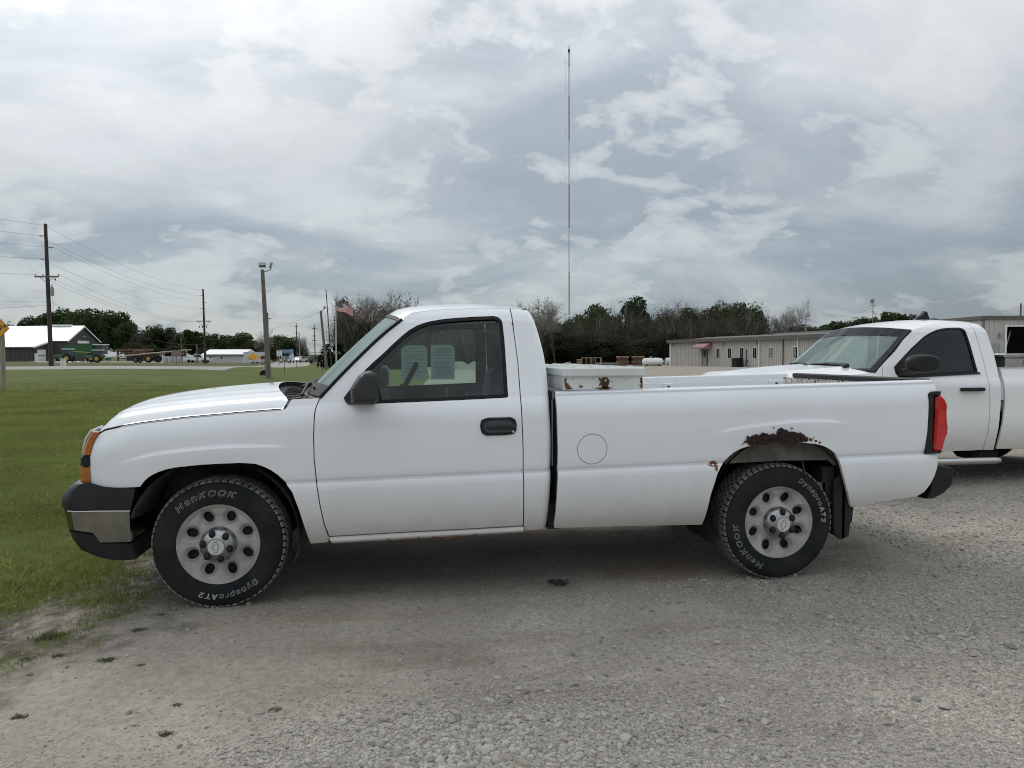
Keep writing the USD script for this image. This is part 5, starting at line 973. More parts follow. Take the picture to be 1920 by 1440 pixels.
instancer('/World/gravel', protos, pos, rquat(n, rs, False), np.repeat(sz[:, None], 3, 1), rs.integers(0, 8, n), 'stuff')
print('stones', n)

# stones and clods one can pick out
picks = [(3.74, -.85, .030, 1), (3.72, -.93, .022, 0), (3.84, -.92, .024, 0), (3.93, -.89, .020, 2), (3.96, -1.09, .026, 2), (3.72, -1.14, .022, 1), (1.45, -1.03, .013, 0), (1.53, -1.15, .014, 0), (1.56, -1.18, .016, 2), (1.54, -1.41, .019, 0), (1.43, -1.43, .017, 1), (1.08, -1.56, .017, 0), (.97, -1.33, .017, 1), (.96, -1.52, .020, 1), (2.20, -1.62, .017, 2), (3.20, -1.58, .022, 0), (1.85, -1.76, .020, 1), (1.45, -.87, .010, 2), (1.84, -.85, .012, 2), (3.03, -1.39, .012, 3), (3.12, -.59, .010, 0), (3.13, -1.51, .016, 2), (1.23, -1.39, .016, 1), (1.65, -.99, .012, 0), (1.29, -1.48, .014, 3), (1.76, -1.66, .015, 0)]
PLACE = ['largest of the cluster at the right', 'front one of the cluster at the right', 'middle one of the cluster at the right', 'rearmost of the cluster at the right', 'nearest the right edge of the picture', 'just in front of the cluster at the right', 'in a pair below the bed front', 'upper one of a pair near the bottom centre', 'lower one of a pair near the bottom centre', 'lowest flat one at the bottom centre', 'left of the flat one at the bottom centre', 'at the bottom edge below the door', 'on the stony patch below the door', 'at the bottom edge left of the others', 'alone at the bottom edge below the fuel door', 'bottom edge below the rear wheel', 'bottom edge right of centre', 'small one nearest the oil stain', 'small one below the fuel door', 'small one below the rear wheel', 'small one behind the rear wheel', 'below the rear wheel, left of a pale one', 'on the stony patch at the bottom centre', 'small one right of the pair', 'buff one on the stony patch', 'small one near the bottom edge right of centre']
where = ['at the front of the picture', 'in the loose gravel', 'on the stony patch', 'near the bottom edge', 'on the right of the lot']
tone = ['pale grey', 'mid grey', 'dark grey', 'buff']
for i, (x, y, s, m) in enumerate(picks):
    v, f = stone(100+i, 2); v = v*s*[1, 1, .9]@Rz(i*1.3).T; z = float(zt(np.array([x]), np.array([y]))[0])
    hx_ = PLACE[i]
    obj(W_, 'stone', (v+[x, y, z+s*.28], f), SM[m], label=f'{tone[m]} angular stone in the gravel, {hx_}', cat_='stone', group='larger stones in the gravel', loc=(x, y, z))
# grass
def tuft(seed, n, h, spread, wid, lean=.5):
    r = np.random.default_rng(seed); V, F = [], []
    for i in range(n):
        a = r.uniform(0, 2*np.pi); b = np.array([*(r.normal(0, spread, 2)), -.004]); hh = h*r.uniform(.55, 1.25); ln = r.uniform(.05, lean)*hh; dr = np.array([math.cos(a), math.sin(a), 0]); sd = np.array([-dr[1], dr[0], 0])*wid*r.uniform(.7, 1.3)
        mid = b+dr*ln*.35+[0, 0, hh*.6]; tip = b+dr*ln+[0, 0, hh]; o = len(V)
        V += [b-sd, b+sd, mid+sd*.75, mid-sd*.75, tip]; F += [[o, o+1, o+2], [o, o+2, o+3], [o+3, o+2, o+4]]
    return np.array(V), np.array(F)
def blade_mat(name, c1, c2):
    N = {"g": ("geometry", {}), "r": ("rgb_ramp", ramp((0, c1), (.80, c2), (.9, (.38, .345, .19)), (1, (.45, .41, .26)))), "d": ("diffuse_bsdf", {}), "t": ("translucent_bsdf", {}), "m": ("mix_closure", {"fac": .28}), "n": ("noise_texture", {"scale": .5, "detail": 3.0}), "nr": ("rgb_ramp", ramp((.3, .78), (.7, 1.2))), "mm": ("mix_color", {"blend_type": "multiply", "fac": 1.0, "use_clamp": False})}
    return usdkit.material(stage, '/World/Looks/'+name, N, [("g.random_per_island", "r.fac"), ("g.position", "n.vector"), ("n.fac", "nr.fac"), ("r.color", "mm.a"), ("nr.color", "mm.b"), ("mm.result", "d.color"), ("mm.result", "t.color"), ("d.BSDF", "m.closure1"), ("t.BSDF", "m.closure2")], surface="m.closure")
M_blade = blade_mat('grass_blades', (.185, .216, .066), (.31, .325, .12))
gp = [(*tuft(60+i, 34, .030, .060, .0020, 1.5), M_blade) for i in range(4)]
M_clip = blade_mat('dry_clippings', (.24, .25, .11), (.36, .35, .18)); gp += [(*tuft(80+i, 26, .022, .070, .0026, 3.0), M_clip) for i in range(2)]
n = 165000; d = 2.2+(rs.random(n)**1.25)*36; u = rs.uniform(-1.15, .02, n); P2 = EYE[:2]+d[:, None]*FH+(u*d)[:, None]*RH
inl = WORLDR.difference(LOT0).intersection(sbox(-60, -9, 8, 60)); dd_ = shapely.distance(shapely.points(P2), LOT0); on_l = shapely.contains_xy(inl, P2[:, 0], P2[:, 1])
fr_n = meshkit.fbm(np.column_stack([P2*2.0, 0*d]), 3, 44)
_db = shapely.distance(shapely.points(P2), LineString(LOT0.exterior.coords).intersection(Point(EYE[0], EYE[1]).buffer(12))); _fr = ~on_l & shapely.contains_xy(LOT0.exterior.intersection(Point(EYE[0], EYE[1]).buffer(12)).buffer(.5), P2[:, 0], P2[:, 1]) & (P2[:, 0] < -.35) & (rs.random(n) < .42*np.clip((fr_n-.40)/.2, 0, 1)*np.clip(1-_db/.48, 0, 1)); keep = _fr | on_l & (rs.random(n) < np.clip(d/11, .30, 1)*np.clip((36-d)/24, 0, 1)*np.clip((dd_+.10+1.0*(fr_n-.5))/.34, .12, 1)); P2 = P2[keep]; d = d[keep]; n = len(P2)
s = rs.uniform(.7, 1.15, n)*np.clip(.75+d*.035, .8, 1.7)
_sv = P2@np.array([.10, .995])+.9*(meshkit.fbm(np.column_stack([P2*.25, 0*d]), 3, 52)-.5)+.35*(meshkit.fbm(np.column_stack([P2*1.3, 0*d]), 2, 53)-.5)     # rows left by the mower
_ph = np.abs((_sv/1.15) % 1-.5); _cl = np.clip(.05+.85*np.clip((.13-_ph)/.10, 0, 1)*np.clip(2.6*(meshkit.fbm(np.column_stack([P2*.6, 0*d]), 3, 54)-.36), 0, 1), 0, .8); s *= 1+.28*np.sin(2*np.pi*_sv/2.3)
pos = np.column_stack([P2, zt(P2[:, 0], P2[:, 1])]); instancer('/World/grass', gp, pos, rquat(n, rs, False), np.column_stack([s*1.25, s*1.25, s*np.clip(1.05-d*.012, .6, 1)]), np.where(rs.random(n) < _cl, rs.integers(4, 6, n), rs.integers(0, 4, n)), 'stuff')
print('tufts', n)
weeds = [(-.73, -.28, .075, 'largest dusty weed tuft, at the lawn edge on the left'), (-.33, -.24, .035, 'low dark weed patch below the front tyre, right of the largest tuft'), (-.34, -.59, .04, 'flat green weed patch in the pale dust at the left'), (-.73, -.52, .03, 'small weed tuft beside the left edge of the picture'), (-.16, -.68, .02, 'tiny weed right of the flat green patch'), (-.29, -.02, .022, 'tiny weed nearest the front tyre'), (.16, -1.34, .028, 'small weed tuft lowest in the dirt at the left'), (.13, -1.11, .02, 'tiny weed above the lowest tuft'), (-.46, -1.12, .03, 'small weed tuft low at the left edge'), (.53, -1.20, .026, 'dark weed at the edge of the stony patch'), (-.60, -.50, .03, 'weed tuft just below the largest one')]
M_weed = blade_mat('dusty_weed', (.11, .12, .065), (.18, .185, .11))
for i, (x, y, s, lb) in enumerate(weeds):
    v, f = tuft(200+i, int(300*s/.06), s*.5, s*.5, .0026, 1.5); z = float(zt(np.array([x]), np.array([y]))[0]); v = v*[.95, .7, .55]
    obj(W_, 'weed_tuft', (v+[x, y, z], f), M_weed, label=lb, cat_='weed', group='weeds in the dirt', loc=(x, y, z))
v, f = stone(77, 1); x, y = -.94, .56; z = float(zt(np.array([x]), np.array([y]))[0]); obj(W_, 'dead_leaf', (np.array([[0, 0, .01], [.03, -.012, .03], [.062, .004, .02], [.03, .022, .012]])+[x, y, z+.01], np.array([[0, 1, 2], [0, 2, 3]])), mat('pale_dead_leaf', (.22, .20, .16), (.15, .13, .10), scale=40, rough=.9), label='pale dead leaf lying at the lawn edge ahead of the front tyre', cat_='leaf', loc=(x, y, z))
st_ = blotch(2.0, .21, .065, .05, 55); v2, f2 = tri_poly(st_); obj(W_, 'oil_stain', (np.column_stack([v2, zt(v2[:, 0], v2[:, 1])+.006]), f2), mat('oily_gravel', (.030, .029, .028), (.07, .067, .062), scale=40, rough=.6), kind='stuff')

# ------------------------------------------------------------------ trees
def leaf_mat(name, c1, c2, c3=None, tr=.25):
    N = {"g": ("geometry", {}), "r": ("rgb_ramp", ramp((0, c1), (.75, c2), (1, c3 or c2))), "oi": ("object_info", {}), "h": ("rgb_ramp", ramp((0, .72), (1, 1.22))), "mm": ("mix_color", {"blend_type": "multiply", "fac": 1.0, "use_clamp": False}), "d": ("diffuse_bsdf", {}), "t": ("translucent_bsdf", {}), "m": ("mix_closure", {"fac": tr+.13})}
    return usdkit.material(stage, '/World/Looks/'+name, N, [("g.random_per_island", "r.fac"), ("oi.random", "h.fac"), ("r.color", "mm.a"), ("h.color", "mm.b"), ("mm.result", "d.color"), ("mm.result", "t.color"), ("d.BSDF", "m.closure1"), ("t.BSDF", "m.closure2")], surface="m.closure")
M_bark = mat('grey_bark', (.055, .048, .042), (.095, .085, .075), scale=6, rough=.95)
M_twig = mat('bare_twigs', (.155, .135, .12), (.22, .195, .178), scale=2, rough=.95)
M_leafA = leaf_mat('dark_green_leaves', (.048, .072, .030), (.085, .118, .046), (.125, .15, .065))
M_leafB = leaf_mat('fresh_green_leaves', (.060, .085, .028), (.105, .130, .045), (.15, .165, .07))
M_leafC = leaf_mat('dull_brown_green_leaves', (.062, .066, .042), (.098, .098, .064), (.13, .125, .088))
M_leafD = leaf_mat('evergreen_needles', (.016, .026, .014), (.034, .046, .024), (.055, .062, .036))
def leaf_cards(P, r, s0, s1, up=.3):
    n = len(P); a = r.normal(size=(n, 3)); a[:, 2] *= .6; a /= np.linalg.norm(a, axis=1, keepdims=True); b = np.cross(a, r.normal(size=(n, 3))); b /= np.linalg.norm(b, axis=1, keepdims=True); s = r.uniform(s0, s1, (n, 1))
    V = np.stack([P-a*s-b*s*.35, P+b*s*.62, P+a*s+b*s*.1, P-b*s*.55], 1).reshape(-1, 3); k = np.arange(n)*4; return V, np.vstack([np.stack([k, k+1, k+2], 1), np.stack([k, k+2, k+3], 1)])
def branches(r, h, r0, trunk_h, n_main, spread, levels, nseg=5, up=.35, twig=1.0, upward=.75):
    """recursive limbs; returns list of polylines with radii, and tips"""
    out, tips = [], []
    def grow(p, d, L, rad, lev):
        pts, rr = [p], [rad]; q = p.copy(); dd = d.copy(); k = nseg if lev < 2 else 3
        for i in range(k):
            dd = dd+r.normal(0, .13, 3)+[0, 0, up*.12]; dd /= np.linalg.norm(dd); q = q+dd*L/k; pts.append(q.copy()); rr.append(rad*(1-.62*(i+1)/k))
        out.append((np.array(pts), np.array(rr), lev)); tips.append(q)
        if lev >= levels: return
        nb = (n_main if lev == 0 else r.integers(3, 6))
        for j in range(nb):
            t = r.uniform(.35, 1.0) if lev else r.uniform(.25, 1.0); i = min(int(t*k), k-1); b = pts[i]+(pts[i+1]-pts[i])*(t*k-i); ax = r.normal(size=3); ax -= dd*(ax@dd); ax /= np.linalg.norm(ax); nd = dd*upward+ax*spread*r.uniform(.6, 1.2)+[0, 0, up*.5]; nd /= np.linalg.norm(nd)
            grow(b, nd, L*r.uniform(.50, .74), max(rr[i]*.58, (.020, .020, .020, .016, .014)[lev]*twig), lev+1)
    grow(np.array([0, 0, 0.]), np.array([0, 0, 1.]), trunk_h, r0, 0)
    return out, np.array(tips)
def limb_mesh(bs, n0=7):
    return cat([tube(p, rr, n0 if lev == 0 else (5 if lev == 1 else 3), caps=False) for p, rr, lev in bs])
def twig_cards(P, r, l0, l1, w):
    n = len(P); a = r.normal(size=(n, 3))*[.6, .6, .5]+[0, 0, .75]; a += (P-P.mean(0))*[.10, .10, .03]; a /= np.linalg.norm(a, axis=1, keepdims=True); b = np.cross(a, r.normal(size=(n, 3))); b /= np.linalg.norm(b, axis=1, keepdims=True); L_ = r.uniform(l0, l1, (n, 1)); ww = w*r.uniform(.6, 1.2, (n, 1))
    V = np.stack([P-b*ww, P+b*ww, P+a*L_+b*ww*.3], 1).reshape(-1, 3); k = np.arange(n)*3; return V, np.stack([k, k+1, k+2], 1)
PROTO = {}
def leafy(seed, h, w, leafm, nleaf=4200, s=(.16, .34), conic=0., trunk=.25, gap=.5):
    """trunk with limbs and a crown of leaf clumps; foot at the origin"""
    r = np.random.default_rng(seed); bs, tips = branches(r, h, .022*h, h*.55, 7, .9, 2)
    k = int(26+6*w); c = []
    while len(c) < k:
        p = r.uniform(-1, 1, 3)
        if np.hypot(p[0], p[1]) > (1-conic*(p[2]+1)/2)*math.sqrt(max(0, 1-(p[2]*.95)**2 if conic == 0 else 1)) : continue
        c.append(p*[w/2*.86, w/2*.86, h*(1-trunk)/2*.9]+[0, 0, h*(trunk+(1-trunk)/2)])
    c = np.array(c); rad = r.uniform(.10, .21, k)*w*(1 if conic == 0 else .7); P = []
    for i in range(nleaf):
        j = r.integers(k); q = r.normal(size=3); q /= np.linalg.norm(q); q *= rad[j]*r.uniform(.45, 1.0)**.5; q[2] *= .75; P.append(c[j]+q)
    return limb_mesh([b for b in bs if b[2] < 2]), leaf_cards(np.array(P), r, *s), leafm
def put_proto(key, name, label, catg, loc, group, trunkm, parts, rotz=0, scale=1.0, scale3=None):
    """the first of a kind carries the meshes, later ones refer to it"""
    if key not in PROTO:
        pt = f'{W_}/Looks' ; cls = stage.CreateClassPrim('/World/Looks/model_'+key) if False else UsdGeom.Xform.Define(stage, '/World/Prototypes_'+key) if False else None
        p = thing(name, label, catg, (0, 0, 0), group); ORG[p] = np.zeros(3)
        for nm, me, m, sm in parts: obj(p, nm, me, m, smooth=sm)
        x = UsdGeom.Xformable(stage.GetPrimAtPath(p)); x.ClearXformOpOrder(); pr = x.GetPrim()
        pr.GetAttribute('xformOp:translate').Set(Gf.Vec3d(*map(float, loc))); pr.CreateAttribute('xformOp:rotateZ', Sdf.ValueTypeNames.Float).Set(float(math.degrees(rotz))); pr.CreateAttribute('xformOp:scale', Sdf.ValueTypeNames.Float3).Set(Gf.Vec3f(*(scale3 or (scale,)*3)))
        x.GetXformOpOrderAttr().Set(['xformOp:translate', 'xformOp:rotateZ', 'xformOp:scale']); PROTO[key] = p; return p
    return dup(PROTO[key], loc, label, group, rotz, scale, catg, name, scale3)
_lib = {}
def model(key):
    if key in _lib: return _lib[key]
    r = np.random.default_rng(abs(hash(key)) % 1000 if False else sum(map(ord, key)))
    if key.startswith('oak'): i = int(key[-1]); t, c, m = leafy(300+i, 10, 9, M_leafA, 5200, (.20, .40)); v = [('trunk', t, M_bark, True), ('crown', c, m, False)]
    elif key.startswith('fresh'): i = int(key[-1]); t, c, m = leafy(320+i, 10, 8, M_leafB, 4600, (.18, .36)); v = [('trunk', t, M_bark, True), ('crown', c, m, False)]
    elif key.startswith('dull'): i = int(key[-1]); t, c, m = leafy(340+i, 10, 9, M_leafC, 4200, (.16, .34), trunk=.08); v = [('trunk', t, M_bark, True), ('crown', c, m, False)]
    elif key.startswith('pine'): i = int(key[-1]); t, c, m = leafy(360+i, 10, 6.5, M_leafD, 4600, (.14, .30), conic=.75, trunk=.10); v = [('trunk', t, M_bark, True), ('crown', c, m, False)]
    elif key.startswith('bare'):
        i = int(key[-1]); rr = np.random.default_rng(380+i); bs, _ = branches(rr, 10, .17, 4.0, 9, 1.0, 4, up=.38, upward=.80); 
        v = [('trunk', limb_mesh([b for b in bs if b[2] < 2]), M_bark, True), ('crown', limb_mesh([b for b in bs if b[2] >= 2]), M_twig, False)]; _tp = np.vstack([b[0][1:] for b in bs if b[2] >= 3]); _q = twig_cards(_tp[rr.integers(len(_tp), size=2600)]+rr.normal(0, .10, (2600, 3)), rr, .35, .95, .016); v[1] = ('crown', cat([v[1][1], _q]), M_twig, False)
        bb = np.vstack([b[0] for b in bs]); _sc = 10/bb[:, 2].max(); v = [(a, (np.asarray(b[0])*_sc, b[1]), c, d) for a, b, c, d in v]
    else:                                            # brush: many stems from the ground, fine twigs, few leaves
        i = int(key[-1]); rr = np.random.default_rng(400+i); al, tp = [], []
        for k in range(13):
            bs, tips = branches(rr, 6, .05, rr.uniform(3.2, 5.4), 6, .65, 2, up=.7, upward=1.0); off = np.array([rr.normal(0, 1.5), rr.normal(0, 1.2), 0]); al += [(p+off, q*.9+.005, l) for p, q, l in bs]; tp.append(tips+off)
        tp = np.vstack(tp); P = np.vstack([tp[rr.integers(len(tp), size=900)]+rr.normal(0, .35, (900, 3)), np.column_stack([rr.normal(0, 2.1, 1500), rr.normal(0, 1.6, 1500), np.abs(rr.normal(0, 1.7, 1500))])])
        v = [('stems', limb_mesh(al, 4), M_twig, False), ('crown', cat([twig_cards(np.vstack([P, tp[rr.integers(len(tp), size=2400)]+rr.normal(0, .5, (2400, 3))*[1, 1, 1.4]-[0, 0, .6]]), rr, .4, 1.2, .022), leaf_cards(P[rr.integers(len(P), size=2200)]+rr.normal(0, .3, (2200, 3)), rr, .10, .24)]), M_leafC, False)]
    _lib[key] = v; return v
def tree(key, name, label, px, top, d, wpx=None, group=None, rz=None, base=None):
    """a tree at lateral tangent U(px), d metres ahead, so tall that it reaches the given angle above the horizon"""
    p = at(U(px), d, -.15); hor = 667+.004*(px-960); h = 1.4229-p[2]+(hor-top)/1332*d; parts = model(key)
    H = {'o': 10.0, 'f': 10.0, 'd': 10.0, 'p': 10.4, 'b': 10.0}[key[0]] if not key.startswith('brush') else 7.4
    W0 = {'o': 9.0, 'f': 8.0, 'd': 9.0, 'p': 5.4, 'b': 8.0}[key[0]] if not key.startswith('brush') else 7.0
    sz = h/H; sx = sz if wpx is None else (wpx/1332*d)/W0
    return put_proto(key, name, label, 'tree' if name != 'thicket_shrub' else 'shrub', p, group, None, parts, rotz=(px*1.7+d) % 6.28 if rz is None else rz, scale3=(sx, sx, sz))

# left of the road, behind the barn
for i, (px, top, d, w, k) in enumerate(((62, 590, 225, 60, 'oak0'), (92, 580, 235, 66, 'oak1'), (130, 577, 240, 72, 'oak2'), (160, 575, 232, 70, 'oak0'), (192, 577, 226, 72, 'oak1'), (222, 583, 220, 66, 'oak2'), (240, 600, 215, 48, 'oak0'), (28, 597, 300, 40, 'dull0'), (-10, 596, 300, 40, 'dull1'))):
    tree(k, 'deciduous_tree', ('tall dark green tree behind the white roofed barn, ' if px > 40 else 'distant dull tree behind the barn roof, ')+('leftmost of the row', 'second from the left', 'third from the left', 'above the middle of the roof', 'above the right end of the roof', 'right of the barn gable', 'lowest one at the right end', 'near the left edge', 'outermost at the left edge')[i], px, top, d, w, 'trees behind the barn')
L2 = [(268, 610, 205, 44, 'dull0'), (292, 606, 210, 46, 'oak1'), (318, 607, 212, 46, 'dull1'), (338, 614, 205, 36, 'dull2'), (362, 612, 200, 46, 'fresh0'), (384, 622, 205, 40, 'oak2'), (406, 622, 215, 44, 'fresh1'), (428, 622, 212, 36, 'fresh0'), (456, 621, 205, 56, 'oak0'), (474, 634, 195, 50, 'dull1'), (498, 634, 200, 44, 'dull0'), (524, 625, 205, 44, 'fresh1'), (545, 630, 200, 44, 'oak1'), (566, 642, 205, 26, 'dull2'), (252, 634, 190, 40, 'dull2'), (285, 640, 185, 44, 'dull0'), (330, 642, 190, 44, 'dull1'), (392, 645, 195, 44, 'dull2'), (440, 645, 195, 44, 'dull0'), (515, 648, 190, 40, 'dull1')]
wh = ['above the orange implement', 'above the right part of the orange implement', 'above the brown square sign', 'left of the second utility pole', 'just left of the second utility pole', 'right of the second utility pole', 'above the white building', 'above the right part of the white building', 'round dark one above the white trailer', 'low one behind the yellow sign', 'behind the light pole', 'behind the white sign', 'behind the semi truck', 'beside the far thin poles', 'right of the barn at ground level', 'low behind the orange implement', 'low behind the white tanks', 'low behind the white building', 'low behind the white trailer', 'low beside the semi truck']
for i, (px, top, d, w, k) in enumerate(L2):
    tree(k, 'deciduous_tree', {'d': 'dull brownish tree, ', 'o': 'dark green tree, ', 'f': 'fresh light green tree, '}[k[0]]+wh[i]+' across the road', px, top, d, w, 'trees across the road')
tree('bare0', 'bare_tree', 'grey bare tree seen just left of the wooden light pole', 487, 612, 190, 38, 'bare trees')
tree('bare1', 'bare_tree', 'small bare tree beside the thin far poles', 564, 624, 195, 26, 'bare trees')
# by the flag
tree('bare2', 'bare_tree', 'large wide bare tree behind the flag, above the windshield', 700, 535, 72, 150, 'bare trees')
tree('bare1', 'bare_tree', 'second bare tree in the wide clump behind the flag', 672, 548, 75, 95, 'bare trees', rz=1.0)
tree('bare0', 'bare_tree', 'right bare tree of the wide clump, over the cab roof front', 735, 552, 74, 90, 'bare trees', rz=2.2)
for i, (px, top, d, w, k) in enumerate(((668, 590, 74, 80, 'brush0'), (705, 588, 73, 90, 'brush1'), (745, 596, 76, 80, 'brush2'), (650, 618, 70, 44, 'brush1'), (690, 630, 69, 60, 'dull0'), (725, 640, 69, 60, 'dull1'))):
    tree(k, 'thicket_shrub', 'brown twiggy undergrowth below the wide bare tree, '+('left part', 'middle part', 'right part', 'beside the flagpole', 'low in front, left', 'low in front, right')[i], px, top, d, w, 'undergrowth below the wide bare tree')
tree('fresh2', 'deciduous_tree', 'narrow green tree at the flagpole, left of the wide bare tree', 645, 560, 78, 34, 'trees by the flag')
tree('pine0', 'pine_tree', 'small dark pine left of the flagpole', 612, 634, 66, 34, 'pines by the flag', rz=.3)
tree('pine1', 'pine_tree', 'dark pine right behind the flagpole', 634, 632, 67, 36, 'pines by the flag', rz=1.3)
for i, px in enumerate(range(765, 1005, 34)): tree(f'{("dull", "oak", "dull")[i % 3]}{i % 3}', 'deciduous_tree', f'tree seen through the cab windows, {("first","second","third","fourth","fifth","sixth","seventh","eighth")[i]} from the left', px, 588+(px*3) % 26, 96, 62, 'trees seen through the cab')
for i, px in enumerate(range(752, 1010, 30)): tree(f'brush{i % 3}', 'thicket_shrub', f'brush seen through the cab windows, {("first","second","third","fourth","fifth","sixth","seventh","eighth","ninth")[i]} from the left', px, 618+(px*5) % 18, 92, 64, 'brush seen through the cab')
for i, (px, d_) in enumerate(((862, 74), (893, 72))):
    p_ = at(U(px), d_); th_ = np.linspace(0, 2*np.pi, 19)[:-1]; rg_ = np.random.default_rng(700+i); obj(W_, 'gravel_pile', hull(np.vstack([np.stack([p_[0]+1.6*np.cos(th_), p_[1]+1.6*np.sin(th_), p_[2]-.1+0*th_], 1), np.stack([p_[0]+.5*np.cos(th_)+rg_.normal(0, .1, 18), p_[1]+.5*np.sin(th_), p_[2]+.75+rg_.normal(0, .05, 18)], 1)])), M_yard, label=('left pale gravel pile seen through the cab windows', 'right pale gravel pile seen through the cab windows')[i], cat_='gravel pile', loc=tuple(p_))
# the wood on the right
tree('bare1', 'bare_tree', 'spreading bare tree above the cab rear corner', 1012, 562, 92, 96, 'bare trees', rz=.4)
tree('bare2', 'bare_tree', 'smaller bare tree left of the radio tower', 1040, 574, 96, 60, 'bare trees', rz=2.9)
tree('bare0', 'bare_tree', 'lone bare tree at the right end of the wood', 1461, 563, 112, 66, 'bare trees', rz=.9)
for i, (px, top, d, w) in enumerate(((1226, 568, 122, 70), (1262, 574, 126, 60), (1298, 558, 124, 84), (1330, 562, 126, 60), (1362, 562, 128, 60), (1400, 566, 128, 50))):
    tree(f'bare{i % 3}', 'bare_tree', 'bare tree top standing above the dark wood, '+('leftmost', 'second from the left', 'tallest in the middle', 'right of the tallest', 'fifth from the left', 'rightmost')[i], px, top, d, w, 'bare trees above the wood', rz=i*1.1)
EV = [(1120, 574, 116, 62, 'oak1'), (1085, 592, 112, 60, 'fresh1'), (1152, 590, 118, 50, 'dull1'), (1190, 564, 118, 58, 'oak2'), (1210, 590, 116, 50, 'dull2'), (1288, 582, 121, 44, 'oak0'), (1345, 570, 122, 76, 'dull0'), (1380, 568, 121, 84, 'dull1'), (1412, 582, 120, 52, 'oak1'), (1320, 584, 122, 60, 'dull2'), (1060, 600, 112, 50, 'dull0'), (1035, 604, 110, 50, 'dull2'), (1250, 592, 120, 56, 'dull1')]
for i, (px, top, d, w, k) in enumerate(EV):
    tree(k, 'deciduous_tree', {'d': 'dull olive tree in the wood, ', 'o': 'dark green tree in the wood, ', 'f': 'lighter green tree in the wood, '}[k[0]]+('right of the radio tower', 'below the radio tower', 'second right of the tower', 'tallest dark peak of the wood', 'right of the dark peak', 'left of the tallest bare tree', 'rounded crown above the long building', 'broad crown above the awning', 'right shoulder of the wood', 'left of the rounded crowns', 'just right of the cab', 'beside the cab edge', 'in the middle dip')[i], px, top, d, w, 'trees of the wood')
BR = [(px, 596+((px*7) % 22), 104+(px*13) % 12, 78, f'brush{(px//31) % 3}') for px in range(1012, 1440, 31)]
for i, (px, top, d, w, k) in enumerate(BR): tree(k, 'thicket_shrub', f'tall brown leafless brush along the edge of the wood, {("first","second","third","fourth","fifth","sixth","seventh","eighth","ninth","tenth","eleventh","twelfth","thirteenth","fourteenth")[i]} clump from the cab', px, top, d, w, 'brush along the wood')
for i, px in enumerate(range(1020, 1440, 34)): tree(f'dull{i % 3}', 'thicket_shrub', f'low dark undergrowth at the foot of the wood, {("first","second","third","fourth","fifth","sixth","seventh","eighth","ninth","tenth","eleventh","twelfth","thirteenth")[i]} clump from the cab', px, 622+(px*5) % 16, 102, 76, 'undergrowth of the wood')
FR = [(1440, 622, 130, 60, 'dull1'), (1475, 620, 150, 64, 'dull0'), (1497, 614, 170, 62, 'oak0'), (1528, 616, 180, 76, 'dull1'), (1560, 611, 185, 80, 'oak2'), (1590, 602, 190, 78, 'dull0'), (1614, 603, 190, 70, 'oak1'), (1642, 597, 195, 82, 'dull2'), (1668, 593, 195, 84, 'oak0'), (1696, 592, 200, 70, 'dull1'), (1832, 600, 210, 50, 'dull1'), (1858, 602, 210, 44, 'dull2')]
for i, (px, top, d, w, k) in enumerate(FR): tree(k, 'deciduous_tree', 'distant tree beyond the metal buildings, '+('at the right end of the wood', 'behind the lone bare tree', 'right of the lone bare tree', 'left of the roof vent pipe', 'above the windshield of the rear pickup', 'left of the thin aerial', 'at the thin aerial', 'right of the thin aerial', 'highest above the cab roof', 'beside the roof antenna', 'left of the warehouse roof', 'behind the warehouse roof corner')[i], px, top, d, w, 'trees beyond the buildings')

# ------------------------------------------------------------------ radio tower
def horizon(px): return 667+.004*(px-960)
def zof(px, py, d): return 1.4229+(horizon(px)-py)/1332*d
M_tw_w = mat('tower_white', (.62, .62, .62), rough=.6); M_tw_r = mat('tower_red', (.40, .17, .16), rough=.6); M_steel = mat('galvanised_steel', (.30, .31, .31), (.24, .245, .245), scale=20, rough=.5, metal=.6)
M_wire = mat('line_wire', (.11, .113, .117), rough=.6); M_wood = mat('weathered_pole_wood', (.105, .090, .074), (.16, .142, .12), scale=6, rough=.95, stretch=(8, 8, .6)); M_woodd = mat('creosoted_pole_wood', (.028, .023, .020), (.055, .046, .039), scale=6, rough=.95, stretch=(8, 8, .5))
D = 280.; base = at(U(1067.5), D); top = zof(1070, 109, D); TW = thing('radio_tower', 'tall thin guyed lattice radio mast with red and white sections above the wood', 'radio mast', base)
sec = np.linspace(base[2], top, 22); wd = .34
legs = [np.array([wd*math.cos(a), wd*math.sin(a), 0]) for a in (.5, .5+2*math.pi/3, .5+4*math.pi/3)]; B2_ = np.array([base[0], base[1], 0])
for i in range(21):
    z0, z1 = sec[i], sec[i+1]; ms = []
    for a in range(3):
        ms.append(tube([B2_+legs[a]+[0, 0, z0], B2_+legs[a]+[0, 0, z1]], .052, 4, caps=False))
        for k in range(4):
            za, zb = z0+(z1-z0)*k/4, z0+(z1-z0)*(k+1)/4; ms.append(tube([B2_+legs[a]+[0, 0, za], B2_+legs[(a+1) % 3]+[0, 0, zb]], .055, 3, caps=False))
    obj(TW, 'mast_section', ms, M_tw_r if (i // 3) % 2 == (1 if i < 20 else 0) else M_tw_w)
obj(TW, 'beacon', lathe([(0, 0), (.4, 0), (.4, .9), (.12, 1.4), (.10, 2.6), (0, 2.6)], (base[0], base[1], top), 'z', 8), M_woodd)
for zz in (top-4, top-9, top-14, top-30, top-48): obj(TW, 'side_aerial', [tube([B2_+[-.6, 0, zz], B2_+[-1.6, 0, zz]], .03, 4), tube([B2_+[-1.4, 0, zz-2], B2_+[-1.4, 0, zz+2]], .035, 4)], M_steel)
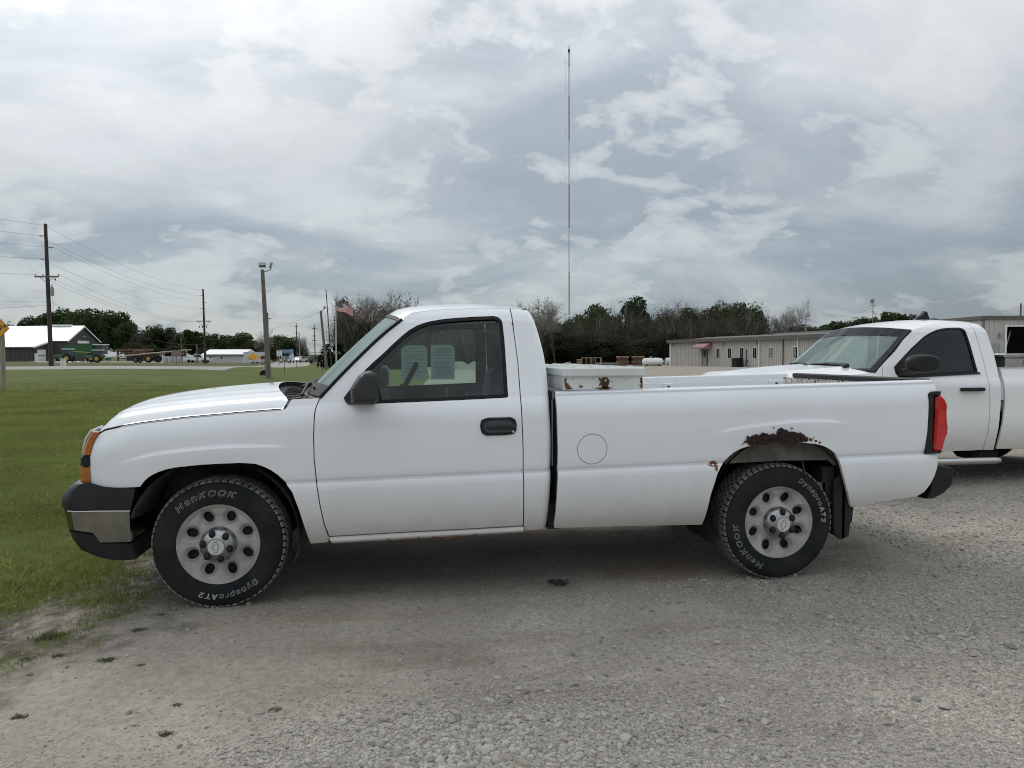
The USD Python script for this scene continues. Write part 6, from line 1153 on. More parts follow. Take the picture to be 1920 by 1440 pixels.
for zz, rr in ((top-5, 68), (top-35, 66), (top-62, 60), (top-92, 40)):
    for a in (math.radians(-52), math.radians(-52)+2*math.pi/3, math.radians(-52)+4*math.pi/3):
        obj(TW, 'guy_wire', tube([B2_+[0, 0, zz], B2_+[rr*math.cos(a), rr*math.sin(a), .5]], .011, 3, caps=False), mat('guy_wire_grey', (.26, .27, .28), rough=.6))

# ------------------------------------------------------------------ poles and wires
def pole(name, label, pxb, d, pyt, pxt=None, r0=.16, r1=.11, m=M_wood, catg='utility pole', group=None):
    b = at(U(pxb), d); z1 = zof(pxb, pyt, d); pxt = pxb if pxt is None else pxt; dx = (pxt-pxb)/1332*d; t = thing(name, label, catg, b, group); R3 = np.array([RH[0], RH[1], 0])
    tp = np.array([b[0], b[1], z1])+R3*dx; n = 9; P = [b+(tp-b)*s+[0, 0, -.3*(s == 0)] for s in np.linspace(0, 1, n)]; obj(t, 'pole', tube(P, np.linspace(r0, r1, n), 10), m, smooth=40); return t, b, tp, R3
P1, b1, t1, R3 = pole('utility_pole', 'tall dark utility pole with crossarm and transformer, nearest the white roofed barn', 96.5, 62, 415, 93.5, .20, .13, M_woodd)
def on_pole(b, t, z): s = (z-b[2])/(t[2]-b[2]); return b+(t-b)*s
A = {}
for i, (py, sd) in enumerate(((437, -1), (459, 1), (480, -1))):
    z = zof(96, py, 62); c = on_pole(b1, t1, z); e = c+R3*sd*.62+[0, 0, .02]; obj(P1, 'insulator', tube([c+R3*sd*.1, c+R3*sd*.35, e], [.035, .06, .035], 6), M_steel); A[i] = e
A['top'] = t1+[0, 0, -.15]
z = zof(96, 513, 62); c = on_pole(b1, t1, z); ca = obj(P1, 'crossarm', hull(np.vstack([c+R3*s*1.05+np.array([0, -.12+dy, dz]) for s in (-1, 1) for dy in (-.05, .05) for dz in (-.06, .06)])), M_wood)
for s in (-1, -.35, 1): obj(ca, 'pin_insulator', tube([c+R3*s+[0, -.12, .05], c+R3*s+[0, -.12, .22]], [.03, .05], 6), M_steel)
for s in (-1, 1): obj(P1, 'arm_brace', tube([c+R3*s*.6+[0, -.12, -.05], c+[0, -.12, -.55]], .025, 4), M_wood)
A['armL'], A['armR'], A['armM'] = c+R3*-1+[0, 0, .22], c+R3*1+[0, 0, .22], c+R3*-.35+[0, 0, .22]
z = zof(96, 540, 62); c = on_pole(b1, t1, z); tr = obj(P1, 'transformer', lathe([(0, -.38), (.15, -.38), (.16, -.3), (.16, .30), (.10, .38), (0, .38)], c+R3*.33, 'z', 14), M_steel, smooth=40); obj(tr, 'bushing', tube([c+R3*.33+[0, 0, .36], c+R3*.36+[0, 0, .62]], [.05, .03], 6), M_steel)
obj(P1, 'fuse_cutout', tube([c+R3*.55+[0, 0, .98], c+R3*.70+[0, 0, 1.15], c+R3*.62+[0, 0, .85]], .03, 5), M_woodd)
obj(P1, 'drop_wire', tube([c+R3*.36+[0, 0, -.4], c+R3*.42+[0, 0, -1.4], c+R3*.38+[0, 0, -1.85]], .012, 3), M_wire)
A['low'] = on_pole(b1, t1, zof(96, 560, 62))+R3*.2; A['low2'] = on_pole(b1, t1, zof(96, 566, 62))
P2_, b2_, t2_, _ = pole('utility_pole', 'second dark utility pole with crossarm, beside the white building across the road', 385.5, 117, 538, 384, .19, .13, M_woodd)
for i, (py, sd) in enumerate(((550.5, -1), (562.5, 1), (574, -1))):
    z = zof(385, py, 117); c = on_pole(b2_, t2_, z); e = c+R3*sd*.62; obj(P2_, 'insulator', tube([c+R3*sd*.1, e], [.05, .04], 6), M_steel); A[(2, i)] = e
z = zof(385, 598, 117); c = on_pole(b2_, t2_, z); obj(P2_, 'crossarm', box(c[0]-1.15, c[0]+1.15, c[1]-.18, c[1]-.08, c[2]-.07, c[2]+.07), M_wood); A[(2, 'arm')] = c
for s in (-1, 1): obj(P2_, 'arm_brace', tube([c+R3*s*.95+[0, -.1, -.1], c+[0, -.1, -1.0]], .03, 4), M_wood)
for s in (-.7, -.25, .45): obj(P2_, 'fuse_cutout', tube([c+R3*s+[0, -.1, -.75], c+R3*s+[0, -.1, -1.1]], .07, 5), M_woodd)
A[(2, 'top')] = t2_+[0, 0, -.2]; A[(2, 'low')] = on_pole(b2_, t2_, zof(385, 640, 117))
def wire(a, b, sag, label, grp='overhead wires', r=.011, n=14):
    a, b = np.asarray(a, float), np.asarray(b, float); s = np.linspace(0, 1, n); P = a+(b-a)*s[:, None]-np.array([0, 0, 1])*(4*sag*s*(1-s))[:, None]; o = obj(W_, 'overhead_wire', tube(P, r, 3, caps=False), M_wire, label=label, cat_='wire', group=grp, loc=tuple(a))
for k, (a, b, lb) in enumerate(((A['top'], A[(2, 'top')], 'topmost'), (A[0], A[(2, 0)], 'second'), (A[1], A[(2, 1)], 'third'), (A[2], A[(2, 2)], 'fourth'), (A['armR'], A[(2, 'arm')]+R3*1.1, 'crossarm right end'), (A['armM'], A[(2, 'arm')]+R3*.3, 'crossarm middle'), (A['armL'], A[(2, 'arm')]-R3*1.1, 'crossarm left end'), (A['low'], A[(2, 'low')], 'lowest'))):
    wire(a, b, 1.0 if k < 4 else 1.3, f'thin wire between the two utility poles, {lb} one')
prev = at(U(-560), 62)
for k, (a, dz, lb) in enumerate(((A['top'], 6.0, 'topmost'), (A[0], 5.0, 'second'), (A[1], 4.1, 'third'), (A[2], 3.3, 'fourth'), (A['armL'], 2.2, 'at the crossarm'), (A['low'], 1.0, 'below the transformer'), (A['low2'], -1.0, 'lowest'))):
    e = np.array([prev[0], prev[1], a[2]+dz]); wire(a, e, .45 if k < 5 else .2, f'thin wire running left from the first utility pole, {lb} one')
# light pole
LP, lb_, lt_, _ = pole('light_pole', 'brown wooden light pole with two floodlights standing in the lawn ditch', 503.5, 42, 503, 495.5, .165, .105, M_wood, 'light pole')
M_lampg = mat('floodlight_grey', (.30, .31, .31), (.22, .225, .225), scale=30, rough=.5)
v, f = box(-.19, .19, -.12, .12, -.12, .12, .02); R_ = Rx(math.radians(-25)); v = v@R_.T+lt_+np.array([0, 0, .28])+R3*.0; fl_ = obj(LP, 'floodlight', (v, f), M_lampg); v2, f2 = box(-.15, .15, -.126, -.119, -.09, .09); obj(fl_, 'lamp_glass', (v2@R_.T+lt_+np.array([0, 0, .28]), f2), M_clear)
obj(LP, 'lamp_bracket', tube([lt_+[0, 0, -.15], lt_+R3*.2+[0, 0, -.1], lt_+R3*.45+[0, 0, -.02], lt_+R3*.5+[0, 0, .08]], .03, 6), M_steel, smooth=True)
v, f = box(-.05, .05, -.15, .15, -.17, .17, .02); obj(LP, 'floodlight', (v@Ry(math.radians(20)).T+lt_+R3*.5+[0, 0, .25], f), M_lampg)
# farther poles
def far_pole(px, d, top_, pxt, lbl, arms=((.1, .5),), m=M_woodd, r=.14):
    p, b, t, _ = pole('utility_pole', lbl, px, d, top_, pxt, r, r*.75, m, 'utility pole', 'far utility poles')
    for s, w in arms: c = b+(t-b)*(1-s); obj(p, 'crossarm', hull(np.vstack([c+R3*k*w+np.array([0, dy, dz]) for k in (-1, 1) for dy in (-.06, .06) for dz in (-.08, .08)])), m)
    return b, t
f1 = far_pole(504.5, 150, 583, 504, 'utility pole half hidden behind the light pole', ((.12, .7),))
f2_ = far_pole(557.5, 185, 603, 557, 'thin pole right of the semi truck', ((.08, .5), (.25, .5)))
f3 = far_pole(591.5, 190, 606, 590.5, 'thin pole above the grassy embankment', ((.1, .6), (.3, .6), (.42, .7)))
f4 = far_pole(562.5, 160, 660-40, 562.5, 'short pale pole beside the small bare tree', (), M_steel, .1)
f5 = far_pole(341.5, 130, 622+6, 341, 'slim grey pole behind the brown square sign', (), M_wood, .09)
f6 = far_pole(370.3, 120, 641, 370, 'short pale post left of the second utility pole', (), M_wood, .13)
LP2, b3, t3, _ = pole('light_pole', 'grey leaning light pole left of the flag', 612.5, 58, 580, 603, .13, .09, M_wood, 'light pole')
obj(LP2, 'lamp_bracket', tube([t3+[0, 0, -.1], t3+R3*.18, t3+R3*.3+[0, 0, .15]], .03, 5), M_steel); obj(LP2, 'floodlight', move(box(-.08, .08, -.1, .1, -.12, .12, .02), t3+R3*.32+np.array([0, 0, .25])), M_lampg)
wire(A[(2, 'low')]+[0, 0, .8], t3+[0, 0, -.1], .8, 'sagging wire from the second utility pole to the leaning light pole')
AM, b4, t4, _ = pole('aerial_mast', 'thin dark aerial mast left of the flagpole', 622.5, 50, 541, 613.5, .045, .03, M_woodd, 'aerial mast')
for s in (.3, .55): c = b4+(t4-b4)*s; obj(AM, 'clamp', tube([c+[0, 0, -.08], c+[0, 0, .08]], .07, 8), M_steel)
FP, b5, t5, _ = pole('flagpole', 'pale grey flagpole flying a flag in front of the wide bare tree', 631, 46, 561, 631, .055, .04, mat('flagpole_grey', (.42, .42, .42), rough=.5), 'flagpole')
obj(FP, 'finial', trimesh.creation.icosphere(2, .075).apply_translation(t5+[0, 0, .06]), M_steel, smooth=True)
# the flag, blown to the right
FLG = thing('flag', 'striped red and white flag with dark blue canton blowing from its pole', 'flag', t5)
fw, fh = 1.05, .62; M_fw, M_fr, M_fb = mat('flag_white', (.66, .60, .61), rough=.9), mat('flag_red', (.46, .05, .09), rough=.9), mat('flag_blue', (.012, .016, .05), rough=.9)
def flagp(u, v): return t5+R3*(.05+fw*u)+np.array([FH[0], FH[1], 0])*(.10*np.sin(u*7+v*1.5)*u)+np.array([0, 0, 1])*(-.05-fh*v*(1-.18*u)-.52*u**1.25*.9-.03*np.sin(u*9))
def cloth(u0, u1, v0, v1, nu=12): return grid(np.array([[flagp(u, v) for v in np.linspace(v0, v1, 3)] for u in np.linspace(u0, u1, nu)]))
for k in range(13): obj(FLG, 'stripe', cloth(.42 if k < 7 else 0, 1, k/13, (k+1)/13), M_fr if k % 2 == 0 else M_fw, smooth=True)
ct = obj(FLG, 'canton', cloth(0, .42, 0, 7/13), M_fb, smooth=True)
stv = []
for i in range(5):
    for j in range(4):
        p = flagp(.05+.08*i, .06+.125*j); a = np.arange(5)*2*np.pi/5; ps = p+np.array([0, -.012, 0])+.022*(np.cos(a)[:, None]*R3+np.sin(a)[:, None]*np.array([0, 0, 1])); stv.append((ps, np.array([[0, 1, 2], [0, 2, 3], [0, 3, 4]])))
obj(ct, 'star', cat(stv), M_fw, kind='stuff')
# right side
AE, b6, t6, _ = pole('aerial_mast', 'thin aerial with small antennas beyond the buildings, above the rear pickup', 1635, 120, 567, 1634, .05, .04, M_steel, 'aerial mast')
for s, w in ((.97, .25), (.9, .4), (.8, .25)): c = b6+(t6-b6)*s; obj(AE, 'antenna', [tube([c-R3*w, c+R3*w], .05, 4), tube([c+R3*w+[0, 0, -.3], c+R3*w+[0, 0, .3]], .06, 4)], M_steel)
obj(AE, 'antenna_drum', move(box(-.25, .25, -.2, .2, -.35, .35, .05), t6+np.array([-.1, 0, -.3])), M_steel)
f7 = far_pole(1911.5, 140, 577, 1911.5, 'utility pole above the warehouse roof at the right edge', ((.35, .9),), M_wood, .2)
for k in range(3):
    b = at(U(2150), 150); wire(f7[1]+R3*(.8*(k-1))+[0, 0, -.6-.3*(k == 1)], np.array([b[0], b[1], f7[1][2]+3]), 1.0, f'thin wire at the far right pole, {("left","middle","right")[k]} one'); q = at(U(1660), 170); wire(f7[1]+R3*(.8*(k-1))+[0, 0, -.6], np.array([q[0], q[1], f7[1][2]-3.2]), 1.5, f'faint wire running left from the far right pole, {("upper","middle","lower")[k]} one')

# ------------------------------------------------------------------ barn with a white metal roof
def frame(px, d):
    o = at(U(px), d); return lambda a, b, z: o+R3*a+np.array([FH[0], FH[1], 0])*b+np.array([0, 0, z])
def quadbox(fr_, a0, a1, b0, b1, z0, z1): return hull([fr_(a, b, z) for a in (a0, a1) for b in (b0, b1) for z in (z0, z1)])
def ribs(fr_, a0, a1, b, z0, z1, step, dep, along='a', top=None):
    """standing ribs of a metal wall, as boxes"""
    out = []
    for a in np.arange(a0+step/2, a1, step):
        zz = z1 if top is None else top(a)
        out.append(quadbox(fr_, a-.03, a+.03, b-dep, b+.01, z0, zz) if along == 'a' else quadbox(fr_, b-.01, b+dep, a-.03, a+.03, z0, zz))
    return cat(out)
M_dkm = mat('dark_brown_metal_wall', (.040, .035, .034), (.050, .044, .042), scale=3, rough=.6); M_wroof = mat('white_metal_roof', (.80, .81, .82), (.74, .75, .76), scale=.3, rough=.35, coat=.2); M_wtrim = mat('white_trim', (.72, .73, .73), rough=.5); M_pane = mat('dark_window_pane', (.012, .014, .016), rough=.12); M_wdoor = mat('white_door', (.66, .66, .65), rough=.5)
BX = frame(128, 170); z_e, z_r = 5.0, 8.6; dm = 13.0; La, Lb = -44., -1e-9; le_ = 6.2; z_l = 3.35; a_l = -4.0
BARN = thing('barn', 'dark brown metal barn with white roof and lean-to across the road, far left', 'barn', BX(-20, 6, 0))
obj(BARN, 'wall', [quadbox(BX, a_l+.0, -.02, 0, .2, 0, z_e), quadbox(BX, La, -.02, dm-.2, dm, 0, z_e), prism([(0, 0), (dm, 0), (dm, z_e), (dm/2, z_r-.1), (0, z_e)], 0, .2, 'yz') if False else hull([BX(a, b, z) for a in (-.2, 0) for b, z in ((0, 0), (dm, 0), (dm, z_e), (dm/2, z_r-.1), (0, z_e))]), quadbox(BX, La, a_l, -le_, -le_+.2, 0, z_l), hull([BX(a, b, z) for a in (a_l-.2, a_l) for b, z in ((-le_, 0), (0, 0), (0, z_e-.1), (-le_, z_l))])], M_dkm)
obj(BARN, 'wall_rib', ribs(BX, La, a_l, -le_, .1, z_l-.1, 1.1, .04), M_dkm, kind='stuff')
def roofslab(a0, a1, b0, z0, b1, z1, t=.14): return hull([BX(a, b, z+dz) for a in (a0, a1) for b, z in ((b0, z0), (b1, z1)) for dz in (0, t)])
RF = obj(BARN, 'roof', [roofslab(La-.4, .35, dm/2, z_r, -.35, z_e-.19), roofslab(La-.4, .35, dm/2, z_r, dm+.35, z_e-.19), roofslab(La-.4, a_l+.35, -.3, z_e-.16, -le_-.45, z_l-.05)], M_wroof)
obj(RF, 'ridge_vent', [quadbox(BX, a-3, a+3, dm/2-.4, dm/2+.4, z_r+.1, z_r+.42) for a in (-24,)], M_wroof); obj(RF, 'ridge_vent', [quadbox(BX, a-2.6, a+2.6, dm/2-.4, dm/2+.4, z_r+.1, z_r+.42) for a in (-5.5,)], M_wroof)
obj(RF, 'roof_edge', [roofslab(.30, .42, dm/2, z_r-.25, dm+.35, z_e-.45, .32), roofslab(.30, .42, dm/2, z_r-.25, -.35, z_e-.45, .32), roofslab(a_l+.30, a_l+.42, -.3, z_e-.4, -le_-.45, z_l-.3, .30)], M_wtrim)
BDR = obj(BARN, 'door', quadbox(BX, a_l-.02, a_l+.06, -le_+1.3, -le_+4.3, 0, 2.75), M_wdoor)
for k in range(4): obj(BDR, 'pane', quadbox(BX, a_l+.05, a_l+.08, -le_+1.55+.7*k, -le_+1.95+.7*k, 1.25, 1.55), M_pane)
obj(BARN, 'downspout', quadbox(BX, a_l+.0, a_l+.5, -le_+.2, -le_+.65, 0, 1.9), M_wdoor); obj(BARN, 'loft_door', quadbox(BX, -.05, .08, 4.0, 8.6, 4.0, 5.0), M_wdoor)
obj(BARN, 'barn_lamp', quadbox(BX, .0, .3, 6.2, 6.7, 5.95, 6.1), M_wdoor)

# ------------------------------------------------------------------ farm machines in front of the barn
M_grn = mat('farm_green_paint', (.010, .075, .022), (.014, .058, .02), scale=3, rough=.4, coat=.2); M_yel = mat('farm_yellow_paint', (.38, .30, .06), rough=.4); M_gdk = mat('faded_green_paint', (.055, .10, .06), (.08, .115, .075), scale=3, rough=.6); M_ctint = mat('cab_window_dark', (.035, .055, .055), rough=.1); M_org = mat('rusty_orange_steel', (.22, .09, .045), (.15, .075, .045), scale=4, rough=.8); M_navy = mat('navy_tank', (.012, .014, .030), rough=.5)
def wheel_at(t, c, r, w, hubm, name='wheel', n=28):
    ax = 'y'; W1 = obj(t, name, rot((lambda m: (np.asarray(m[0]), m[1]))(lathe([(r*.55, -w/2), (r*.9, -w/2), (r, -w*.3), (r, w*.3), (r*.9, w/2), (r*.55, w/2)], c, n=n)), Rz(-YAW), c), M_tyre, smooth=40)
    obj(W1, 'hub', rot(lathe([(0, -w*.35), (r*.2, -w*.40), (r*.50, -w*.30), (r*.56, -w*.48), (r*.56, w*.48)], c, n=n), Rz(-YAW), c), hubm, smooth=40)
def mach(name, label, px, d, catg='combine harvester', group=None):
    f = frame(px, d); return thing(name, label, catg, f(0, 0, 0), group), f
C, f = mach('combine_harvester', 'green combine harvester with yellow wheel hubs parked before the dark barn', 150, 142)
obj(C, 'body', [quadbox(f, -2.9, 2.6, 0, 2.9, 1.3, 3.35), hull([f(a, b, z) for b in (.2, 2.7) for a, z in ((-3.4, 1.5), (-2.9, 1.3), (-2.9, 3.2), (-3.4, 2.9))])], M_grn)
obj(C, 'grain_tank', hull([f(a, b, z) for b in (.3, 2.6) for a, z in ((-.6, 3.35), (2.2, 3.35), (2.5, 3.75), (-.9, 3.75))]), M_grn); obj(C, 'yellow_stripe', hull([f(a, -.03, z) for a, z in ((-3.0, 2.15), (2.3, 1.85), (2.3, 2.0), (-3.0, 2.3))]+[f(a, .01, z) for a, z in ((-3.0, 2.15), (2.3, 1.85), (2.3, 2.0), (-3.0, 2.3))]), M_yel)
cb = obj(C, 'cab', quadbox(f, 2.6, 4.3, .5, 2.4, 1.6, 3.4), M_ctint); obj(cb, 'cab_roof', quadbox(f, 2.4, 4.6, .4, 2.5, 3.4, 3.6), M_wdoor); obj(cb, 'cab_post', [quadbox(f, 2.62, 2.75, .45, .5, 1.6, 3.4), quadbox(f, 4.2, 4.32, .45, .5, 1.6, 3.4)], M_grn)
wheel_at(C, f(2.6, -.3, .95), .95, .6, M_yel); wheel_at(C, f(-1.7, -.2, .8), .8, .5, M_yel); obj(C, 'feeder_house', hull([f(a, b, z) for b in (.8, 2.0) for a, z in ((3.4, 1.6), (3.4, .9), (5.2, .3), (5.2, .8))]), M_grn)
for lab, px, d, sc_, m in (('older green tractor with an open roof at the left of the combine', 115, 134, 1.0, M_gdk), ('small faded green tractor in front of the combine cab', 172, 132, .92, M_gdk)):
    T_, f = mach('tractor', lab, px, d, 'tractor', 'tractors before the barn'); k = sc_
    obj(T_, 'hood', hull([f(a*k, b, z*k) for b in (.2, 1.0) for a, z in ((-1.5, .8), (-1.5, 1.5), (.3, 1.65), (.3, .8))]), m); cb = obj(T_, 'cab', quadbox(f, .35*k, 1.6*k, .1, 1.2, 1.1*k, 2.45*k), M_ctint); obj(cb, 'cab_roof', quadbox(f, .1*k, 1.9*k, .0, 1.3, 2.45*k, 2.6*k), M_wdoor); obj(cb, 'cab_post', [quadbox(f, a*k, (a+.1)*k, .05, .12, 1.1*k, 2.45*k) for a in (.35, 1.5)], m)
    wheel_at(T_, f(1.2*k, -.1, .82*k), .82*k, .45, M_yel); wheel_at(T_, f(-1.1*k, -.1, .5*k), .5*k, .3, M_yel)
S_, f = mach('field_sprayer', 'rusty orange folded implement with dark tank and yellow hubbed wheels, right of the combine', 262, 138, 'farm implement')
obj(S_, 'tank', quadbox(f, -2.6, .6, .2, 1.8, .35, 1.15), M_navy); obj(S_, 'toolbar', [tube([f(-4.4, 0, 2.35), f(2.4, 0, 2.5)], .13, 5), tube([f(-4.4, .5, 1.75), f(1.8, .5, 1.95)], .11, 5), tube([f(-4.4, 1.2, 2.3), f(2.0, 1.2, 2.4)], .12, 5)], M_org)
for k in range(9): a = -4.3+.75*k; obj(S_, 'frame_post', tube([f(a, 0, 1.3 if k % 2 else .9), f(a, 0, 2.75)], .08, 4), M_org)
obj(S_, 'boom_bundle', [tube([f(-1.4+.2*i, .3, 2.0+.12*(i % 3)), f(1.6+.2*i, .3, 2.3+.1*(i % 2))], .07, 4) for i in range(6)], mat('pale_steel', (.34, .30, .26), rough=.7))
wheel_at(S_, f(1.9, -.2, .78), .78, .5, M_yel); wheel_at(S_, f(3.3, .6, .75), .75, .5, M_tyre); wheel_at(S_, f(-.6, -.2, .62), .62, .4, M_org)
obj(S_, 'hitch', [tube([f(-4.2, .5, .9), f(-2.4, .5, .7)], .10, 4), tube([f(2.8, .3, 1.6), f(4.6, .3, 1.7)], .08, 4)], M_woodd)
AU, f = mach('grain_auger', 'long tan grain auger tube slanting up to the right in front of the orange implement', 275, 128, 'grain auger')
obj(AU, 'tube', tube([f(-7.6, 0, .95), f(8.1, 0, 2.35)], .13, 8), mat('tan_auger_tube', (.30, .25, .20), rough=.6)); obj(AU, 'leg', tube([f(-1.5, 0, .2), f(1.0, 0, 1.7)], .05, 4), M_woodd); obj(AU, 'leg', tube([f(2.6, 0, .2), f(1.0, 0, 1.7)], .05, 4), M_woodd); wheel_at(AU, f(-1.0, -.2, .3), .3, .2, M_org)
SG, f = mach('road_sign', 'plain brown square sign board on a post by the far side of the road', 331, 112, 'sign'); obj(SG, 'board', quadbox(f, -.75, .75, -.03, .0, 1.25, 2.15), mat('brown_sign_back', (.20, .155, .12), rough=.7)); obj(SG, 'post', quadbox(f, -.05, .05, .0, .08, -.2, 2.1), M_wood)
for i, px in enumerate((307, 319, 330, 343, 352)):
    K, f = mach('liquid_tank', f'white plastic tank in a row behind the brown square sign, {("leftmost","second","third","fourth","rightmost")[i]}', px, 152, 'tank', 'white tanks in a row'); obj(K, 'shell', quadbox(f, -.55, .55, 0, 1.2, .1, 1.25), mat('translucent_white_plastic', (.50, .52, .52), (.42, .44, .44), scale=5, rough=.5)); obj(K, 'cage_bar', [quadbox(f, a-.02, a+.02, -.04, -.01, .05, 1.25) for a in (-.5, 0, .5)], M_steel)
K, f = mach('utility_box', 'small white utility cabinet beside the first utility pole', 118.5, 64, 'utility box'); obj(K, 'cabinet', quadbox(f, -.18, .18, -.1, .2, -.1, .62), M_wdoor); obj(K, 'lid', quadbox(f, -.21, .21, -.13, .23, .62, .68), M_wtrim)
for i, (px, d) in enumerate(((106, 124), (131.5, 124), (148, 124), (161, 124))):
    K, f = mach('rock', f'white painted boulder before the farm machines, {("leftmost","second","third","rightmost")[i]}', px, d, 'boulder', 'white boulders'); v, ff = stone(500+i, 1); obj(K, 'stone', (v*.28+f(0, 0, .1), ff), M_wdoor)
def car(name, label, px, d, col, kind, ang=0., catg='car', grp=None):
    """distant vehicle seen from the side or front; frame: a along its length"""
    o = at(U(px), d); cs, sn = math.cos(ang), math.sin(ang); A3 = R3*cs+np.array([FH[0], FH[1], 0])*sn; B3 = -R3*sn+np.array([FH[0], FH[1], 0])*cs
    f = lambda a, b, z: o+A3*a+B3*b+np.array([0, 0, z]); t = thing(name, label, catg, o, grp); m = paint('car_paint_'+name+str(px).replace('.', '_').replace('-', 'm'), col, False)
    if kind == 'pickup': prof = [(-2.6, .5), (-2.65, .85), (-1.5, 1.02), (-.9, 1.65), (.45, 1.68), (.65, 1.1), (2.6, 1.08), (2.65, .5)]; wnd = [(-1.15, 1.1), (-.75, 1.55), (.35, 1.58), (.45, 1.1)]
    else: prof = [(-2.2, .4), (-2.2, .8), (-1.2, .95), (-.6, 1.42), (.9, 1.45), (1.7, 1.0), (2.2, .95), (2.2, .4)]; wnd = [(-1.0, .98), (-.5, 1.36), (.85, 1.38), (1.4, 1.0)]
    obj(t, 'body', cat([hull([f(a, b*w, z) for a, z in prof[:3]+[(prof[5][0], prof[5][1])]+prof[6:] for b in (-.9, .9) for w in (1,)]), hull([f(a, b, z) for a, z in prof[2:6] for b in (-.78, .78)])]), m)
    for s in (-.80, .80): obj(t, 'side_window', hull([f(a, s+e, z) for a, z in wnd for e in (-.01, .01)]), M_pane)
    obj(t, 'windshield', hull([f(prof[2][0]+.12, b, prof[2][1]+.06) for b in (-.68, .68)]+[f(prof[3][0]-.05, b, prof[3][1]-.05) for b in (-.62, .62)]+[f(prof[2][0]+.14, b, prof[2][1]+.05) for b in (-.68, .68)]+[f(prof[3][0]-.03, b, prof[3][1]-.06) for b in (-.62, .62)]+[f(prof[3][0]-.02, 0, prof[3][1]-.04)]), M_pane)
    for a in (-1.55, 1.5):
        for s in (-.86, .86):
            c = f(a, s, .33); wv, wf = lathe([(0, -.1), (.22, -.1), (.33, -.08), (.33, .08), (.22, .1), (0, .1)], c, n=16); obj(t, 'wheel', rot((wv, wf), Rz(-YAW+ang), c), M_tyre, smooth=40)
    for s in (-.6, .6): obj(t, 'headlight', hull([f(prof[1][0]-.02, s+e, .72+g) for e in (-.17, .17) for g in (-.08, .08)]+[f(prof[1][0]+.1, s+e, .72+g) for e in (-.17, .17) for g in (-.08, .08)]), M_clear if kind == 'pickup' or px < 500 else mat('lit_headlight', (.9, .9, .85), rough=.2))
    return t
car('parked_pickup', 'white pickup parked left of the white building across the road', 372, 145, (.72, .73, .74), 'pickup', math.pi, 'pickup truck')
car('approaching_car', 'silver car coming down the far road right of the semi truck', 563, 168, (.45, .44, .42), 'car', math.pi/2-.2)
car('parked_car', 'dark car parked below the embankment, left of the leaning light pole', 598, 150, (.05, .052, .06), 'car', .2, 'car', 'dark cars below the embankment'); car('parked_car', 'dark car parked below the embankment, behind the flagpole', 618, 152, (.035, .035, .04), 'car', .2, 'car', 'dark cars below the embankment')
WB, f = mach('metal_shed', 'long low white metal building across the road, right of the second utility pole', 420, 150, 'building')
obj(WB, 'wall', quadbox(f, -4.4, 4.2, 0, 8, -.2, 1.75), mat('white_shed_wall', (.52, .53, .53), (.46, .47, .47), scale=2, rough=.6)); obj(WB, 'roof', hull([f(a, b, z) for a in (-4.6, 4.4) for b, z in ((-.3, 1.72), (8.3, 1.72), (4, 2.75), (-.3, 1.8), (8.3, 1.8), (4, 2.85))]), mat('pale_shed_roof', (.58, .60, .61), rough=.5)); obj(WB, 'eave', quadbox(f, -4.6, 4.4, -.36, -.30, 1.60, 1.70), mat('grey_trim', (.16, .17, .17), rough=.6)); obj(WB, 'window', quadbox(f, -.6, -.25, -.04, 0, .85, 1.3), M_pane); obj(WB, 'window', quadbox(f, -3.0, -2.6, -.04, 0, .85, 1.3), M_pane); obj(WB, 'corner_trim', quadbox(f, 4.15, 4.35, -.06, .1, -.2, 1.75), M_wtrim)
obj(WB, 'wall_rib', ribs(f, -4.4, 4.2, 0, -.2, 1.6, .55, .03), mat('white_shed_wall', (.5, .5, .5)), kind='stuff')
TRL, f = mach('box_trailer', 'white box trailer at the right end of the white building', 477, 140, 'trailer'); obj(TRL, 'box', quadbox(f, -2.1, 2.0, 0, 2.4, .25, 2.25), mat('white_shed_wall', (.5, .5, .5))); obj(TRL, 'logo_stripe', hull([f(a, -.02, z) for a, z in ((-1.6, .9), (-.6, 1.3), (.5, .9), (-.5, .7))]+[f(0, .0, 1)]), mat('faded_blue', (.20, .24, .32), rough=.7)); [obj(TRL, 'wheel', lathe([(0, -.1), (.3, -.1), (.3, .1), (0, .1)], f(a, .2, .05), n=14), M_tyre) for a in (-.4, .5)]
YS, f = mach('warning_sign', 'yellow diamond warning sign in front of the white trailer', 476, 105, 'sign'); obj(YS, 'plate', prism(affinity.translate(affinity.rotate(sbox(-.42, -.42, .42, .42), 45), f(0, 0, 0)[0], f(0, 0, 1.25)[2]), f(0, 0, 0)[1]-.03, f(0, 0, 0)[1]), mat('sign_yellow', (.72, .40, .02), rough=.5)); obj(YS, 'post', quadbox(f, -.04, .04, .02, .08, -.3, 1.6), M_wood)
for dx in (-.75, .75): obj(YS, 'side_reflector', quadbox(f, dx-.12, dx+.12, -.03, 0, .9, 1.4), mat('sign_yellow', (.7, .4, .02)))
MB_, f = mach('mailbox', 'dark mailbox with pale lid on two posts left of the light pole', 494, 56, 'mailbox'); obj(MB_, 'box', hull([f(a, b, z) for b in (-.25, .25) for a, z in ((-.12, .62), (.12, .62), (.12, .82), (.06, .9), (-.06, .9), (-.12, .82))]), mat('mailbox_brown', (.06, .035, .03), rough=.6)); obj(MB_, 'lid', quadbox(f, -.14, .14, -.28, .26, .90, .96), M_wdoor)
for a in (-.09, .07): obj(MB_, 'post', quadbox(f, a-.02, a+.02, -.02, .02, -.3, .62), M_woodd)
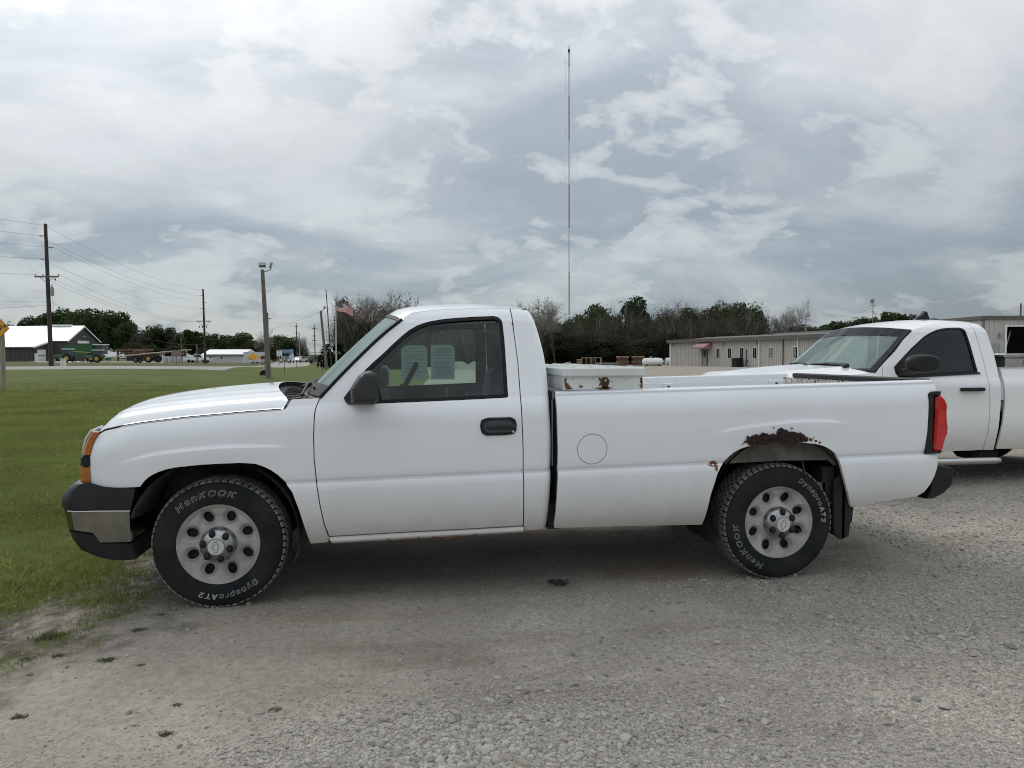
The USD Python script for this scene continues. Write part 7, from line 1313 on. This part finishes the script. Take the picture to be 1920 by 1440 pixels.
CV, f = mach('culvert_pipe', 'grey half buried culvert pipe end in the lawn beside the light pole', 496, 44.5, 'culvert'); obj(CV, 'pipe', rot(lathe([(.30, -.12), (.34, -.12), (.34, .16), (.30, .16), (.30, -.12)], f(0, 0, .02), n=28), Rz(-YAW+.33), f(0, 0, .02)), M_steel, smooth=40); obj(CV, 'dark_inside', rot(lathe([(0, .10), (.30, .10)], f(0, 0, .02), n=28), Rz(-YAW+.33), f(0, 0, .02)), M_ink)
SS, f = mach('road_sign', 'white rectangular road sign above the semi truck', 524.5, 112, 'sign'); obj(SS, 'plate', quadbox(f, -.42, .42, -.03, 0, 1.5, 2.35), M_wdoor); obj(SS, 'post', quadbox(f, -.04, .04, .0, .06, -.2, 2.3), M_steel); c = f(0, -.034, 1.95); obj(SS, 'lettering', [hull([f(a, -.035, z) for a in (x0, x1) for z in (z0, z1)]+[f(x0, -.031, z0)]) for x0, x1, z0, z1 in ((-.22, .22, 2.12, 2.2), (-.3, .3, 1.72, 1.78), (-.2, .2, 1.9, 1.98))], M_ink)
SE, f = mach('semi_truck', 'blue and white semi truck facing the camera on the far road', 535, 160, 'semi truck'); mb_ = mat('semi_blue', (.05, .11, .18), rough=.3, coat=.4)
obj(SE, 'cab', quadbox(f, -1.0, 1.0, .6, 3.0, .5, 2.1), mat('semi_white', (.6, .62, .65), rough=.3)); obj(SE, 'sleeper_roof', hull([f(a, b, z) for a in (-1.0, 1.0) for b, z in ((1.0, 2.1), (1.4, 3.0), (3.0, 3.0), (3.0, 2.1))]), mb_); obj(SE, 'windshield', quadbox(f, -.85, .85, .55, .6, 1.55, 2.05), M_pane); obj(SE, 'visor', quadbox(f, -1.0, 1.0, .35, .6, 2.05, 2.3), mb_); obj(SE, 'grille', quadbox(f, -.45, .45, -.6, -.5, .5, 1.45), M_bright); obj(SE, 'hood', hull([f(a, b, z) for a in (-.6, .6) for b, z in ((-.5, .4), (-.5, 1.4), (.6, 1.6), (.6, .4))]), mb_)
for s in (-1, 1): obj(SE, 'fender', hull([f(s*a, b, z) for a in (.6, 1.15) for b, z in ((-.5, .3), (-.4, .8), (.3, .8), (.4, .3))]), mat('semi_white', (.6, .6, .6))); obj(SE, 'exhaust_stack', tube([f(s*1.12, .9, .8), f(s*1.12, .9, 3.1)], .07, 6), M_bright); wv = lathe([(0, -.14), (.45, -.14), (.45, .14), (0, .14)], f(s*.9, .1, .38), n=16); obj(SE, 'wheel', rot(wv, Rz(math.pi/2*0-YAW), f(s*.9, .1, .38)), M_tyre)
obj(SE, 'bumper', quadbox(f, -1.1, 1.1, -.75, -.6, .2, .5), M_bright); obj(SE, 'red_flag_board', quadbox(f, .1, .75, -.8, -.76, .15, .75), mat('red_board', (.30, .06, .05), rough=.6))
for i, (px, d, py) in enumerate(((534, 46, 672), (556, 58, 672), (604.5, 52, 674), (600, 54, 678))):
    K, f = mach('marker_stake', f'thin marker stake in the lawn, {("below the semi truck", "below the silver car", "below the leaning pole", "short pale one near the leaning pole")[i]}', px, d, 'stake', 'marker stakes'); hh = max(.5, zof(px, py, d)-f(0, 0, 0)[2]); obj(K, 'stake', quadbox(f, -.015, .015, -.015, .015, -.1, hh), M_woodd if i < 3 else mat('pale_stake', (.4, .38, .3))); obj(K, 'stake_cap', quadbox(f, -.02, .02, -.02, .02, hh, hh+.05), M_wdoor)
# embankment and overpass
f = frame(600, 215); EMB = [f(a, b, z) for a, b, z in ((-9, -4, -1.2), (34, -4, -1.2), (34, 6, 2.0), (-4, 6, 2.0), (-9, 30, -1.2), (34, 30, -1.2))]; obj(W_, 'embankment', hull(EMB), lawn_material('bank_grass', (.035, .060, .016), (.055, .085, .022), (.09, .10, .04)), kind='structure')
OV = thing('overpass', 'low grey road overpass with a pale railing behind the grassy embankment', 'bridge', f(6, 8, 2)); obj(OV, 'deck', quadbox(f, -6, 36, 6, 14, 1.6, 2.15), mat('bridge_concrete', (.28, .275, .265), rough=.9)); obj(OV, 'rail', [quadbox(f, -6, 36, 6.0, 6.1, 2.75, 2.9), quadbox(f, -6, 36, 6.0, 6.1, 2.35, 2.45)], M_lampg)
for k in range(20): obj(OV, 'rail_post', quadbox(f, -5.8+k*1.3, -5.66+k*1.3, 5.95, 6.1, 2.1, 2.85), M_lampg)

# ------------------------------------------------------------------ clearance sign at the left edge
f = frame(-8, 30); SGN = thing('clearance_sign', 'yellow diamond clearance sign reading 9 on two posts at the left edge', 'sign', f(0, 0, 0)); zc = zof(-8, 608, 30); hd = .655; o = f(0, 0, 0)
def on_plate(g, off, dep, m, nm, par):
    v, ff = tri_poly(g); V = np.array([o+R3*a+np.array([0, 0, zc-o[2]+b])-np.array([FH[0], FH[1], 0])*off for a, b in v]); e = np.cross(V[ff[:, 1]]-V[ff[:, 0]], V[ff[:, 2]]-V[ff[:, 0]])@np.array([FH[0], FH[1], 0]) > 0; ff = np.array(ff); ff[e] = ff[e][:, ::-1]
    V2 = V+np.array([FH[0], FH[1], 0])*dep; return np.vstack([V, V2]), np.vstack([ff, ff[:, ::-1]+len(V)])
dm_ = Polygon([(-hd, 0), (0, hd), (hd, 0), (0, -hd)]).buffer(-.04).buffer(.04); M_sy = mat('sign_amber', (.66, .35, .015), (.60, .31, .012), scale=4, rough=.55)
pl_ = obj(SGN, 'plate', on_plate(dm_, 0, .006, None, '', 0), M_sy); obj(pl_, 'border', [on_plate(g, .004, .003, None, '', 0) for g in polys(dm_.buffer(-.022).difference(dm_.buffer(-.040)))], M_ink)
t9 = glyphs('9"', .25, True); b9 = t9.bounds; t9 = affinity.translate(t9, .16-b9[0], -.125-b9[1]+.0); obj(pl_, 'lettering', [on_plate(g, .004, .003, None, '', 0) for g in polys(t9)], M_ink)
for sg in (1, -1): obj(pl_, 'arrow', on_plate(Polygon([(-.23, sg*.27), (.24, sg*.27), (0, sg*.46)] if sg < 0 else [(-.20, .26), (.20, .26), (0, .44)]), .004, .003, None, '', 0), M_ink)
M_spost = mat('grey_wood_post', (.19, .175, .15), (.27, .25, .215), scale=6, rough=.95, stretch=(8, 8, .5)); obj(SGN, 'post', quadbox(f, .20, .30, .01, .11, -.3, zc-o[2]+.2), M_spost); obj(SGN, 'post', quadbox(f, -.28, -.18, .01, .11, -.3, zc-o[2]+.2), M_spost)
obj(SGN, 'post', quadbox(f, .35, .385, .03, .07, -.3, zc-o[2]-.25), M_spost)

# ------------------------------------------------------------------ long metal building on the right
M_met = mat('cream_metal_wall', (.47, .455, .42), (.42, .405, .375), scale=1.2, rough=.55); M_metr = mat('cream_metal_rib', (.49, .475, .44), rough=.55); M_fas = mat('brown_fascia', (.085, .078, .070), (.11, .10, .09), scale=2, rough=.6); M_aw = mat('faded_maroon_awning', (.33, .18, .215), (.285, .145, .18), scale=3, rough=.8); M_ddoor = mat('olive_door', (.22, .21, .14), rough=.6)
q0, q1 = lay(U(1256.5), 93), lay(U(1420), 76.6); ad = (q1-q0)/np.linalg.norm(q1-q0); bd_ = np.array([-ad[1], ad[0]]); bd_ = bd_ if bd_@FH > 0 else -bd_
zb0 = float(TERRAIN(*q0)); A3, B3 = np.array([*ad, 0]), np.array([*bd_, 0]); o3 = np.array([*q0, zb0])
fb = lambda a, b, z: o3+A3*a+B3*b+np.array([0, 0, z])
def along(px):
    """distance along the front wall where the direction U(px) meets it"""
    dr = FH+U(px)*RH; M = np.array([[ad[0], -dr[0]], [ad[1], -dr[1]]]); return float(np.linalg.solve(M, EYE[:2]-q0)[0])
Lw = along(1585); H = 2.95
LB = thing('metal_building', 'long low cream ribbed metal building with a maroon awning behind the pickup bed', 'building', fb(Lw/2, 5, 0))
obj(LB, 'wall', quadbox(fb, 0, Lw, .0, 12, -.3, H), M_met); obj(LB, 'wall_rib', ribs(fb, .1, Lw, 0, -.1, H, .305, .045), M_metr, kind='stuff'); obj(LB, 'roof', hull([fb(a, b, z) for a in (-.25, Lw) for b, z in ((-.35, H+.02), (12.3, H+.02), (6, H+.75), (-.35, H+.1), (12.3, H+.1))]), M_fas); obj(LB, 'fascia', quadbox(fb, -.27, Lw, -.40, -.33, H-.06, H+.34), M_fas); obj(LB, 'corner_trim', quadbox(fb, -.04, .16, -.07, .02, -.2, H), M_wtrim)
a = along(1322); dr_ = obj(LB, 'door', quadbox(fb, a-.46, a+.46, -.07, .0, -.1, 2.12), M_ddoor); obj(dr_, 'door_pane', quadbox(fb, a-.2, a+.12, -.085, -.07, 1.15, 1.85), M_pane); obj(dr_, 'door_frame', [quadbox(fb, a-.56, a-.46, -.09, 0, -.1, 2.2), quadbox(fb, a+.46, a+.56, -.09, 0, -.1, 2.2)], mat('dark_frame', (.06, .055, .05), rough=.6))
obj(LB, 'awning', hull([fb(a+s, b, z) for s in (-1.15, 1.35) for b, z in ((-.02, 2.85), (-1.15, 2.28), (-1.15, 2.10), (-.02, 2.1))]), M_aw); obj(LB, 'awning_end', hull([fb(a+s, b, z) for s in (1.36, 1.38) for b, z in ((-.02, 2.86), (-1.15, 2.29), (-1.15, 2.09), (-.02, 2.09))]), M_aw)
for i, px in enumerate((1347.3, 1368.5, 1391.5, 1415.8, 1446, 1492)):
    a = along(px); w = .28 if i < 4 else .38; wn = obj(LB, 'window', quadbox(fb, a-w-.06, a+w+.06, -.065, 0, .92, 2.15), M_wtrim); obj(wn, 'pane', quadbox(fb, a-w, a-.03, -.08, -.06, .98, 2.09), M_pane if i < 4 else mat('blind_pane', (.20, .20, .20), rough=.2)); obj(wn, 'pane', quadbox(fb, a+.03, a+w, -.08, -.06, .98, 2.09), M_pane if i < 4 or i == 5 else mat('blind_pane', (.2, .2, .2)))
for px in (1424.5, 1497, 1469): a = along(px); obj(LB, 'downspout', quadbox(fb, a-.05, a+.05, -.14, -.05, -.1, H), M_wtrim if px != 1469 else M_fas)
for px in (1263, 1356, 1419): a = along(px); obj(LB, 'wall_lamp', quadbox(fb, a-.13, a+.13, -.22, 0, 2.5, 2.75), M_lampg)
a = along(1392); ac = thing('air_conditioner', 'black outdoor air conditioning unit against the long metal building', 'air conditioner', fb(a, -.8, 0)); obj(ac, 'casing', quadbox(fb, a-.42, a+.42, -1.1, -.25, -.1, .98), M_black); obj(ac, 'grille', cat([quadbox(fb, a-.4, a+.4, -1.13, -1.1, z, z+.03) for z in np.arange(.05, .95, .09)]), M_grey_pl, kind='stuff'); obj(LB, 'conduit', tube([fb(a+.75, -.08, 1.9), fb(a+.75, -.08, .2)], .05, 5), M_woodd); obj(LB, 'hose', tube([fb(a+1.0, -.3, .1), fb(a+1.15, -.3, .5), fb(a+1.25, -.2, .75)], .06, 5), M_woodd)
# building behind it
f = frame(1500, 105); HB = thing('metal_building', 'taller pale metal building whose roof shows behind the long one, with a vent pipe', 'building', f(4, 4, 0)); zt_ = zof(1500, 623, 105)-f(0, 0, 0)[2]; obj(HB, 'wall', hull([f(aa, b, z) for aa, dz in ((-2.8, -.42), (12, .28)) for b in (0, 9) for z in (0, zt_-.45+dz)]), M_met); obj(HB, 'wall_rib', ribs(f, -2.8, 12, 0, 2, zt_-.8, .5, .06), M_metr, kind='stuff'); obj(HB, 'roof', hull([f(aa, b, zt_+dz+dd) for aa, dz in ((-3.0, -.42), (12, .28)) for b in (-.3, 9.3) for dd in (-.38, 0)]), mat('weathered_zinc_roof', (.20, .205, .20), (.26, .26, .25), scale=1, rough=.5)); obj(HB, 'vent_pipe', tube([f(.75, -.1, zt_-.5), f(.75, -.1, zt_+1.35)], .09, 8), M_steel)
# warehouse at the right edge
f = frame(1886, 64); WH = thing('warehouse', 'cream metal warehouse with an open dark doorway at the right edge', 'warehouse', f(3, 5, 0)); zr_ = zof(1886, 602, 64)-f(0, 0, 0)[2]; zd_ = zof(1886, 620, 64)-f(0, 0, 0)[2]
obj(WH, 'wall', [quadbox(f, -2.15, 0, 0, .2, -.3, zr_-.2), quadbox(f, 0, 6.0, 0, .2, zd_, zr_-.2), quadbox(f, 6.0, 14, 0, .2, -.3, zr_-.2), quadbox(f, -2.15, -1.95, 0, 16, -.3, zr_-.2), quadbox(f, 13.8, 14, 0, 16, -.3, zr_-.2), quadbox(f, -2.15, 14, 15.8, 16, -.3, zr_-.2)], M_met)
obj(WH, 'wall_rib', cat([ribs(f, -2.15, -.15, 0, 0, zr_-.2, .42, .05), ribs(f, .1, 6.0, 0, zd_+.1, zr_-.2, .42, .05)]), M_metr, kind='stuff'); obj(WH, 'roof', quadbox(f, -2.35, 14.2, -.15, 16.2, zr_-.2, zr_+.1), M_fas); obj(WH, 'door_frame', [quadbox(f, -.16, 0, -.05, .1, -.3, zd_+.12), quadbox(f, 0, 6, -.05, .1, zd_, zd_+.12)], M_wtrim)
obj(WH, 'wall_lamp', quadbox(f, -.75, -.5, -.2, 0, zd_-.95, zd_-.55), M_lampg); obj(WH, 'meter_box', quadbox(f, -1.75, -.75, -.3, 0, 1.2, 2.3), M_lampg); obj(WH, 'inner_floor', quadbox(f, -1.9, 13.5, .3, 15.5, -.2, -.1), M_dark); lp = obj(WH, 'leaning_board', tube([f(.25, .4, zd_-1.9), f(.75, .6, zd_-.4)], .04, 4), M_wdoor)

# ------------------------------------------------------------------ yard clutter behind the bed
PT, f = mach('propane_tank', 'white horizontal propane tank on the ground left of the long metal building', 1224, 88, 'propane tank'); c = f(0, 0, .52); Rm = Rz(math.pi/2-YAW); obj(PT, 'shell', rot(lathe([(0, -1.32), (.2, -1.29), (.36, -1.18), (.46, -1.0), (.48, -.8), (.48, .8), (.46, 1.0), (.36, 1.18), (.2, 1.29), (0, 1.32)], c, n=28), Rm, c), mat('tank_white', (.68, .69, .69), (.55, .50, .42), scale=2, lo=.5, hi=.75, rough=.45), smooth=50); obj(PT, 'valve_dome', [quadbox(f, -.35, -.1, -.1, .15, .98, 1.22), quadbox(f, .3, .45, -.1, .1, .98, 1.10)], M_lampg); [obj(PT, 'saddle', quadbox(f, s-.1, s+.1, -.35, .35, -.1, .2), M_woodd) for s in (-.8, .8)]
PT2, f = mach('propane_tank', 'end of a second white propane tank half hidden by the building corner', 1256, 95, 'propane tank'); c = f(0, 0, .5); obj(PT2, 'shell', rot(lathe([(0, -.62), (.3, -.52), (.44, -.3), (.46, 0), (.46, .6)], c, n=24), Rm, c), mat('tank_white', (.6, .6, .6)), smooth=50); obj(PT2, 'valve_dome', quadbox(f, -.1, .1, -.1, .1, .9, 1.1), M_lampg)
M_rst = mat('rusty_steel_plate', (.095, .050, .032), (.15, .085, .055), scale=3, rough=.85); M_lum = mat('old_lumber', (.30, .20, .13), (.22, .145, .10), scale=5, rough=.9)
for i, px in enumerate((1167.5, 1196.5)):
    K, f = mach('lumber_stack', ('stack of brown timber and rusty beams nearer the rack', 'stack of brown timber and rusty beams beside the propane tank')[i], px, 92, 'timber stack', 'timber stacks in the yard')
    for j, (z0, z1, w, m) in enumerate(((-.1, .22, .55, M_rst), (.28, .62, .78, M_rst), (.66, .80, .6, M_rst), (.92, 1.02, .74, M_rst), (1.06, 1.24, .78, M_lum))): obj(K, 'beam', [quadbox(f, -w, w, -.4, .5, z0, z1)], m)
    for s in (-.5, .5): obj(K, 'bolster', quadbox(f, s-.07, s+.07, -.3, .4, .6, 1.06), M_rst)
K, f = mach('steel_rack', 'tan and rust coloured steel tube rack standing before the wood', 1110, 92, 'rack')
M_rack = mat('tan_rack_paint', (.36, .28, .20), (.28, .20, .14), scale=5, rough=.7)
for z in (.10, 1.0): obj(K, 'rail', quadbox(f, -1.3, 1.3, -.04, .04, z, z+.07), M_rack); obj(K, 'rail', quadbox(f, -1.3, 1.3, .9, .98, z, z+.07), M_rack)
for a in (-1.3, -.75, -.1, .45, 1.1, 1.25): obj(K, 'post', quadbox(f, a-.035, a+.035, -.05, .05, -.1, 1.05), M_rack)
obj(K, 'mesh_panel', cat([quadbox(f, a-.02, a+.02, .4, .44, .1, 1.0) for a in np.arange(-.35, .45, .09)]), M_rst, kind='stuff')
K, f = mach('pallet_stack', 'small stack of yellowish pallets left of the steel rack', 1086, 93, 'pallet stack'); [obj(K, 'pallet', [quadbox(f, -.28, .28, -.4, .4, z, z+.10)], M_lum if k % 2 else mat('yellow_lumber', (.42, .34, .16), rough=.9)) for k, z in enumerate(np.arange(.1, .9, .16))]
K, f = mach('pipe_frame', 'bent white pipe frame on the ground near the cab', 1061, 92, 'pipe frame'); obj(K, 'pipe', tube([f(-.9, 0, .15), f(.2, 0, .45), f(.55, 0, .5), f(.6, 0, .1)], .04, 6), M_wdoor); obj(K, 'pipe', tube([f(.2, .4, .45), f(.55, .4, .5), f(.6, .4, .1)], .04, 6), M_wdoor)
K, f = mach('concrete_barrier', 'low grey concrete slabs lying between the rack and the timber', 1143, 95, 'concrete slab'); obj(K, 'slab', quadbox(f, -1.7, 1.6, 0, .8, .0, .36), mat('grey_slab', (.25, .25, .245), (.20, .20, .195), scale=2, rough=.9)); obj(K, 'lower_slab', quadbox(f, -1.4, 1.8, -.5, -.1, -.1, .10), M_dark)
